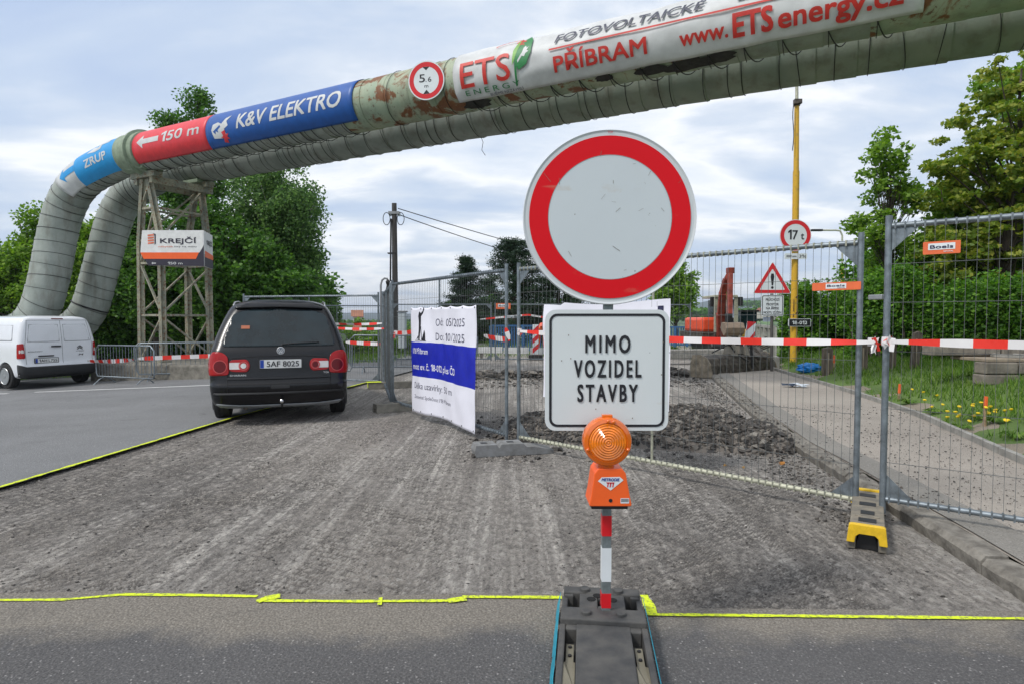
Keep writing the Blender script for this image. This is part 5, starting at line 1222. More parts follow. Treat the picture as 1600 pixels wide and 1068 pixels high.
def skin(tr, shape, name, m, parent, ax='rear', off=.004, st=.035, thick=0.):
    """lay a flat outline onto the car body, seen square from the rear (x,z) or from a side (y,z)"""
    vs, fs = cut(shape, st, st); V = []
    for x, z in vs:
        if ax == 'rear': o_, d = Vector((x, -2, z)), Vector((0, 1, 0))
        elif ax == 'left': o_, d = Vector((-3, x, z)), Vector((1, 0, 0))
        else: o_, d = Vector((3, x, z)), Vector((-1, 0, 0))
        h = tr.ray_cast(o_, d)
        if h[0] is None: h = tr.find_nearest(Vector((x, .2, z)) if ax == 'rear' else Vector((.9*(1 if ax == 'right' else -1), x, z)))
        V.append(tuple(h[0]-d*off))
    b_ = MB(); b_.v = V; b_.f = fs; b_.mi = [0]*len(fs); o = b_.build(name, m, parent, smooth=True)
    if thick: s_ = o.modifiers.new('t', 'SOLIDIFY'); s_.thickness = thick; s_.offset = 0
    return o
def wheel(parent, x, y, r, w, rimm, side):
    t = MB(); prof = [(r*.66, -w/2+.01), (r*.86, -w/2), (r*.96, -w/2+.012), (r, -w/2+.04), (r, -.035), (r-.008, -.033), (r-.008, -.027), (r, -.025), (r, .025), (r-.008, .027), (r-.008, .033), (r, .035), (r, w/2-.04), (r*.96, w/2-.012), (r*.86, w/2), (r*.66, w/2-.01)]
    wt = t.lathe(prof, 36, (x, y, r), Matrix.Rotation(R(90), 3, 'Y')).build('wheel', M_TYRE, parent, smooth=True, auto=40)
    MB().lathe([(r*.67, -.01), (r*.64, .0), (r*.56, -.03), (r*.2, -.035), (r*.17, -.005), (.01, .0)], 28, (x+side*(w/2+.028), y, r), Matrix.Rotation(R(90*side), 3, 'Y')).build('rim', rimm, wt, smooth=True, auto=30)
    m = MB()
    for k in range(10):
        a = 2*math.pi*k/10; m.box((x+side*(w/2+.001), y+math.cos(a)*r*.42, r+math.sin(a)*r*.42), (.012, .035, .06), M=Matrix.Rotation(a, 3, 'X'))
    m.build('rim_slots', M_DARK, wt)
def rp(pts, r=.03, n=4):               # rounded polygon
    o = []
    for i, p in enumerate(pts):
        a, c = Vector(pts[i-1]), Vector(pts[(i+1) % len(pts)]); p = Vector(p); ra = min(r, (a-p).length*.45, (c-p).length*.45)
        s_, e = p+(a-p).normalized()*ra, p+(c-p).normalized()*ra
        for k in range(n+1): t_ = k/n; q = s_*(1-t_)**2+p*2*t_*(1-t_)+e*t_*t_; o.append((q.x, q.y))
    return poly2d(o)
mir = lambda sh: ([(-x, y) for x, y in sh[0]], [f[::-1] for f in sh[1]])
# --- black people carrier
cr = gat(443, 654, 0); yaw = R(19.5)
car = thing('parked_car', 'black people carrier with red and white tail lamps parked at the yellow line', 'car', (cr.x+.17, cr.y-.55, .012), yaw)
#        z     w    yr   yf   rr   rf  bul  buf
LVc = [(.20, .76, .16, 4.40, .20, .3, .06, .25), (.26, .85, .07, 4.52, .20, .35, .07, .25), (.34, .885, .03, 4.58, .20, .35, .08, .25), (.50, .90, .0, 4.62, .20, .35, .08, .25), (.555, .90, .0, 4.62, .20, .35, .08, .25),
       (.575, .895, .025, 4.62, .2, .35, .08, .25), (.66, .905, .05, 4.6, .18, .35, .075, .25), (.80, .91, .07, 4.5, .17, .35, .07, .25), (.95, .90, .09, 4.25, .17, .35, .07, .25), (1.02, .885, .115, 3.95, .17, .35, .07, .22), (1.06, .87, .15, 3.72, .17, .3, .07, .2),
       (1.20, .835, .22, 3.40, .17, .3, .07, .2), (1.40, .755, .32, 3.02, .16, .3, .07, .2), (1.55, .69, .40, 2.75, .18, .3, .07, .2), (1.61, .655, .43, 2.66, .2, .3, .07, .2), (1.65, .60, .47, 2.58, .2, .28, .06, .2), (1.685, .51, .54, 2.45, .2, .25, .05, .15), (1.712, .38, .66, 2.3, .15, .2, .03, .1), (1.725, .18, .9, 2.1, .08, .1, .0, .05)]
body, tr = car_body(LVc, M_CARBLACK, car, (.95, 3.85), .325, 1.62)
skin(tr, rp([(-.74, 1.06), (.74, 1.06), (.69, 1.25), (.615, 1.50), (.45, 1.555), (0, 1.57), (-.45, 1.555), (-.615, 1.50), (-.69, 1.25)], .06), 'rear_window', M_GLASS, car, thick=.004)
M_SEAM = mat('panel_gap', (.002, .002, .002), .8)
def seam(tr, pts, ax, parent, w=.008, m=M_SEAM, name='seam', off=.002):
    o = []
    for (a, b_), (c, d) in zip(pts, pts[1:]):
        v = Vector((c-a, d-b_)); n_ = Vector((-v.y, v.x)).normalized()*w/2; o.append(poly2d([(a+n_.x, b_+n_.y), (a-n_.x, b_-n_.y), (c-n_.x, d-n_.y), (c+n_.x, d+n_.y)]))
    vs, fs = [], []
    for s_ in o: k = len(vs); vs += s_[0]; fs += [tuple(i+k for i in f) for f in s_[1]]
    return skin(tr, (vs, fs), name, m, parent, ax, off, .03)
seam(tr, [(-.66, .44), (-.66, .69)], 'rear', car); seam(tr, [(.66, .44), (.66, .69)], 'rear', car)
seam(tr, [(-.65, .56), (.65, .56)], 'rear', car); seam(tr, [(-.64, .45), (.64, .45)], 'rear', car, .012)
seam(tr, [(-.62, .905), (-.3, .93), (.3, .93), (.62, .905)], 'rear', car, .010)
skin(tr, rp([(-.72, .20), (.72, .20), (.82, .30), (.5, .275), (-.5, .275), (-.82, .30)], .02), 'bumper_lip', mat('lip_grey', (.22, .235, .245), .4), car, off=.016, thick=.012)
skin(tr, rp([(-.66, .625), (.66, .625), (.66, .655), (-.66, .655)], .01), 'tailgate_ledge', M_CARBLACK, car, off=.012, thick=.016)
skin(tr, rp([(-.12, .50), (.12, .50), (.12, .55), (-.12, .55)], .02), 'grip_recess', M_PLASTIC, car, off=.004)
skin(tr, rp([(-.84, .425), (.84, .425), (.84, .45), (-.84, .45)], .01), 'bumper_strip', M_PLASTIC, car, off=.012, thick=.012)
for f, nm in ((lambda s: s, 'r'), (mir, 'l')):
    lamp = skin(tr, f(rp([(.64, .69), (.90, .675), (.908, .80), (.885, .94), (.84, 1.0), (.72, .985), (.655, .93)], .05)), 'tail_lamp', M_LAMPRED, car, off=.010, thick=.02)
    skin(tr, f(disc2d(.082, 24, 0, .755, .80)), 'round_lens', M_LAMPDK, lamp, off=.024)
    skin(tr, f(disc2d(.090, 24, .078, .755, .80)), 'lens_ring', mat('ring_pink', (.50, .05, .05), .3), lamp, off=.026)
    inn = skin(tr, f(rp([(.41, .725), (.638, .735), (.638, .885), (.41, .895), (.375, .81)], .05)), 'tail_lamp', M_LAMPRED, car, off=.012, thick=.018)
    skin(tr, f(rp([(.50, .765), (.636, .765), (.636, .855), (.50, .855)], .01)), 'white_lens', M_LAMPWH, inn, off=.024)
    skin(tr, f(disc2d(.062, 20, .045, .46, .81)), 'lens_ring', MATS['ring_pink'], inn, off=.026); skin(tr, f(disc2d(.036, 18, 0, .46, .81)), 'round_lens', M_LAMPWH if nm == 'l' else M_LAMPDK, inn, off=.027)
def rear_y(tr, x, z): h = tr.ray_cast(Vector((x, -2, z)), Vector((0, 1, 0))); return h[0].y
def plate(parent, tr, x, z, w, h, text, rz=0):
    y = rear_y(tr, x, z)-.02
    fr_ = MB().prism(rrect(w+.03, h+.025, .012), lambda a, b_, t_: Vector((x+a, y+.012*t_, z+b_)), 0, 2).build('plate_holder', M_PLASTIC, parent)
    MB().prism(rrect(w, h, .01), lambda a, b_, t_: Vector((x+a, y-.004+t_, z+b_)), 0, .003).build('number_plate', M_PLATE, fr_)
    M_ = wmat(parent); f = lambda o_: (lambda a, b_: M_ @ Vector((x+a, y-.0045-o_, z+b_)))
    lay(poly2d([(-w/2+.004, -h/2+.004), (-w/2+.05, -h/2+.004), (-w/2+.05, h/2-.004), (-w/2+.004, h/2-.004)]), f(.001), 'country_band', M_EUBLUE, fr_)
    lay(textfit(text, w*.78, h*.68, bold=.015), lambda a, b_: f(.0015)(a+.028, b_-h*.34), 'lettering', M_BLACK, fr_)
plate(car, tr, .01, .83, .53, .115, '5AF 8025')
zl = 1.005; yl = rear_y(tr, 0, zl)-.012
MB().lathe([(.052, -.01), (.052, .008), (.048, .012)], 28, (0.01, yl, zl), Matrix.Rotation(R(90), 3, 'X')).build('badge', M_SILVER, car, smooth=True, auto=30)
lay([disc2d(.043, 28, 0)], lambda a, b_: wmat(car) @ Vector((.01+a, yl-.0135, zl+b_)), 'badge_field', mat('badge_dark', (.12, .14, .18), .3), car)
lay([poly2d([(-.028, .030), (-.018, .030), (.0, -.002), (.018, .030), (.028, .030), (.005, -.008), (-.005, -.008)]), poly2d([(-.038, .012), (-.016, -.036), (-.008, -.036), (0, -.012), (.008, -.036), (.016, -.036), (.038, .012), (.032, .018), (.013, -.020), (.004, .0), (-.004, 0), (-.013, -.020), (-.032, .018)])], lambda a, b_: wmat(car) @ Vector((.01+a, yl-.0145, zl+b_)), 'badge_letters', M_SILVER, car)
Mc = wmat(car)
lay(textfit('SHARAN', .20, .026, bold=.03), lambda a, b_: Mc @ Vector((-.53+a, rear_y(tr, -.5, .67)-.012, .672+b_)), 'badge_lettering', M_SILVER, car)
lay(textfit('TDI', .07, .024, bold=.03), lambda a, b_: Mc @ Vector((.60+a, rear_y(tr, .6, .68)-.012, .685+b_)), 'badge_lettering', M_SILVER, car)
MB().tube([(.02, .14, 1.075), (.03, rear_y(tr, .03, 1.09)-.03, 1.09), (.3, rear_y(tr, .3, 1.10)-.028, 1.11), (.52, rear_y(tr, .5, 1.12)-.022, 1.115)], [.016, .012, .009, .006], 6).build('wiper', M_PLASTIC, car)
skin(tr, rp([(-.60, 1.58), (0, 1.60), (.60, 1.58), (.545, 1.635), (.36, 1.665), (0, 1.675), (-.36, 1.665), (-.545, 1.635)], .02), 'roof_spoiler', M_CARBLACK, car, off=.03, thick=.02)
skin(tr, rp([(-.50, 1.30), (-.39, 1.30), (-.39, 1.345), (-.50, 1.345)], .004), 'sticker', mat('sticker_orange', (.42, .12, .05), .6), car, off=.014)
MB().tube([(0.02, .1, .28), (0.02, -.06, .27), (0.02, -.09, .31)], .016, 8).build('tow_bar', M_DARK, car); 
m = MB(); m.lathe([(.004, -.03), (.022, -.02), (.028, 0), (.022, .02), (.006, .029)], 14, (.02, -.09, .335)); m.build('tow_ball', M_CHROME, car, smooth=True)
for sx in (-1, 1):
    MB().tube([(sx*.625, .66, 1.60), (sx*.62, .85, 1.675), (sx*.62, 1.4, 1.70), (sx*.62, 2.2, 1.68), (sx*.62, 2.4, 1.62)], .012, 8).build('roof_rail', M_ALLOY, car, smooth=True)
    mm = MB(); mm.lathe([(.02, -.06), (.09, -.05), (.105, 0), (.08, .05), (.02, .07)], 18, (sx*1.0, 3.05, 1.08), Matrix.Rotation(R(90), 3, 'X') @ Matrix.Diagonal((1.1, .8, 1))); mm.build('wing_mirror', M_CARBLACK, car, smooth=True)
    MB().lathe([(.088, -.0), (.088, .004)], 18, (sx*1.0, 2.985, 1.08), Matrix.Rotation(R(90), 3, 'X') @ Matrix.Diagonal((1.1, .8, 1))).build('mirror_glass', mat('mirror', (.6, .65, .7), .03, 1.), car)
    ax = 'right' if sx > 0 else 'left'
    skin(tr, rp([(.55, 1.10), (1.25, 1.09), (1.25, 1.52), (.78, 1.54)], .04), 'side_window', M_GLASS, car, ax, thick=.004); skin(tr, rp([(1.32, 1.09), (2.15, 1.08), (2.15, 1.50), (1.32, 1.53)], .04), 'side_window', M_GLASS, car, ax, thick=.004); skin(tr, rp([(2.22, 1.08), (3.2, 1.07), (2.75, 1.46), (2.22, 1.50)], .04), 'side_window', M_GLASS, car, ax, thick=.004)
    for y_ in (.95, 3.85): wheel(car, sx*.80, y_, .325, .215, M_ALLOY, sx)
MB().box((0, 2.2, .30), (1.3, 3.8, .16)).build('underbody', M_DARK, car); MB().tube([(-.45, .3, .24), (-.45, .16, .23)], .03, 10).build('exhaust', M_STEELW, car)
# --- white panel van
pl_, pr_ = Vector((-12.75, 15.3, 0)), Vector((-12.0, 16.9, 0)); dr = (pr_-pl_).normalized(); vyaw = math.atan2(dr.y, dr.x)
vc = (pl_+pr_)/2
van = thing('parked_van', 'white panel van with blank rear doors and black bumper at the left edge', 'van', (vc.x, vc.y, zb(vc.x)+.0), vyaw)
van.location += Vector((math.cos(vyaw+math.pi/2), math.sin(vyaw+math.pi/2), 0))*-.75
van.location.z = gz(van.location.x)+.03
LVv = [(.24, .82, .12, 4.25, .14, .3, .03, .2), (.30, .90, .03, 4.33, .14, .3, .03, .2), (.42, .92, .0, 4.38, .14, .35, .03, .2), (.60, .925, .0, 4.38, .14, .35, .03, .2), (.64, .922, .045, 4.36, .12, .35, .03, .2),
       (.85, .925, .05, 4.25, .12, .35, .03, .2), (1.05, .92, .06, 3.9, .12, .35, .03, .2), (1.12, .915, .065, 3.6, .12, .3, .03, .2), (1.35, .885, .09, 3.2, .12, .3, .03, .2), (1.60, .83, .13, 2.8, .12, .3, .03, .2), (1.72, .79, .16, 2.6, .12, .3, .03, .2), (1.78, .72, .20, 2.5, .12, .25, .02, .2), (1.815, .55, .32, 2.3, .1, .2, .0, .1), (1.825, .3, .6, 2.0, .1, .15, 0, .1)]
vb, vt = car_body(LVv, M_VANWHITE, van, (.72, 3.45), .315, 1.66)
skin(vt, rp([(-.93, .27), (.93, .27), (.93, .60), (.80, .56), (-.80, .56), (-.93, .62)], .02), 'bumper', M_PLASTIC, van, off=.012, thick=.012)
M_VGAP = mat('van_gap', (.12, .125, .13), .6)
M_VPAN = mat('van_panel_white', (.70, .72, .75), .35, var=.02, coat=.4)
skin(vt, rp([(-.73, 1.17), (-.02, 1.17), (-.02, 1.60), (-.66, 1.60)], .09), 'window_panel', M_VPAN, van, off=.006, thick=.006)
skin(vt, rp([(.10, 1.17), (.74, 1.17), (.66, 1.60), (.10, 1.60)], .09), 'window_panel', M_VPAN, van, off=.006, thick=.006)
seam(vt, [(-.73, 1.17), (-.02, 1.17), (-.02, 1.60), (-.66, 1.60), (-.73, 1.17)], 'rear', van, .009, M_VGAP, off=.001); seam(vt, [(.10, 1.17), (.74, 1.17), (.66, 1.60), (.10, 1.60), (.10, 1.17)], 'rear', van, .009, M_VGAP, off=.001)
seam(vt, [(.04, .62), (.04, 1.70)], 'rear', van, .009, M_VGAP); seam(vt, [(-.78, .62), (-.79, 1.1), (-.70, 1.71), (.70, 1.71), (.79, 1.1), (.78, .62)], 'rear', van, .009, M_VGAP)
for f in ((lambda s: s), mir):
    lp = skin(vt, f(rp([(.80, .77), (.935, .76), (.925, 1.12), (.82, 1.14)], .03)), 'tail_lamp', M_LAMPRED, van, off=.010, thick=.016)
    skin(vt, f(rp([(.82, .90), (.925, .89), (.92, .97), (.83, .98)], .02)), 'white_lens', M_LAMPWH, lp, off=.021)
plate(van, vt, -.34, .70, .52, .11, '1AH L755')
skin(vt, rp([(-.22, 1.03), (.0, 1.03), (.0, 1.065), (-.22, 1.065)], .015), 'door_handle', M_PLASTIC, van, off=.02, thick=.03)
skin(vt, rp([(-.52, .80), (-.17, .80), (-.17, .83), (-.52, .83)], .01), 'plate_lamp_bar', M_PLASTIC, van, off=.016, thick=.02)
skin(vt, rp([(-.14, 1.735), (.14, 1.735), (.14, 1.76), (-.14, 1.76)], .008), 'brake_lamp', M_LAMPDK, van, off=.006)
Mv = wmat(van)
for k in range(2): lay([poly2d([(-.075, 0), (0, .055), (.075, 0), (.06, -.014), (0, .028), (-.06, -.014)])], lambda a, b_, k=k: Mv @ Vector((.47+a, rear_y(vt, .47, .98)-.008, .955+b_+k*.045)), 'badge', M_PLASTIC, van)
lay(textfit('CITROËN', .2, .02, bold=.02), lambda a, b_: Mv @ Vector((.47+a, rear_y(vt, .47, .91)-.008, .895+b_)), 'badge_lettering', M_PLASTIC, van)
lay(textfit('M', .12, .045, bold=.02, shear=.2), lambda a, b_: Mv @ Vector((.49+a, rear_y(vt, .47, .8)-.008, .79+b_)), 'sticker_lettering', M_PLASTIC, van)
lay(textfit('BERLINGO', .32, .022, bold=.02), lambda a, b_: Mv @ Vector((-.58+a, rear_y(vt, -.58, .93)-.008, .92+b_)), 'badge_lettering', M_PLASTIC, van)
for sx in (-1, 1):
    for y_ in (.72, 3.45): wheel(van, sx*.83, y_, .315, .20, mat('steel_rim', (.40, .42, .43), .4, .6), sx)
    ax = 'right' if sx > 0 else 'left'
    skin(vt, rp([(.42, 1.2), (1.35, 1.19), (1.35, 1.58), (.5, 1.58)], .08), 'side_panel', M_VPAN, van, ax, off=.006, thick=.006)
    seam(vt, [(.42, 1.2), (1.35, 1.19), (1.35, 1.58), (.5, 1.58), (.42, 1.2)], ax, van, .01, M_VGAP, off=.001)
    skin(vt, rp([(2.5, 1.15), (3.25, 1.13), (2.75, 1.6), (2.5, 1.62)], .04), 'side_window', M_GLASS, van, ax, thick=.004)
    skin(vt, rp([(1.1, .42), (3.0, .42), (3.0, .53), (1.1, .53)], .02), 'side_strip', M_PLASTIC, van, ax, off=.01, thick=.012)
    seam(vt, [(1.45, .4), (1.45, 1.65), (2.4, 1.67), (2.4, .4)], ax, van, .009, M_VGAP)
    mm = MB(); mm.box((sx*1.02, 3.0, 1.1), (.16, .12, .22)); mm.build('wing_mirror', M_PLASTIC, van, bevel=.03)
MB().box((0, 2.1, .32), (1.3, 3.6, .16)).build('underbody', M_DARK, van)
# ------------------------------------------------------------------ lamp post, signs and small things on the verge
YP = 17.; yb_ = at(1240, 556, YP); px_ = yb_.x
yp = thing('lamp_post', 'tall yellow lamp post with a 17t sign, rising behind the fence', 'lamp post', tuple(yb_))
pt_ = at(1245, 100, YP); pj = at(1244, 268, YP)
MB().tube([yb_-Vector((0, 0, .5)), pj], [.095, .085], 14).build('pole', M_POLEY, yp, smooth=True, world=True, auto=60)
MB().tube([pj-Vector((0, 0, .02)), at(1245, 166, YP)], [.072, .062], 14).build('upper_pole', M_POLEY, yp, smooth=True, world=True, auto=60)
MB().tube([at(1245, 168, YP), pt_], [.045, .04], 10).build('top_pole', M_CREAM, yp, smooth=True, world=True, auto=60)
MB().tube([at(1245, 166, YP), at(1245, 158, YP)], .085, 12).build('collar', M_STEELW, yp, world=True); MB().box(at(1244, 161, YP)+Vector((0, -.09, 0)), (.2, .12, .12)).build('bracket', M_STEELW, yp, world=True)
pp_ = [at(1240, 163, YP-.1)+Vector((-.02*math.sin(i), 0, -i*.18)) for i in range(8)]; MB().tube(pp_, .012, 5).build('loose_wire', M_DARK, yp, world=True)
def stain(u0, v0, v1, w): 
    a = at(u0, v0, YP); b_ = at(u0, v1, YP); return poly2d([(a.x-w, b_.z), (a.x+w*.6, b_.z+.03), (a.x+w*.5, a.z), (a.x-w*.7, a.z-.04)])
lay([stain(1238, 466, 488, .015), stain(1243, 462, 466, .05), stain(1243, 486, 491, .05), stain(1237, 490, 497, .02), stain(1246, 540, 550, .02), stain(1243, 518, 521, .03)], lambda x, z: Vector((x, YP-.1, z)), 'rust_marks', mat('rust_mark', (.10, .04, .02), .9), yp)
def disc_sign(c, r, ring, txts, label, parent=None, name='weight_limit_sign'):
    t = thing(name, label, 'road sign', tuple(c)); f = lambda o_: (lambda x, y, tt=0.: Vector((c.x+x, c.y-o_+tt, c.z+y)))
    MB().prism(disc2d(r, 40)[0], f(0), 0, .02).build('plate', M_SIGNWHITE, t, world=True)
    lay(disc2d(r*.96, 48, r*ring), f(.003), 'red_ring', M_RED, t)
    for tx, x, y, w_, h_ in txts: lay(textfit(tx, w_*r, h_*r, bold=.015), lambda a, b_, x=x, y=y: f(.004)(a+x*r, b_+y*r), 'lettering', M_BLACK, t)
    return t
disc_sign(at(1243, 368, YP-.13), (at(1268, 368, YP)-at(1243, 368, YP)).x*.98, .72, [('17', -.16, -.26, .62, .62), ('t', .44, -.26, .22, .50)], 'round red bordered 17t weight limit sign on the yellow lamp post')
def rect_sign(u0, v0, u1, v1, Y, m, label, name, cat='sign', r=.03):
    a, b_ = at(u0, v0, Y), at(u1, v1, Y); w_, h_ = b_.x-a.x, a.z-b_.z; c = (a+b_)/2; t = thing(name, label, cat, tuple(c))
    f = lambda o_: (lambda x, y, tt=0.: Vector((c.x+x, Y-o_+tt, c.z+y)))
    MB().prism(rrect(w_, h_, min(r, h_*.3)), f(0), 0, .02).build('plate', m, t, world=True); return t, f, w_, h_
t, f, w_, h_ = rect_sign(1226, 396, 1261, 405, YP-.13, M_SIGNWHITE, 'thin white plate with a lorry and 31t under the 17t sign', 'exception_plate')
lay([poly2d([(-.26, -.03), (-.12, -.03), (-.12, .03), (-.26, .03)]), poly2d([(-.1, -.03), (.02, -.03), (.02, .01), (-.1, .01)])], f(.003), 'lorry_pictogram', M_GREYBACK, t); lay(textfit('31t', w_*.3, h_*.55, bold=.01), lambda a, b_: f(.003)(a+w_*.3, b_-h_*.28), 'lettering', M_BLACK, t)
t, f, w_, h_ = rect_sign(1232, 498, 1267, 510, YP-.13, M_SIGNWHITE, 'small black plate reading 18-012 on the yellow lamp post', 'bridge_number_plate')
lay(poly2d(rrect(w_*.95, h_*.88, .02)), f(.003), 'black_field', M_BLACK, t); lay(textfit('18-012', w_*.66, h_*.46, bold=.02), lambda a, b_: f(.005)(a, b_-h_*.23), 'lettering', M_SIGNWHITE, t)
YT = 15.6; tb = at(1206, 577, YT)
ts = thing('warning_sign', 'triangular exclamation warning sign with text board on a thin grey post', 'road sign', tuple(tb))
MB().tube([tb-Vector((0, 0, .2)), at(1206, 425, YT)], .042, 10).build('post', mat('post_brown_grey', (.12, .11, .10), .6, .2), ts, smooth=True, world=True, auto=50)
a, b_, c = at(1176, 459, YT-.07), at(1237, 459, YT-.07), at(1206, 408, YT-.07); cx_ = (a.x+b_.x)/2; cz_ = a.z+(c.z-a.z)/3
f = lambda o_, s_=1.: (lambda x, y, tt=0.: Vector((cx_+x*s_, YT-.07-o_+tt, cz_+y*s_)))
tri = [(a.x-cx_, a.z-cz_), (b_.x-cx_, b_.z-cz_), (0, c.z-cz_)]
MB().prism(rp(tri, .06)[0], f(0), 0, .02).build('plate', M_SIGNWHITE, ts, world=True)
ro, ri = rp(tri, .06)[0], rp(tri, .06)[0]; n = len(ro)
lay(([(x*.95, y*.95) for x, y in ro]+[(x*.66, y*.66) for x, y in ri], [(i, (i+1) % n, n+(i+1) % n, n+i) for i in range(n)]), f(.003), 'red_border', M_RED, ts)
hh = c.z-cz_
lay([poly2d([(-.03, .42*hh), (.03, .42*hh), (.045, .28*hh), (.018, -.12*hh), (-.018, -.12*hh), (-.045, .28*hh)]), disc2d(.034, 14, 0, 0, -.22*hh)], f(.004), 'exclamation_mark', M_BLACK, ts)
a, b_ = at(1190, 461, YT-.07), at(1224, 494, YT-.07); w_, h_ = b_.x-a.x, a.z-b_.z; c = (a+b_)/2
fb = lambda o_: (lambda x, y, tt=0.: Vector((c.x+x, YT-.07-o_+tt, c.z+y)))
MB().prism(rrect(w_, h_, .04), fb(0), 0, .02).build('text_board', M_SIGNWHITE, ts, world=True)
rr, ri = rrect(w_*.94, h_*.94, .035), rrect(w_*.88, h_*.88, .03); n = len(rr); lay((rr+ri, [(i, (i+1) % n, n+(i+1) % n, n+i) for i in range(n)]), fb(.003), 'border', M_BLACK, ts)
for tx, y, w1 in (('PRŮCHOZÍ', .22, .62), ('PROSTOR', .0, .56), ('NA ŘÍMSE', -.19, .58), ('MOSTU ZÚŽEN', -.39, .8)): lay(textfit(tx, w_*w1, h_*.12, bold=.02), lambda a_, b2_, y=y: fb(.003)(a_, b2_+y*h_), 'lettering', M_BLACK, ts)
MB().box(at(1199, 499, YT), (.22, .02, .12)).build('small_plate', mat('pale_blue_plate', (.45, .5, .6), .5), ts, world=True)
# red/white panel board
YB = 15.2; bb = thing('hazard_board', 'leaning red and white diagonal hazard board before the excavator', 'hazard board', tuple(gat(1176, 590, 0).xyz)); q4 = [at(1165, 502, YB), at(1181, 502, YB+.1), at(1181, 531, YB), at(1163, 540, YB-.1)]
bb.location = at(1172, 560, YB)
q4 = [at(1168, 502, YB), at(1181, 503, YB), at(1179, 526, YB), at(1162, 541, YB)]
m = MB(); m.v = [tuple(p) for p in q4]+[tuple(p+Vector((0, .03, 0))) for p in q4]; m.f = [(0, 1, 2, 3), (7, 6, 5, 4), (0, 4, 5, 1), (1, 5, 6, 2), (2, 6, 7, 3), (3, 7, 4, 0)]; m.mi = [0]*6; m.build('board', M_SIGNWHITE, bb, world=True)
def qf(o_): return lambda s_, t_: (q4[0].lerp(q4[1], s_)).lerp(q4[3].lerp(q4[2], s_), t_)-Vector((0, o_, 0))
lay([poly2d([(0, 0), (1, 0), (1, .05), (0, .38)]), poly2d([(0, .95), (1, .62), (1, .95), (.6, 1), (0, 1)])], qf(.004), 'red_stripes', M_RED, bb)
MB().beam(at(1172, 520, YB+.04), at(1176, 575, YB+.1), .05).build('stand', M_DARK, bb, world=True)
# wide grading bucket lying at the edge of the pavement
bu = thing('grading_bucket', 'wide worn steel grading bucket lying at the end of the pavement', 'excavator bucket', tuple(gat(1155, 588, .05)))
A0, A1 = gat(1112, 592, .0), gat(1212, 583, .0); ax_ = (A1-A0); wl = ax_.length; ax_.normalize(); pn_ = Vector((-ax_.y, ax_.x, 0))
pf_ = [(0, 0), (-.02, .04), (.02, .30), (.12, .46), (.30, .54), (.52, .52), (.55, .46), (.34, .46), (.18, .38), (.10, .26), (.10, .04), (.6, .02), (.6, -.0)]
bf2 = lambda a_, b2_, t_: A0+pn_*a_+Vector((0, 0, b2_+.02))+ax_*t_
MB().prism(pf_, bf2, 0, wl).build('bucket_shell', M_STEELW, bu, world=True, bevel=.01)
for t_ in (-.03, wl): MB().prism([(-.05, 0), (.02, .32), (.12, .48), (.32, .56), (.55, .54), (.62, .3), (.65, 0)], lambda a_, b2_, k, t_=t_: bf2(a_, b2_, t_+k), 0, .035).build('end_plate', mat('bucket_side', (.28, .24, .18), .8, .1, var=.3), bu, world=True)
MB().beam(bf2(-.03, .02, 0), bf2(-.03, .02, wl), .05, .03).build('cutting_edge', mat('worn_edge', (.42, .40, .37), .45, .7), bu, world=True)
for t_ in (.42*wl, .60*wl): MB().prism([(.1, .5), (.25, .95), (.40, .98), (.52, .5)], lambda a_, b2_, k, t_=t_: bf2(a_, b2_, t_+k), 0, .06).build('lug', mat('dusty_steel', (.30, .27, .22), .8, .1), bu, world=True)
MB().tube([bf2(.3, .8, .38*wl), bf2(.3, .8, .68*wl)], .06, 12).build('pin', M_STEELW, bu, world=True)
MB().tube([bf2(.2, .6, .1*wl), bf2(.1, .8, .3*wl), bf2(.2, .55, .45*wl), bf2(.0, .35, .55*wl)], .018, 6).build('hose', M_DARK, bu, world=True)
for t_, h_ in ((.62, .7), (.72, .6), (.84, .65)): MB().beam(bf2(.05, .42, t_*wl), bf2(.5, h_, (t_+.12)*wl), .12, .08).build('bracket', M_STEELW, bu, world=True)
# excavator on the bridge
YE = 25.; eb = at(1135, 545, YE); ex = thing('excavator', 'red excavator with raised boom working on the bridge', 'excavator', (eb.x, YE, 0), R(180))
S = YE/F
def E(u, v, d=0.): return at(u, v, YE+d)
def ebox(u0, v0, u1, v1, d0, d1, nm, m, bev=.03):
    a, b_ = E(u0, v0, d0), E(u1, v1, d0); MB().box(((a.x+b_.x)/2, YE+(d0+d1)/2, (a.z+b_.z)/2), (b_.x-a.x, d1-d0, a.z-b_.z)).build(nm, m, ex, world=True, bevel=bev)
for u in (1104, 1152): 
    m = MB(); m.prism([(YE-1.4, .35), (YE-1.2, .08), (YE+1.2, .08), (YE+1.4, .35), (YE+1.2, .68), (YE-1.2, .68)], lambda a_, b2_, t_, u=u: Vector((at(u, 530, YE).x+t_, a_, b2_)), -.25, .25); m.build('track', M_DARK, ex, world=True, bevel=.05)
ebox(1096, 496, 1122, 519, -.3, 2.2, 'counterweight', M_EXCO, .12); ebox(1096, 519, 1160, 532, -.9, 2.2, 'deck', M_STEELW)
ebox(1117, 463, 1121, 520, -.8, -.7, 'cab_post', M_CREAM, .01); ebox(1148, 463, 1153, 520, -.8, -.7, 'cab_post', M_CREAM, .01)
ebox(1117, 461, 1153, 465, -.85, .8, 'cab_roof', M_CREAM, .02); ebox(1121, 468, 1148, 519, -.5, .7, 'cab_window', M_GLASS, .02)
for u0, u1 in ((1111, 1116), (1155, 1161)): ebox(u0, 464, u1, 478, -1.1, -.95, 'mirror', M_DARK, .02)
m = MB(); pth = [E(1127, 528, -1.0), E(1126, 490, -1.4), E(1129, 458, -1.8), E(1135, 436, -2.0), E(1141, 426, -2.1)]
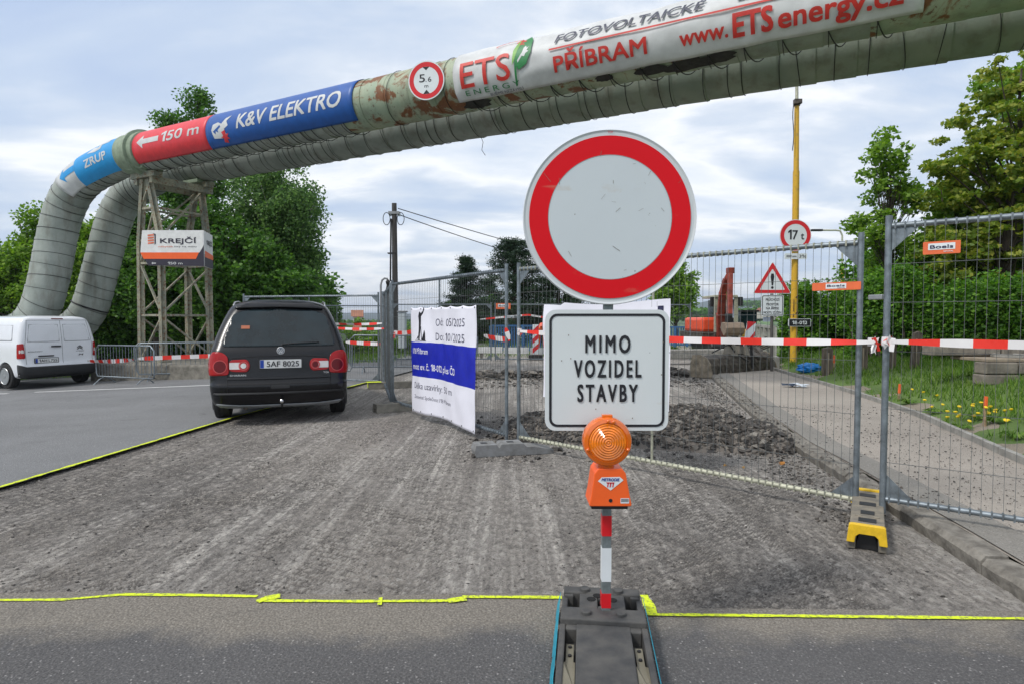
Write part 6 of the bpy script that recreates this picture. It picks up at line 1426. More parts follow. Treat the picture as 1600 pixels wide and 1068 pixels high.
for a_, b2_, w_ in zip(pth, pth[1:], (.30, .28, .22, .17)): m.beam(a_, b2_, w_*.9, w_)
m.build('boom', M_EXC, ex, world=True, bevel=.02)
MB().beam(E(1141, 421, -2.1), E(1140, 500, -2.7), .20, .17).build('stick', M_EXC, ex, world=True, bevel=.02)
MB().box(E(1141, 423, -2.1), (.24, .3, .22)).build('boom_head', M_EXC, ex, world=True, bevel=.03)
MB().tube([E(1136, 500, -1.3), E(1134, 455, -1.8)], .05, 8).build('ram', M_CHROME, ex, world=True); MB().tube([E(1143, 470, -2.2), E(1144, 497, -2.6)], .05, 8).build('ram', M_CHROME, ex, world=True)
ebox(1137, 490, 1145, 508, -2.9, -2.6, 'linkage', M_DARK, .02)
m = MB(); a_ = E(1130, 525, -2.9); wb = (E(1156, 510)-E(1130, 510)).x
m.prism([(0, 0), (-.25, .1), (-.3, .3), (-.15, .48), (.2, .5), (.35, .3)], lambda p, q, t_: Vector((a_.x+t_, a_.y+p, a_.z+q)), 0, wb); m.build('bucket', mat('bucket_dusty', (.26, .20, .15), .8, .2), ex, world=True, bevel=.02)
# yellow loader behind
yl_ = thing('wheel_loader', 'small yellow loader with dark cab standing behind the hazard board', 'loader', (at(1168, 530, 27).x, 27, 0))
a_ = at(1158, 492, 27); MB().box((at(1170, 505, 27).x, 27.6, at(0, 503, 27).z), (.75, 1.2, 1.0)).build('cab', M_GLASS, yl_, world=True, bevel=.05); MB().box((at(1170, 505, 27).x, 27.6, at(0, 486, 27).z), (.85, 1.3, .08)).build('cab_roof', M_DARK, yl_, world=True)
MB().box((at(1166, 526, 27).x, 27.4, at(0, 524, 27).z), (.95, 1.6, .55)).build('body', mat('loader_yellow', (.60, .33, .03), .5), yl_, world=True, bevel=.08)
for dx in (-.45, .45): MB().lathe([(.3, -.12), (.38, -.1), (.38, .1), (.3, .12)], 20, (yl_.location.x+dx, 27, .40), Matrix.Rotation(R(90), 3, 'Y')).build('wheel', M_TYRE, yl_, world=True)
# bridge parapets and beams
def parapet(a, b_, h, n, m, name, label, solid=False, bars=False, z0=0):
    a, b_ = Vector(a), Vector(b_); t = thing(name, label, 'parapet', tuple(a)); d = (b_-a)
    for i in range(n+1): p = a+d*i/n; MB().box(p+Vector((0, 0, h/2)), (.12, .12, h), rz=math.atan2(d.y, d.x)).build('post', m, t, world=True)
    for z in (h, h*.55) if not bars else (h, h*.12): MB().beam(a+Vector((0, 0, z)), b_+Vector((0, 0, z)), .08, .08).build('rail', m, t, world=True)
    if bars:
        q = MB(); k = int(d.length/.11)
        for i in range(k): p = a+d*i/k; q.box(p+Vector((0, 0, h*.55)), (.06, .04, h*.85))
        q.build('bars', m, t, world=True)
    return t

parapet((-.9, 26, .0), (3.2, 25.5, .0), 1.15, 6, M_PARBLUE, 'parapet', 'blue steel bridge parapet seen left of the board', bars=True)
parapet((6.3, 30, .1), (9.4, 28.5, .1), .95, 6, M_PARBLUE, 'parapet', 'blue bridge parapet left of the excavator', bars=True)
parapet((7.6, 17.6, .15), (12.0, 32, .15), 1.05, 12, mat('parapet_pale', (.42, .42, .38), .7, var=.2), 'parapet', 'pale concrete and steel bridge railing right of the excavator')
cbm = thing('concrete_beam', 'long grey concrete beam lying across before the excavator', 'concrete beam', (5.6, 19.6, 0)); MB().beam((4.4, 19.4, .32), (7.6, 20.0, .32), .35, .30).build('beam', M_CONC, cbm, world=True, bevel=.03)
rw = thing('retaining_kerb', 'low concrete side wall running to the bridge behind the grading bucket', 'low wall', (7.3, 17, .1)); 
for i in range(5):
    a_ = Vector((7.0+.42*i, 16.2+1.9*i, .22)); MB().beam(a_, a_+Vector((.40, 1.82, .04)), .30, .45).build('wall_block', M_CONC, rw, world=True, bevel=.03)
ppz = thing('steel_pipes', 'bundle of rusty steel bars leaning on the low wall', 'steel bars', (6.9, 16.8, .2))
for i in range(6): MB().tube([(6.0+.1*i, 16.6+.1*i, .3+.05*i), (8.2, 18.6+.2*i, .72+.03*i)], .025, 6).build('bar', M_STEELW, ppz, world=True)
hb = thing('hazard_board', 'red and white diagonal hazard board beside the orange worker, left of the MIMO board', 'hazard board', (at(837, 540, 21.6).x, 21.6, 0))
MB().box((0, 0, .72), (.22, .03, 1.05)).build('board', M_SIGNWHITE, hb, bevel=.005); MB().box((0, 0, .1), (.5, .4, .16)).build('board_foot', M_DARK, hb, bevel=.01)
hx_ = hb.location.x
lay([poly2d([(-.11, z), (.11, z+.2), (.11, z+.38), (-.11, z+.18)]) for z in (.22, .56, .86)], lambda x, z: Vector((hx_+x, 21.6-.018, min(z, 1.24))), 'red_stripes', M_RED, hb)
pk = thing('plank_barrier', 'low white planks lying behind the striped tape, left of the MIMO board', 'barrier', (-.4, 21.8, 0))
for i in range(3): MB().box((i*.95-.4, 0, .34-.02*i), (.9, .05, .22)).build('plank', M_WHITE, pk); MB().box((i*.95-.7, .05, .12), (.1, .1, .24)).build('plank_block', M_CONCD, pk)
# worker
def person():
    t = thing('person', 'worker in orange high visibility clothing and orange helmet bending behind the tape', 'person', (1.12, 23.2, .02))
    V = [(0, .1, .88), (0, -.1, .98), (0, -.36, 1.06), (0, -.50, 1.09), (0, -.60, 1.12), (0, -.68, 1.14), (-.19, -.36, 1.04), (-.25, -.42, .80), (-.2, -.52, .58), (.19, -.36, 1.04), (.25, -.42, .80), (.18, -.54, .58), (-.1, .0, .86), (-.13, -.06, .48), (-.14, .04, .10), (-.14, -.10, .04), (.1, .0, .86), (.14, -.03, .48), (.15, .1, .10), (.15, -.04, .04)]
    Ed = [(0, 1), (1, 2), (2, 3), (3, 4), (4, 5), (2, 6), (6, 7), (7, 8), (2, 9), (9, 10), (10, 11), (0, 12), (12, 13), (13, 14), (14, 15), (0, 16), (16, 17), (17, 18), (18, 19)]
    rad = [.16, .15, .17, .065, .085, .075, .07, .05, .038, .07, .05, .038, .10, .07, .05, .045, .10, .07, .05, .045]
    me = bpy.data.meshes.new('body'); me.from_pydata(V, Ed, []); o = bpy.data.objects.new('body', me); COL.objects.link(o); o.parent = t
    sk = o.modifiers.new('s', 'SKIN'); s2 = o.modifiers.new('u', 'SUBSURF'); s2.levels = s2.render_levels = 1
    for i, r in enumerate(rad): me.skin_vertices[0].data[i].radius = (r, r)
    me.skin_vertices[0].data[0].use_root = True; me.materials.append(mat('hivis_orange', (.85, .16, .03), .8))
    MB().lathe([(.15, 0), (.125, .02), (.12, .06), (.08, .12), (.02, .14)], 20, (0, -.66, 1.15)).build('helmet', mat('helmet_orange', (.85, .12, .06), .4), t, smooth=True)
    MB().lathe([(.178, 0), (.18, .06), (.172, .061)], 20, (0, -.12, .96), Matrix.Rotation(R(65), 3, 'X')).build('reflective_band', M_SIGNWHITE, t)
person()
# ------------------------------------------------------------------ poles and wires
YU = 28.; ub = gat(618, 549, 0); 
up = thing('utility_pole', 'dark wooden utility pole with wire loops left of the roadworks banner', 'utility pole', (at(618, 500, YU).x, YU, -.1))
tp = at(616, 318, YU); MB().tube([(up.location.x, YU, -.3), tp], [.15, .11], 12).build('pole', M_POLE, up, smooth=True, world=True, auto=50)
MB().tube([at(611, 342, YU-.1), at(610, 440, YU-.1)], .04, 6).build('down_pipe', M_DARK, up, world=True)
for u in (604, 626): 
    c = at(u, 342, YU-.1); MB().tube([c+Vector((.16*math.cos(a), 0, .28*math.sin(a))) for a in [2*math.pi*i/16 for i in range(16)]], .018, 5, closed=True).build('wire_loop', M_DARK, up, world=True)
MB().box(at(616, 333, YU), (.5, .25, .12)).build('bracket', M_GREYBACK, up, world=True); MB().box(at(613, 396, YU), (.4, .25, .05)).build('clamp', M_DARK, up, world=True)
for u in (610, 624): MB().lathe([(.05, 0), (.07, .06), (.05, .12), (.06, .18), (.03, .2)], 10, at(u, 338, YU)).build('insulator', M_SIGNGREY, up, world=True)
for k, (a_, b2_, g) in enumerate((((622, 326, YU), (1075, 440, 58), .4), ((624, 336, YU), (1075, 447, 58), .8))):
    A_, B_ = at(*a_), at(*b2_); m = MB(); m.tube([A_.lerp(B_, i/30)-Vector((0, 0, 4*g*(i/30)*(1-i/30))) for i in range(31)], .022, 5)
    o = m.build('power_line', M_DARK, None); tag(o, 'upper overhead wire running right from the utility pole' if k == 0 else 'lower, more slack overhead wire from the utility pole', 'wire', 'overhead wires')
u2_ = thing('utility_pole', 'small far wooden pole with a wire coil, left of the excavator', 'utility pole', (at(1079, 540, 58).x, 58, -1.5)); MB().tube([(u2_.location.x, 58, -4), at(1079, 427, 58)], .2, 8).build('pole', M_POLE, u2_, world=True)
MB().beam(at(1060, 431, 58), at(1084, 431, 58), .1).build('cross_arm', M_DARK, u2_, world=True); c = at(1075, 436, 57.7); MB().tube([c+Vector((.25*math.cos(a), 0, .3*math.sin(a))) for a in [2*math.pi*i/14 for i in range(14)]], .05, 5, closed=True).build('wire_coil', M_DARK, u2_, world=True)
YG = 13.6; gl = thing('lamp_pole', 'thin grey pole with hooked top behind the edge-on fence', 'lamp pole', (at(596, 600, YG).x, YG, 0))
MB().tube([(gl.location.x, YG, 0), at(595, 445, YG), at(597, 438, YG), at(601, 435, YG), at(606, 436, YG)], .022, 6).build('pole', M_GREYBACK, gl, world=True)
MB().lathe([(.03, -.3), (.05, -.2), (.03, -.1), (.05, -.02), (.02, .03)], 10, at(606, 439, YG)).build('lamp_head', M_DARK, gl, world=True)
ys_ = 42; sl_ = thing('street_lamp', 'distant curved street lamp, white above and yellow below, beside the hedge', 'street lamp', (at(1316, 540, ys_).x, ys_, 0)); 
MB().tube([(sl_.location.x, ys_, -.5), at(1316, 420, ys_)], .11, 8).build('lower_pole', M_POLEY, sl_, world=True)
MB().tube([at(1316, 420, ys_), at(1316, 368, ys_), at(1313, 361, ys_), at(1306, 360, ys_), at(1280, 360, ys_)], .06, 8).build('arm', M_CREAM, sl_, world=True); MB().box(at(1276, 360, ys_), (.8, .25, .14)).build('lamp_head', M_DARK, sl_, world=True, bevel=.04)
sw = thing('grey_cabinet', 'pale grey switch cabinet beyond the fence, beside the utility pole', 'cabinet', (at(629, 545, 24).x, 24, 0)); MB().box((sw.location.x, 24, 1.0), (.28, .4, 1.4)).build('cabinet_body', M_SIGNGREY, sw, world=True, bevel=.02); MB().box((sw.location.x, 24, 1.73), (.34, .46, .05)).build('cabinet_roof', M_GREYBACK, sw, world=True)
# ------------------------------------------------------------------ small things on the verge
def vat(u, v, Y): p = at(u, v, Y); p.z = vz(p.x, p.y); return p
bag = MB(); rb_ = random.Random(3); bc = vat(1266, 572, 14.6); n1, n2 = 20, 12
for j in range(n2+1):
    th = math.pi*j/n2
    for i in range(n1):
        ph = 2*math.pi*i/n1; d = Vector((math.sin(th)*math.cos(ph), math.sin(th)*math.sin(ph), math.cos(th))); r = 1+.35*noise.noise(d*2.6)+.15*noise.noise(d*7)
        bag.v.append(tuple(bc+Vector((d.x*.29*r, d.y*.2*r, max(-.02, d.z*.13*r+.08)))))
bag.f = [(j*n1+i, j*n1+(i+1) % n1, (j+1)*n1+(i+1) % n1, (j+1)*n1+i) for j in range(n2) for i in range(n1)]; bag.mi = [0]*len(bag.f)
bg_ = bag.build('plastic_bag', M_BAG, None, smooth=False); tag(bg_, 'crumpled bright blue plastic bag on the grass by the yellow post', 'plastic bag')
lt = MB()
for k in range(9):
    c = gat(1240, 603, .13)+Vector((random.uniform(-.22, .2), random.uniform(-.1, .1), .0)); a = random.uniform(0, 3); s1, s2_ = random.uniform(.07, .16), random.uniform(.05, .09)
    P = [c+Vector((math.cos(a+q)*s1, math.sin(a+q)*s2_, random.uniform(0, .06))) for q in (0, 1.6, 3.1, 4.7)]; lt.add(P, [(0, 1, 2), (0, 2, 3)], k % 2)
lo_ = lt.build('crumpled_litter', [mat('paper_white', (.6, .66, .72), .6), mat('paper_dark', (.03, .05, .09), .6)]); tag(lo_, 'crumpled white and dark wrapper lying on the pavement', 'litter')
sm = lo_.modifiers.new('thick', 'SOLIDIFY'); sm.thickness = .003
def stake(u, v, h, Y, lab, lean=0, orange=.45):
    b0 = vat(u, v, Y); t = thing('marker_stake', lab, 'stake', tuple(b0), 0, 'orange topped survey stakes'); e = Vector((lean, 0, h))
    MB().beam((0, 0, -.05), e*(1-orange), .035, .02).build('stake', mat('stake_wood', (.42, .30, .18), .9, var=.25, scale=20), t); MB().beam(e*(1-orange), e, .037, .022).build('painted_top', mat('stake_orange', (.90, .15, .03), .6), t)
stake(1303, 575, .36, 14.0, 'orange topped stake beside the stump post behind the fence', .0, .5); stake(1404, 612, .27, 9.7, 'orange topped stake in the grass right of the fence posts', .02, .55)
stake(1538, 664, .36, 7.2, 'orange topped stake standing among the dandelions', .01, .4)
for i, (u, v, h, w_, Y) in enumerate(((1292, 577, .62, .20, 13.6), (1346, 578, .62, .20, 13.2), (1428, 584, .72, .13, 12.2), (1392, 580, .65, .14, 12.6))):
    b0 = vat(u, v, Y); t = thing('wooden_post', ['broad short weathered post beside the blue bag', 'broad weathered post left of the two fence posts', 'leaning thin weathered post right of the fence posts', 'weathered post hidden behind the two fence posts'][i], 'post', tuple(b0)); s = MB()
    s.prism([(-w_/2, -.1), (w_/2, -.1), (w_/2+.01, h*.9), (w_*.2, h), (-w_/2, h*.95)], lambda a_, b2_, t_: Vector((a_+.06*b2_*(i == 2), t_, b2_)), -.05, .05); s.build('post_board', M_WOOD, t)
    MB().box((0, -.06, h*.4), (w_*.12, .02, h*.8)).build('split_batten', mat('pale_wood', (.32, .27, .2), .9), t)
# stone chamber
sx_ = vat(1580, 612, 9.6); sx_.z += .06
sw_ = thing('stone_chamber', 'low stone block chamber with slab and round cover at the right edge', 'stone chamber', tuple(sx_))
for i, (dx, dy, dz, w_, h_) in enumerate(((-.45, .5, .22, 1.1, .16), (.68, .5, .22, 1.1, .16), (-.35, -.1, .1, .5, .18), (.2, -.1, .1, .55, .18), (.75, -.1, .1, .5, .18), (-.35, -.1, -.08, .55, .16), (.25, -.1, -.08, .55, .16))):
    MB().box((dx, dy if i < 2 else -.12, dz+(.12 if i < 2 else 0)), (w_, .30 if i < 2 else .25, h_)).build('stone', mat('sandstone', (.26, .23, .19), .95, var=.25, scale=6, bump=.6), sw_, bevel=.02)
MB().box((.2, .2, .22), (1.5, .8, .05)).build('slab', mat('slab_tan', (.33, .27, .20), .9, var=.2), sw_, bevel=.01); MB().lathe([(.26, .25), (.26, .29), (.2, .30), (.2, .28)], 28, (.15, .22, 0)).build('round_cover', M_CONC, sw_)
# dandelions: each clump a plant
def dand(u, v, Y, n, r, lab):
    b0 = vat(u, v, Y); t = thing('dandelion', lab, 'flower', tuple(b0), 0, 'dandelions on the verge'); s = MB(); rnd = random.Random(u)
    st_ = []
    for i in range(n):
        x, y = rnd.gauss(0, r), rnd.gauss(0, r*.6); h = rnd.uniform(.10, .22); st_.append((x, y, h)); s.tube([(x*.8, y*.8, -.02), (x, y, h)], .003, 4)
    s.build('stems', LM_GRASS, t)
    for x, y, h in st_: MB().lathe([(.004, -.012), (.016, -.006), (.024, .004), (.019, .011), (.006, .014)], 9, (x, y, h), Matrix.Rotation(rnd.uniform(-.6, .6), 3, 'X')).build('flower_head', mat('dandelion_yellow', (.85, .62, .01), .7), t)
    m = MB()
    for i in range(40):
        a = rnd.uniform(0, 6.28); l = rnd.uniform(.1, .2); m.add([(0, 0, 0), (math.cos(a-.12)*l*.6, math.sin(a-.12)*l*.6, .06), (math.cos(a)*l, math.sin(a)*l, .03), (math.cos(a+.12)*l*.6, math.sin(a+.12)*l*.6, .07)], [(0, 1, 2, 3)])
    m.v = [(x+rnd.gauss(0, .005), y, z) for x, y, z in m.v]; m.build('leaves', LM_GRASS, t)
dand(1500, 668, 7.3, 7, .11, 'dandelion clump left of the stake in the grass'); dand(1553, 662, 7.25, 9, .13, 'largest dandelion clump, round the stake in the grass'); dand(1528, 655, 7.6, 5, .10, 'dandelion clump just behind the stake')
dand(1460, 634, 8.4, 3, .25, 'few scattered dandelions nearer the fence posts'); dand(1585, 695, 6.5, 2, .1, 'pair of low dandelions at the edge by the right border')
dand(1420, 620, 9.3, 3, .2, 'sparse dandelions beside the orange topped stake')
# ------------------------------------------------------------------ trees and hedges
def leaves_np(C, s0, s1, droop=0., n_per=1):
    n = len(C); d = np.random.normal(size=(n, 3)); d[:, 2] = d[:, 2]*.6-droop; d /= np.linalg.norm(d, axis=1)[:, None]
    a = np.random.normal(size=(n, 3)); w = np.cross(d, a); w /= np.linalg.norm(w, axis=1)[:, None]
    l = np.random.uniform(s0, s1, (n, 1)); V = np.stack([C-d*l*.5, C+w*l*.32, C+d*l*.5, C-w*l*.32], 1).reshape(-1, 3)
    return V
def quads_mesh(name, V, m, parent):
    me = bpy.data.meshes.new(name); n = len(V)//4
    me.vertices.add(len(V)); me.vertices.foreach_set('co', V.astype(np.float32).ravel()); me.loops.add(len(V)); me.loops.foreach_set('vertex_index', np.arange(len(V), dtype=np.int32))
    me.polygons.add(n); me.polygons.foreach_set('loop_start', np.arange(0, n*4, 4, dtype=np.int32)); me.polygons.foreach_set('loop_total', np.full(n, 4, dtype=np.int32)); me.materials.append(m); me.update(calc_edges=True)
    o = bpy.data.objects.new(name, me); COL.objects.link(o); o.parent = parent; return o
def tree(x, y, z, label, ells, nleaf, s0, s1, lm, cat='tree', name='tree', trunk=.16, clumps=140, cr=.5, droop=0., group=None, bark=None, lean=(0, 0), shell=.55, flat=.75):
    """ells: (dx, dy, zc, rx, ry, rz) relative to the base"""
    t = thing(name, label, cat, (x, y, z), 0, group); C = []
    vol = np.array([e[3]*e[4]*e[5] for e in ells]); vol = vol/vol.sum()
    while len(C) < clumps:
        e = ells[np.random.choice(len(ells), p=vol)]; d = np.random.normal(size=3); d /= np.linalg.norm(d); r = shell+(1.06-shell)*random.random()**.6
        if random.random() < .10: r *= random.uniform(.9, 1.18)
        C.append((e[0]+d[0]*e[3]*r, e[1]+d[1]*e[4]*r, e[2]+d[2]*e[5]*r))
    C = np.array(C); C = C[C[:, 2] > .1]; szs = np.random.uniform(.45, 1.35, len(C)); w = szs**2; w /= w.sum(); idx = np.random.choice(len(C), nleaf, p=w)
    off = np.random.normal(size=(nleaf, 3)); off = off/np.linalg.norm(off, axis=1)[:, None]*(np.random.rand(nleaf, 1)**.5); off[:, 2] *= flat
    P = C[idx]+off*(cr*szs[idx])[:, None]
    if droop: P[:, 2] -= droop*np.abs(np.random.normal(size=nleaf))*(np.random.rand(nleaf) < .5)
    quads_mesh('crown', leaves_np(P, s0, s1, droop), lm, t)
    zt = max(e[2]+e[5]*.6 for e in ells); zb_ = min(e[2] for e in ells); m = MB(); tx, ty = ells[0][0], ells[0][1]
    n = 9; ax = [Vector((tx*(i/n)**1.2+.12*math.sin(i*1.3+x)*i/n, ty*(i/n), -.3+(zt+.3)*i/n)) for i in range(n+1)]
    m.tube(ax, [trunk*(1-.88*i/n) for i in range(n+1)], 9); m.build('trunk', bark or M_BARK, t, smooth=True)
    b_ = MB()
    for c in C[::max(1, len(C)//70)]:
        c = Vector(c); hgt_ = max(.15, min(.92, (c.z*.72)/(zt+.01))); k = hgt_*n; i = int(k); p = ax[i].lerp(ax[min(i+1, n)], k-i); mid = p.lerp(c, .5)+Vector((random.uniform(-.15, .15), random.uniform(-.15, .15), .12))
        r = trunk*(1-.88*hgt_)*.45; b_.tube([p, mid, c], [r, r*.6, .008], 5, cap=False)
    b_.build('limbs', bark or M_BARK, t)
    return t
def X(u, Y): return (u-CX)/F*Y
def Z(v, Y): return CH+(498-v)/F*Y
def ell(u, v, ru, rv, Y, dY=None, base=(0, 0, 0)): 
    return (X(u, Y)-base[0], 0, Z(v, Y)-base[2], ru/F*Y, (dY or ru/F*Y*.9), rv/F*Y)
def T(u, Y, zb_, label, es, n, s0, s1, lm, **k):
    base = (X(u, Y), Y, zb_); return tree(base[0], Y, zb_, label, [ell(*e, Y, None, base) for e in es], n, s0, s1, lm, **k)
GL = 'trees behind the lattice tower'; GR = 'trees and shrubs behind the right fence'
T(300, 27, -1, 'birch whose thin top shows above the banner pipe', [(318, 190, 20, 48, ), (270, 205, 22, 25), (300, 290, 50, 70), (330, 250, 30, 50)], 17000, .10, .19, LM_DARK, trunk=.2, clumps=170, cr=.55, group=GL, shell=.3)
T(455, 26, -.6, 'drooping birch with hanging twigs right of the lattice tower', [(440, 330, 62, 75), (465, 400, 42, 80), (400, 350, 50, 75), (490, 425, 14, 60)], 42000, .09, .17, LM_BIRCH, droop=.45, trunk=.17, clumps=300, cr=.45, group=GL, bark=M_BIRCHB, shell=.4)
T(370, 24, -.6, 'dense broadleaf tree directly behind the black car', [(375, 440, 75, 70), (440, 460, 62, 45), (330, 400, 50, 80)], 36000, .12, .22, LM_DARK, trunk=.2, clumps=300, cr=.55, group=GL, shell=.35)
T(245, 25, -1, 'dense broadleaf tree behind the legs of the lattice tower', [(245, 430, 65, 85), (215, 380, 40, 65), (280, 470, 55, 60)], 34000, .12, .22, LM_DARK, trunk=.22, clumps=280, cr=.55, group=GL, shell=.35)
T(150, 27, -1.2, 'bright green tree seen between the two pipe legs', [(165, 430, 60, 75), (130, 470, 50, 55), (190, 350, 30, 50)], 26000, .12, .22, LM_BRIGHT, trunk=.2, clumps=220, cr=.55, group=GL, shell=.35)
T(50, 26, -1.2, 'loose green tree left of the pipe legs', [(36, 425, 40, 50), (66, 372, 26, 52), (0, 445, 45, 40), (60, 450, 60, 45)], 24000, .11, .2, LM_BRIGHT, trunk=.2, clumps=200, cr=.5, group=GL, shell=.3)
T(-60, 26, -1.2, 'dark tree at the left edge behind the van', [(-50, 450, 60, 55), (-110, 420, 70, 70)], 16000, .13, .24, LM_DARK, trunk=.22, clumps=160, cr=.6, group=GL, shell=.4)
T(520, 30, -.5, 'small sparse tree right of the drooping birch, above the car roof', [(515, 470, 14, 20), (508, 500, 22, 22)], 3500, .1, .17, LM_DARK, trunk=.08, clumps=50, cr=.4, group=GL, shell=.2)
# dark undergrowth wall under these trees
def hedge(u0, u1, v0, v1, Y, label, lm, n, zb_=-.3, dep=1.2, s0=.08, s1=.16, clumps=220, cr=.4, grp=None, wob=.5, name='hedge', y1=None):
    y1 = y1 if y1 else Y; x0, x1 = X(u0, Y), X(u1, y1); xc = (x0+x1)/2; t = thing(name, label, 'hedge', (xc, (Y+y1)/2, zb_), 0, grp); C = []
    zt = Z(v0, Y)
    for i in range(clumps):
        s_ = random.random(); x = x0+(x1-x0)*s_; yy = Y+(y1-Y)*s_; top = zt*(1+.12*noise.noise(Vector((x*.7, Y, 0))))+wob*noise.noise(Vector((x*1.6, Y, 5)))
        C.append((x-xc, yy-(Y+y1)/2+random.uniform(-dep, dep)*(.6), (top-zb_)*random.random()**.75))
    C = np.array(C); sz = np.random.uniform(.5, 1.3, len(C)); idx = np.random.randint(0, len(C), n); off = np.random.normal(size=(n, 3)); off = off/np.linalg.norm(off, axis=1)[:, None]*np.random.rand(n, 1)**.5
    P = C[idx]+off*(cr*sz[idx])[:, None]; P[:, 2] = np.maximum(P[:, 2], .0); quads_mesh('foliage', leaves_np(P, s0, s1), lm, t)
    m = MB()
    for c in C[::6]: c = Vector(c); m.tube([(c.x*.97, c.y*.5, -.2), (c.x, c.y*.8, c.z*.5), c], [.03, .02, .006], 5, cap=False)
    m.build('stems', M_BARK, t); return t
hedge(-60, 520, 478, 540, 27.5, 'dark undergrowth closing the foot of the trees behind the tower', LM_DARK, 52000, -1.2, 1.5, .14, .26, 420, .6, GL)
hedge(-120, 520, 440, 540, 31, 'back row of dark shrubs beyond the trees behind the tower', LM_DARK, 30000, -1.2, 1.5, .2, .34, 300, .8, GL)
hedge(525, 660, 524, 545, 25, 'low ragged green bushes beyond the barriers right of the car', LM_BRIGHT, 9000, -.3, 1., .08, .16, 90, .35, None)
T(560, 34, -.6, 'pale yellow green bush before the blue hill', [(560, 510, 16, 10)], 1800, .12, .2, LM_BRIGHT, trunk=.05, clumps=20, cr=.3, shell=.1, name='bush', cat='bush')
# conifers
def conifer(u, Y, v0, v1, ru, label, n, seed):
    random.seed(seed); base = (X(u, Y), Y, -.4); h = Z(v0, Y)+.4; t = thing('pine_tree', label, 'pine tree', base, 0, 'pines behind the far fence'); C = []; r = ru/F*Y
    m = MB(); m.tube([(0, 0, -.5), (0, 0, h*.5), (.05, 0, h*.98)], [.2, .12, .02], 8); m.build('trunk', M_BARK, t); b_ = MB(); k = 0
    z = h*.18
    while z < h*.99:
        q = (z/h); rr_ = r*min(1, (1.04-q)**.6*1.3)*(.75+.4*random.random())
        for a_ in range(6):
            a = random.uniform(0, 6.28); l = rr_*random.uniform(.65, 1.12); e = Vector((math.cos(a)*l, math.sin(a)*l, z+.18*l)); b_.tube([(0, 0, z), e*.6+Vector((0, 0, z*.4+.0)), e], [.03, .02, .006], 4, cap=False)
            for s_ in np.linspace(.25, 1, 6): C.append((e.x*s_, e.y*s_, z+(e.z-z)*s_+.05))
        z += h*.045
    b_.build('limbs', M_BARK, t); C = np.array(C); idx = np.random.randint(0, len(C), n); off = np.random.normal(size=(n, 3))*np.array([.13, .13, .08]); P = C[idx]+off
    d = np.random.normal(size=(n, 3)); d[:, 2] = np.abs(d[:, 2])*.8; d /= np.linalg.norm(d, axis=1)[:, None]; w = np.cross(d, np.random.normal(size=(n, 3))); w /= np.linalg.norm(w, axis=1)[:, None]
    l = np.random.uniform(.10, .2, (n, 1)); V = np.stack([P, P+d*l*.5+w*.02, P+d*l, P+d*l*.5-w*.02], 1).reshape(-1, 3); quads_mesh('crown', V, LM_PINE, t)
conifer(728, 36, 408, 478, 40, 'rounded dark pine, the left one of those behind the far fence', 26000, 1)
conifer(803, 34, 375, 478, 72, 'tall pointed dark pine just left of the round sign', 32000, 2)
conifer(872, 35, 385, 478, 60, 'dark pine half hidden behind the round sign', 26000, 3); conifer(764, 40, 436, 480, 34, 'low dark pine between the rounded and the pointed one', 12000, 4)
random.seed(21)
hedge(690, 900, 475, 540, 37, 'dark shrubs under the pines beyond the far fence', LM_DARK, 14000, -.4, 1.5, .15, .28, 150, .6, None)
# right-hand side
T(1058, 44, -1, 'light green tree beyond the board, left of the small far pole', [(1052, 455, 30, 42), (1035, 430, 25, 30)], 12000, .16, .3, LM_BRIGHT, trunk=.15, clumps=120, cr=.6, shell=.3)
hedge(1228, 1420, 452, 570, 19, 'leafy green hedge behind the 17t sign post', LM_HEDGE, 40000, .1, 1.2, .07, .14, 360, .36, GR, 1.1)
hedge(1335, 1660, 438, 570, 15.2, 'dark green hedge behind the fence at the right edge', LM_HEDGE, 52000, .25, 1.0, .06, .12, 460, .34, GR, .7, y1=12.6)
hedge(1320, 1700, 400, 560, 19.5, 'tall back row of shrubs under the maple', LM_HEDGE, 30000, .1, 1., .10, .18, 300, .5, GR, .8)
T(1395, 17.5, .2, 'slender young tree with loose light leaves behind the fence posts', [(1378, 245, 34, 38), (1400, 300, 45, 42), (1362, 365, 36, 30), (1410, 400, 50, 50), (1350, 280, 16, 14)], 7000, .09, .17, LM_BRIGHT, trunk=.07, clumps=95, cr=.30, group=GR, shell=.1)
T(1560, 15.5, .2, 'tall maple with brownish green leaves at the right edge', [(1590, 180, 95, 110), (1530, 300, 85, 75), (1640, 330, 100, 110), (1520, 410, 80, 70), (1620, 440, 100, 70), (1500, 230, 40, 60), (1690, 200, 80, 120)], 34000, .10, .18, LM_MAPLE, trunk=.17, clumps=480, cr=.33, group=GR, shell=.15, flat=.35)
T(1490, 17, .2, 'rounded yellow green tree filling the gap left of the maple', [(1470, 395, 50, 60), (1500, 330, 55, 60), (1540, 400, 60, 60)], 16000, .09, .17, LM_BRIGHT, trunk=.1, clumps=200, cr=.36, group=GR, shell=.2)
T(1700, 19, .2, 'green tree standing behind the maple at the right edge', [(1660, 200, 90, 120), (1570, 150, 50, 50), (1620, 350, 120, 110)], 15000, .11, .19, LM_BRIGHT, trunk=.2, clumps=170, cr=.45, group=GR, shell=.35)
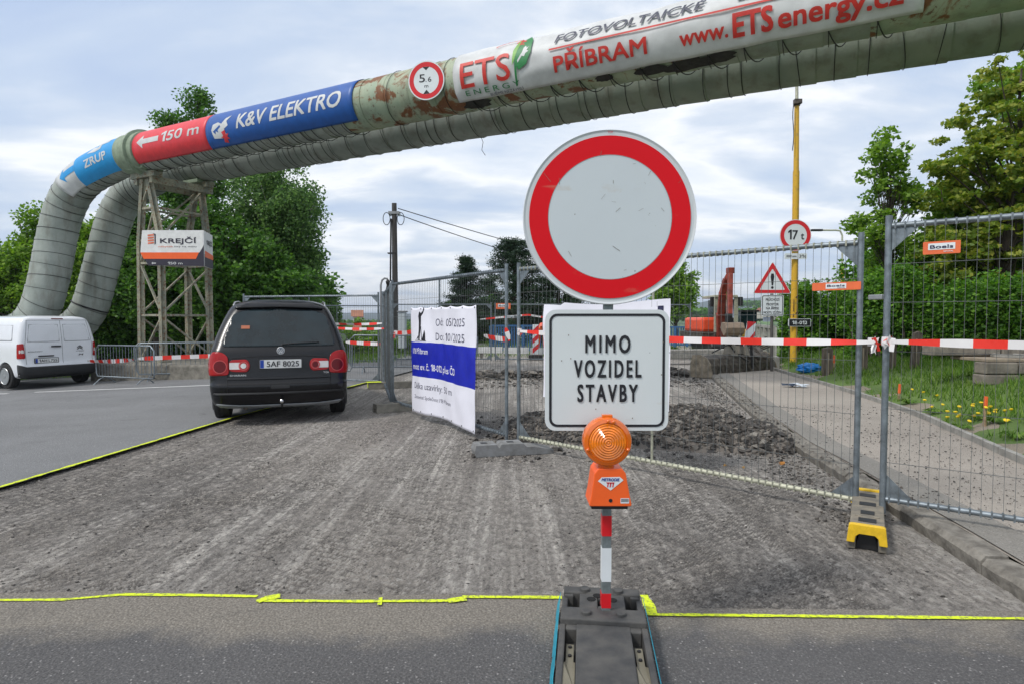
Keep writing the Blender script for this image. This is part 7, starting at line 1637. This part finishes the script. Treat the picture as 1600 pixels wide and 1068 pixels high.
# far wooded patches and houses on the hills
def far_wood(label, u0, u1, v, Y, n, m=LM_DARK, h=9, name='woodland'):
    P = []
    for i in range(n):
        u = random.uniform(u0, u1); x = X(u, Y); z = Z(v, Y); P.append((x, Y+random.uniform(-30, 30), z+random.uniform(-2, h*.5)))
    P = np.array(P); V = leaves_np(P, 3.2, 7); o = quads_mesh(name, V, m, None); tag(o, label, 'woodland', kind='stuff')
far_wood('band of far trees on the slope behind the excavator', 1055, 1250, 494, 420, 2600); far_wood('dark tree line across the valley at the left', 440, 900, 509, 430, 4200, h=5)
far_wood('tree line on the upper slope behind the warning sign', 1120, 1240, 477, 900, 1500, h=12)
M_WALLH = mat('far_wall', (.58, .54, .48), .9); M_ROOFH = mat('far_roof', (.25, .09, .06), .9)
for i, (u, v) in enumerate(((1188, 490), (1204, 488), (1213, 492), (1160, 497), (560, 499))):
    Y = 380; t = thing('house', ['pale far house left of the post under the warning sign', 'far house just left of the yellow lamp post, the highest', 'far house close to the yellow lamp post, the lower one', 'far house right of the excavator cab', 'lone far house on the valley side at the left'][i], 'house', (X(u, Y), Y, Z(v, Y)-2)); 
    MB().box((0, 0, 1), (5, 5, 4.4)).build('wall', M_WALLH, t); MB().prism([(-3, 3.2), (3, 3.2), (0, 5.6)], lambda a_, b2_, t_: Vector((a_, t_, b2_)), -3, 3).build('roof', M_ROOFH, t)

# ------------------------------------------------------------------ the air
hzb = MB(); hzb.box((0, 2750, 80), (9000, 6700, 200))
hm = bpy.data.materials.new('haze_air'); hm.use_nodes = True; t_ = hm.node_tree; t_.nodes.remove(t_.nodes['Principled BSDF'])
pv = t_.nodes.new('ShaderNodeVolumePrincipled'); pv.inputs['Density'].default_value = .0002; pv.inputs['Color'].default_value = (.80, .88, 1, 1); pv.inputs['Anisotropy'].default_value = .3
t_.links.new(pv.outputs[0], t_.nodes['Material Output'].inputs['Volume'])
ho = hzb.build('haze', hm); tag(ho, 'thin pale haze filling the air over the valley', 'haze', kind='stuff')
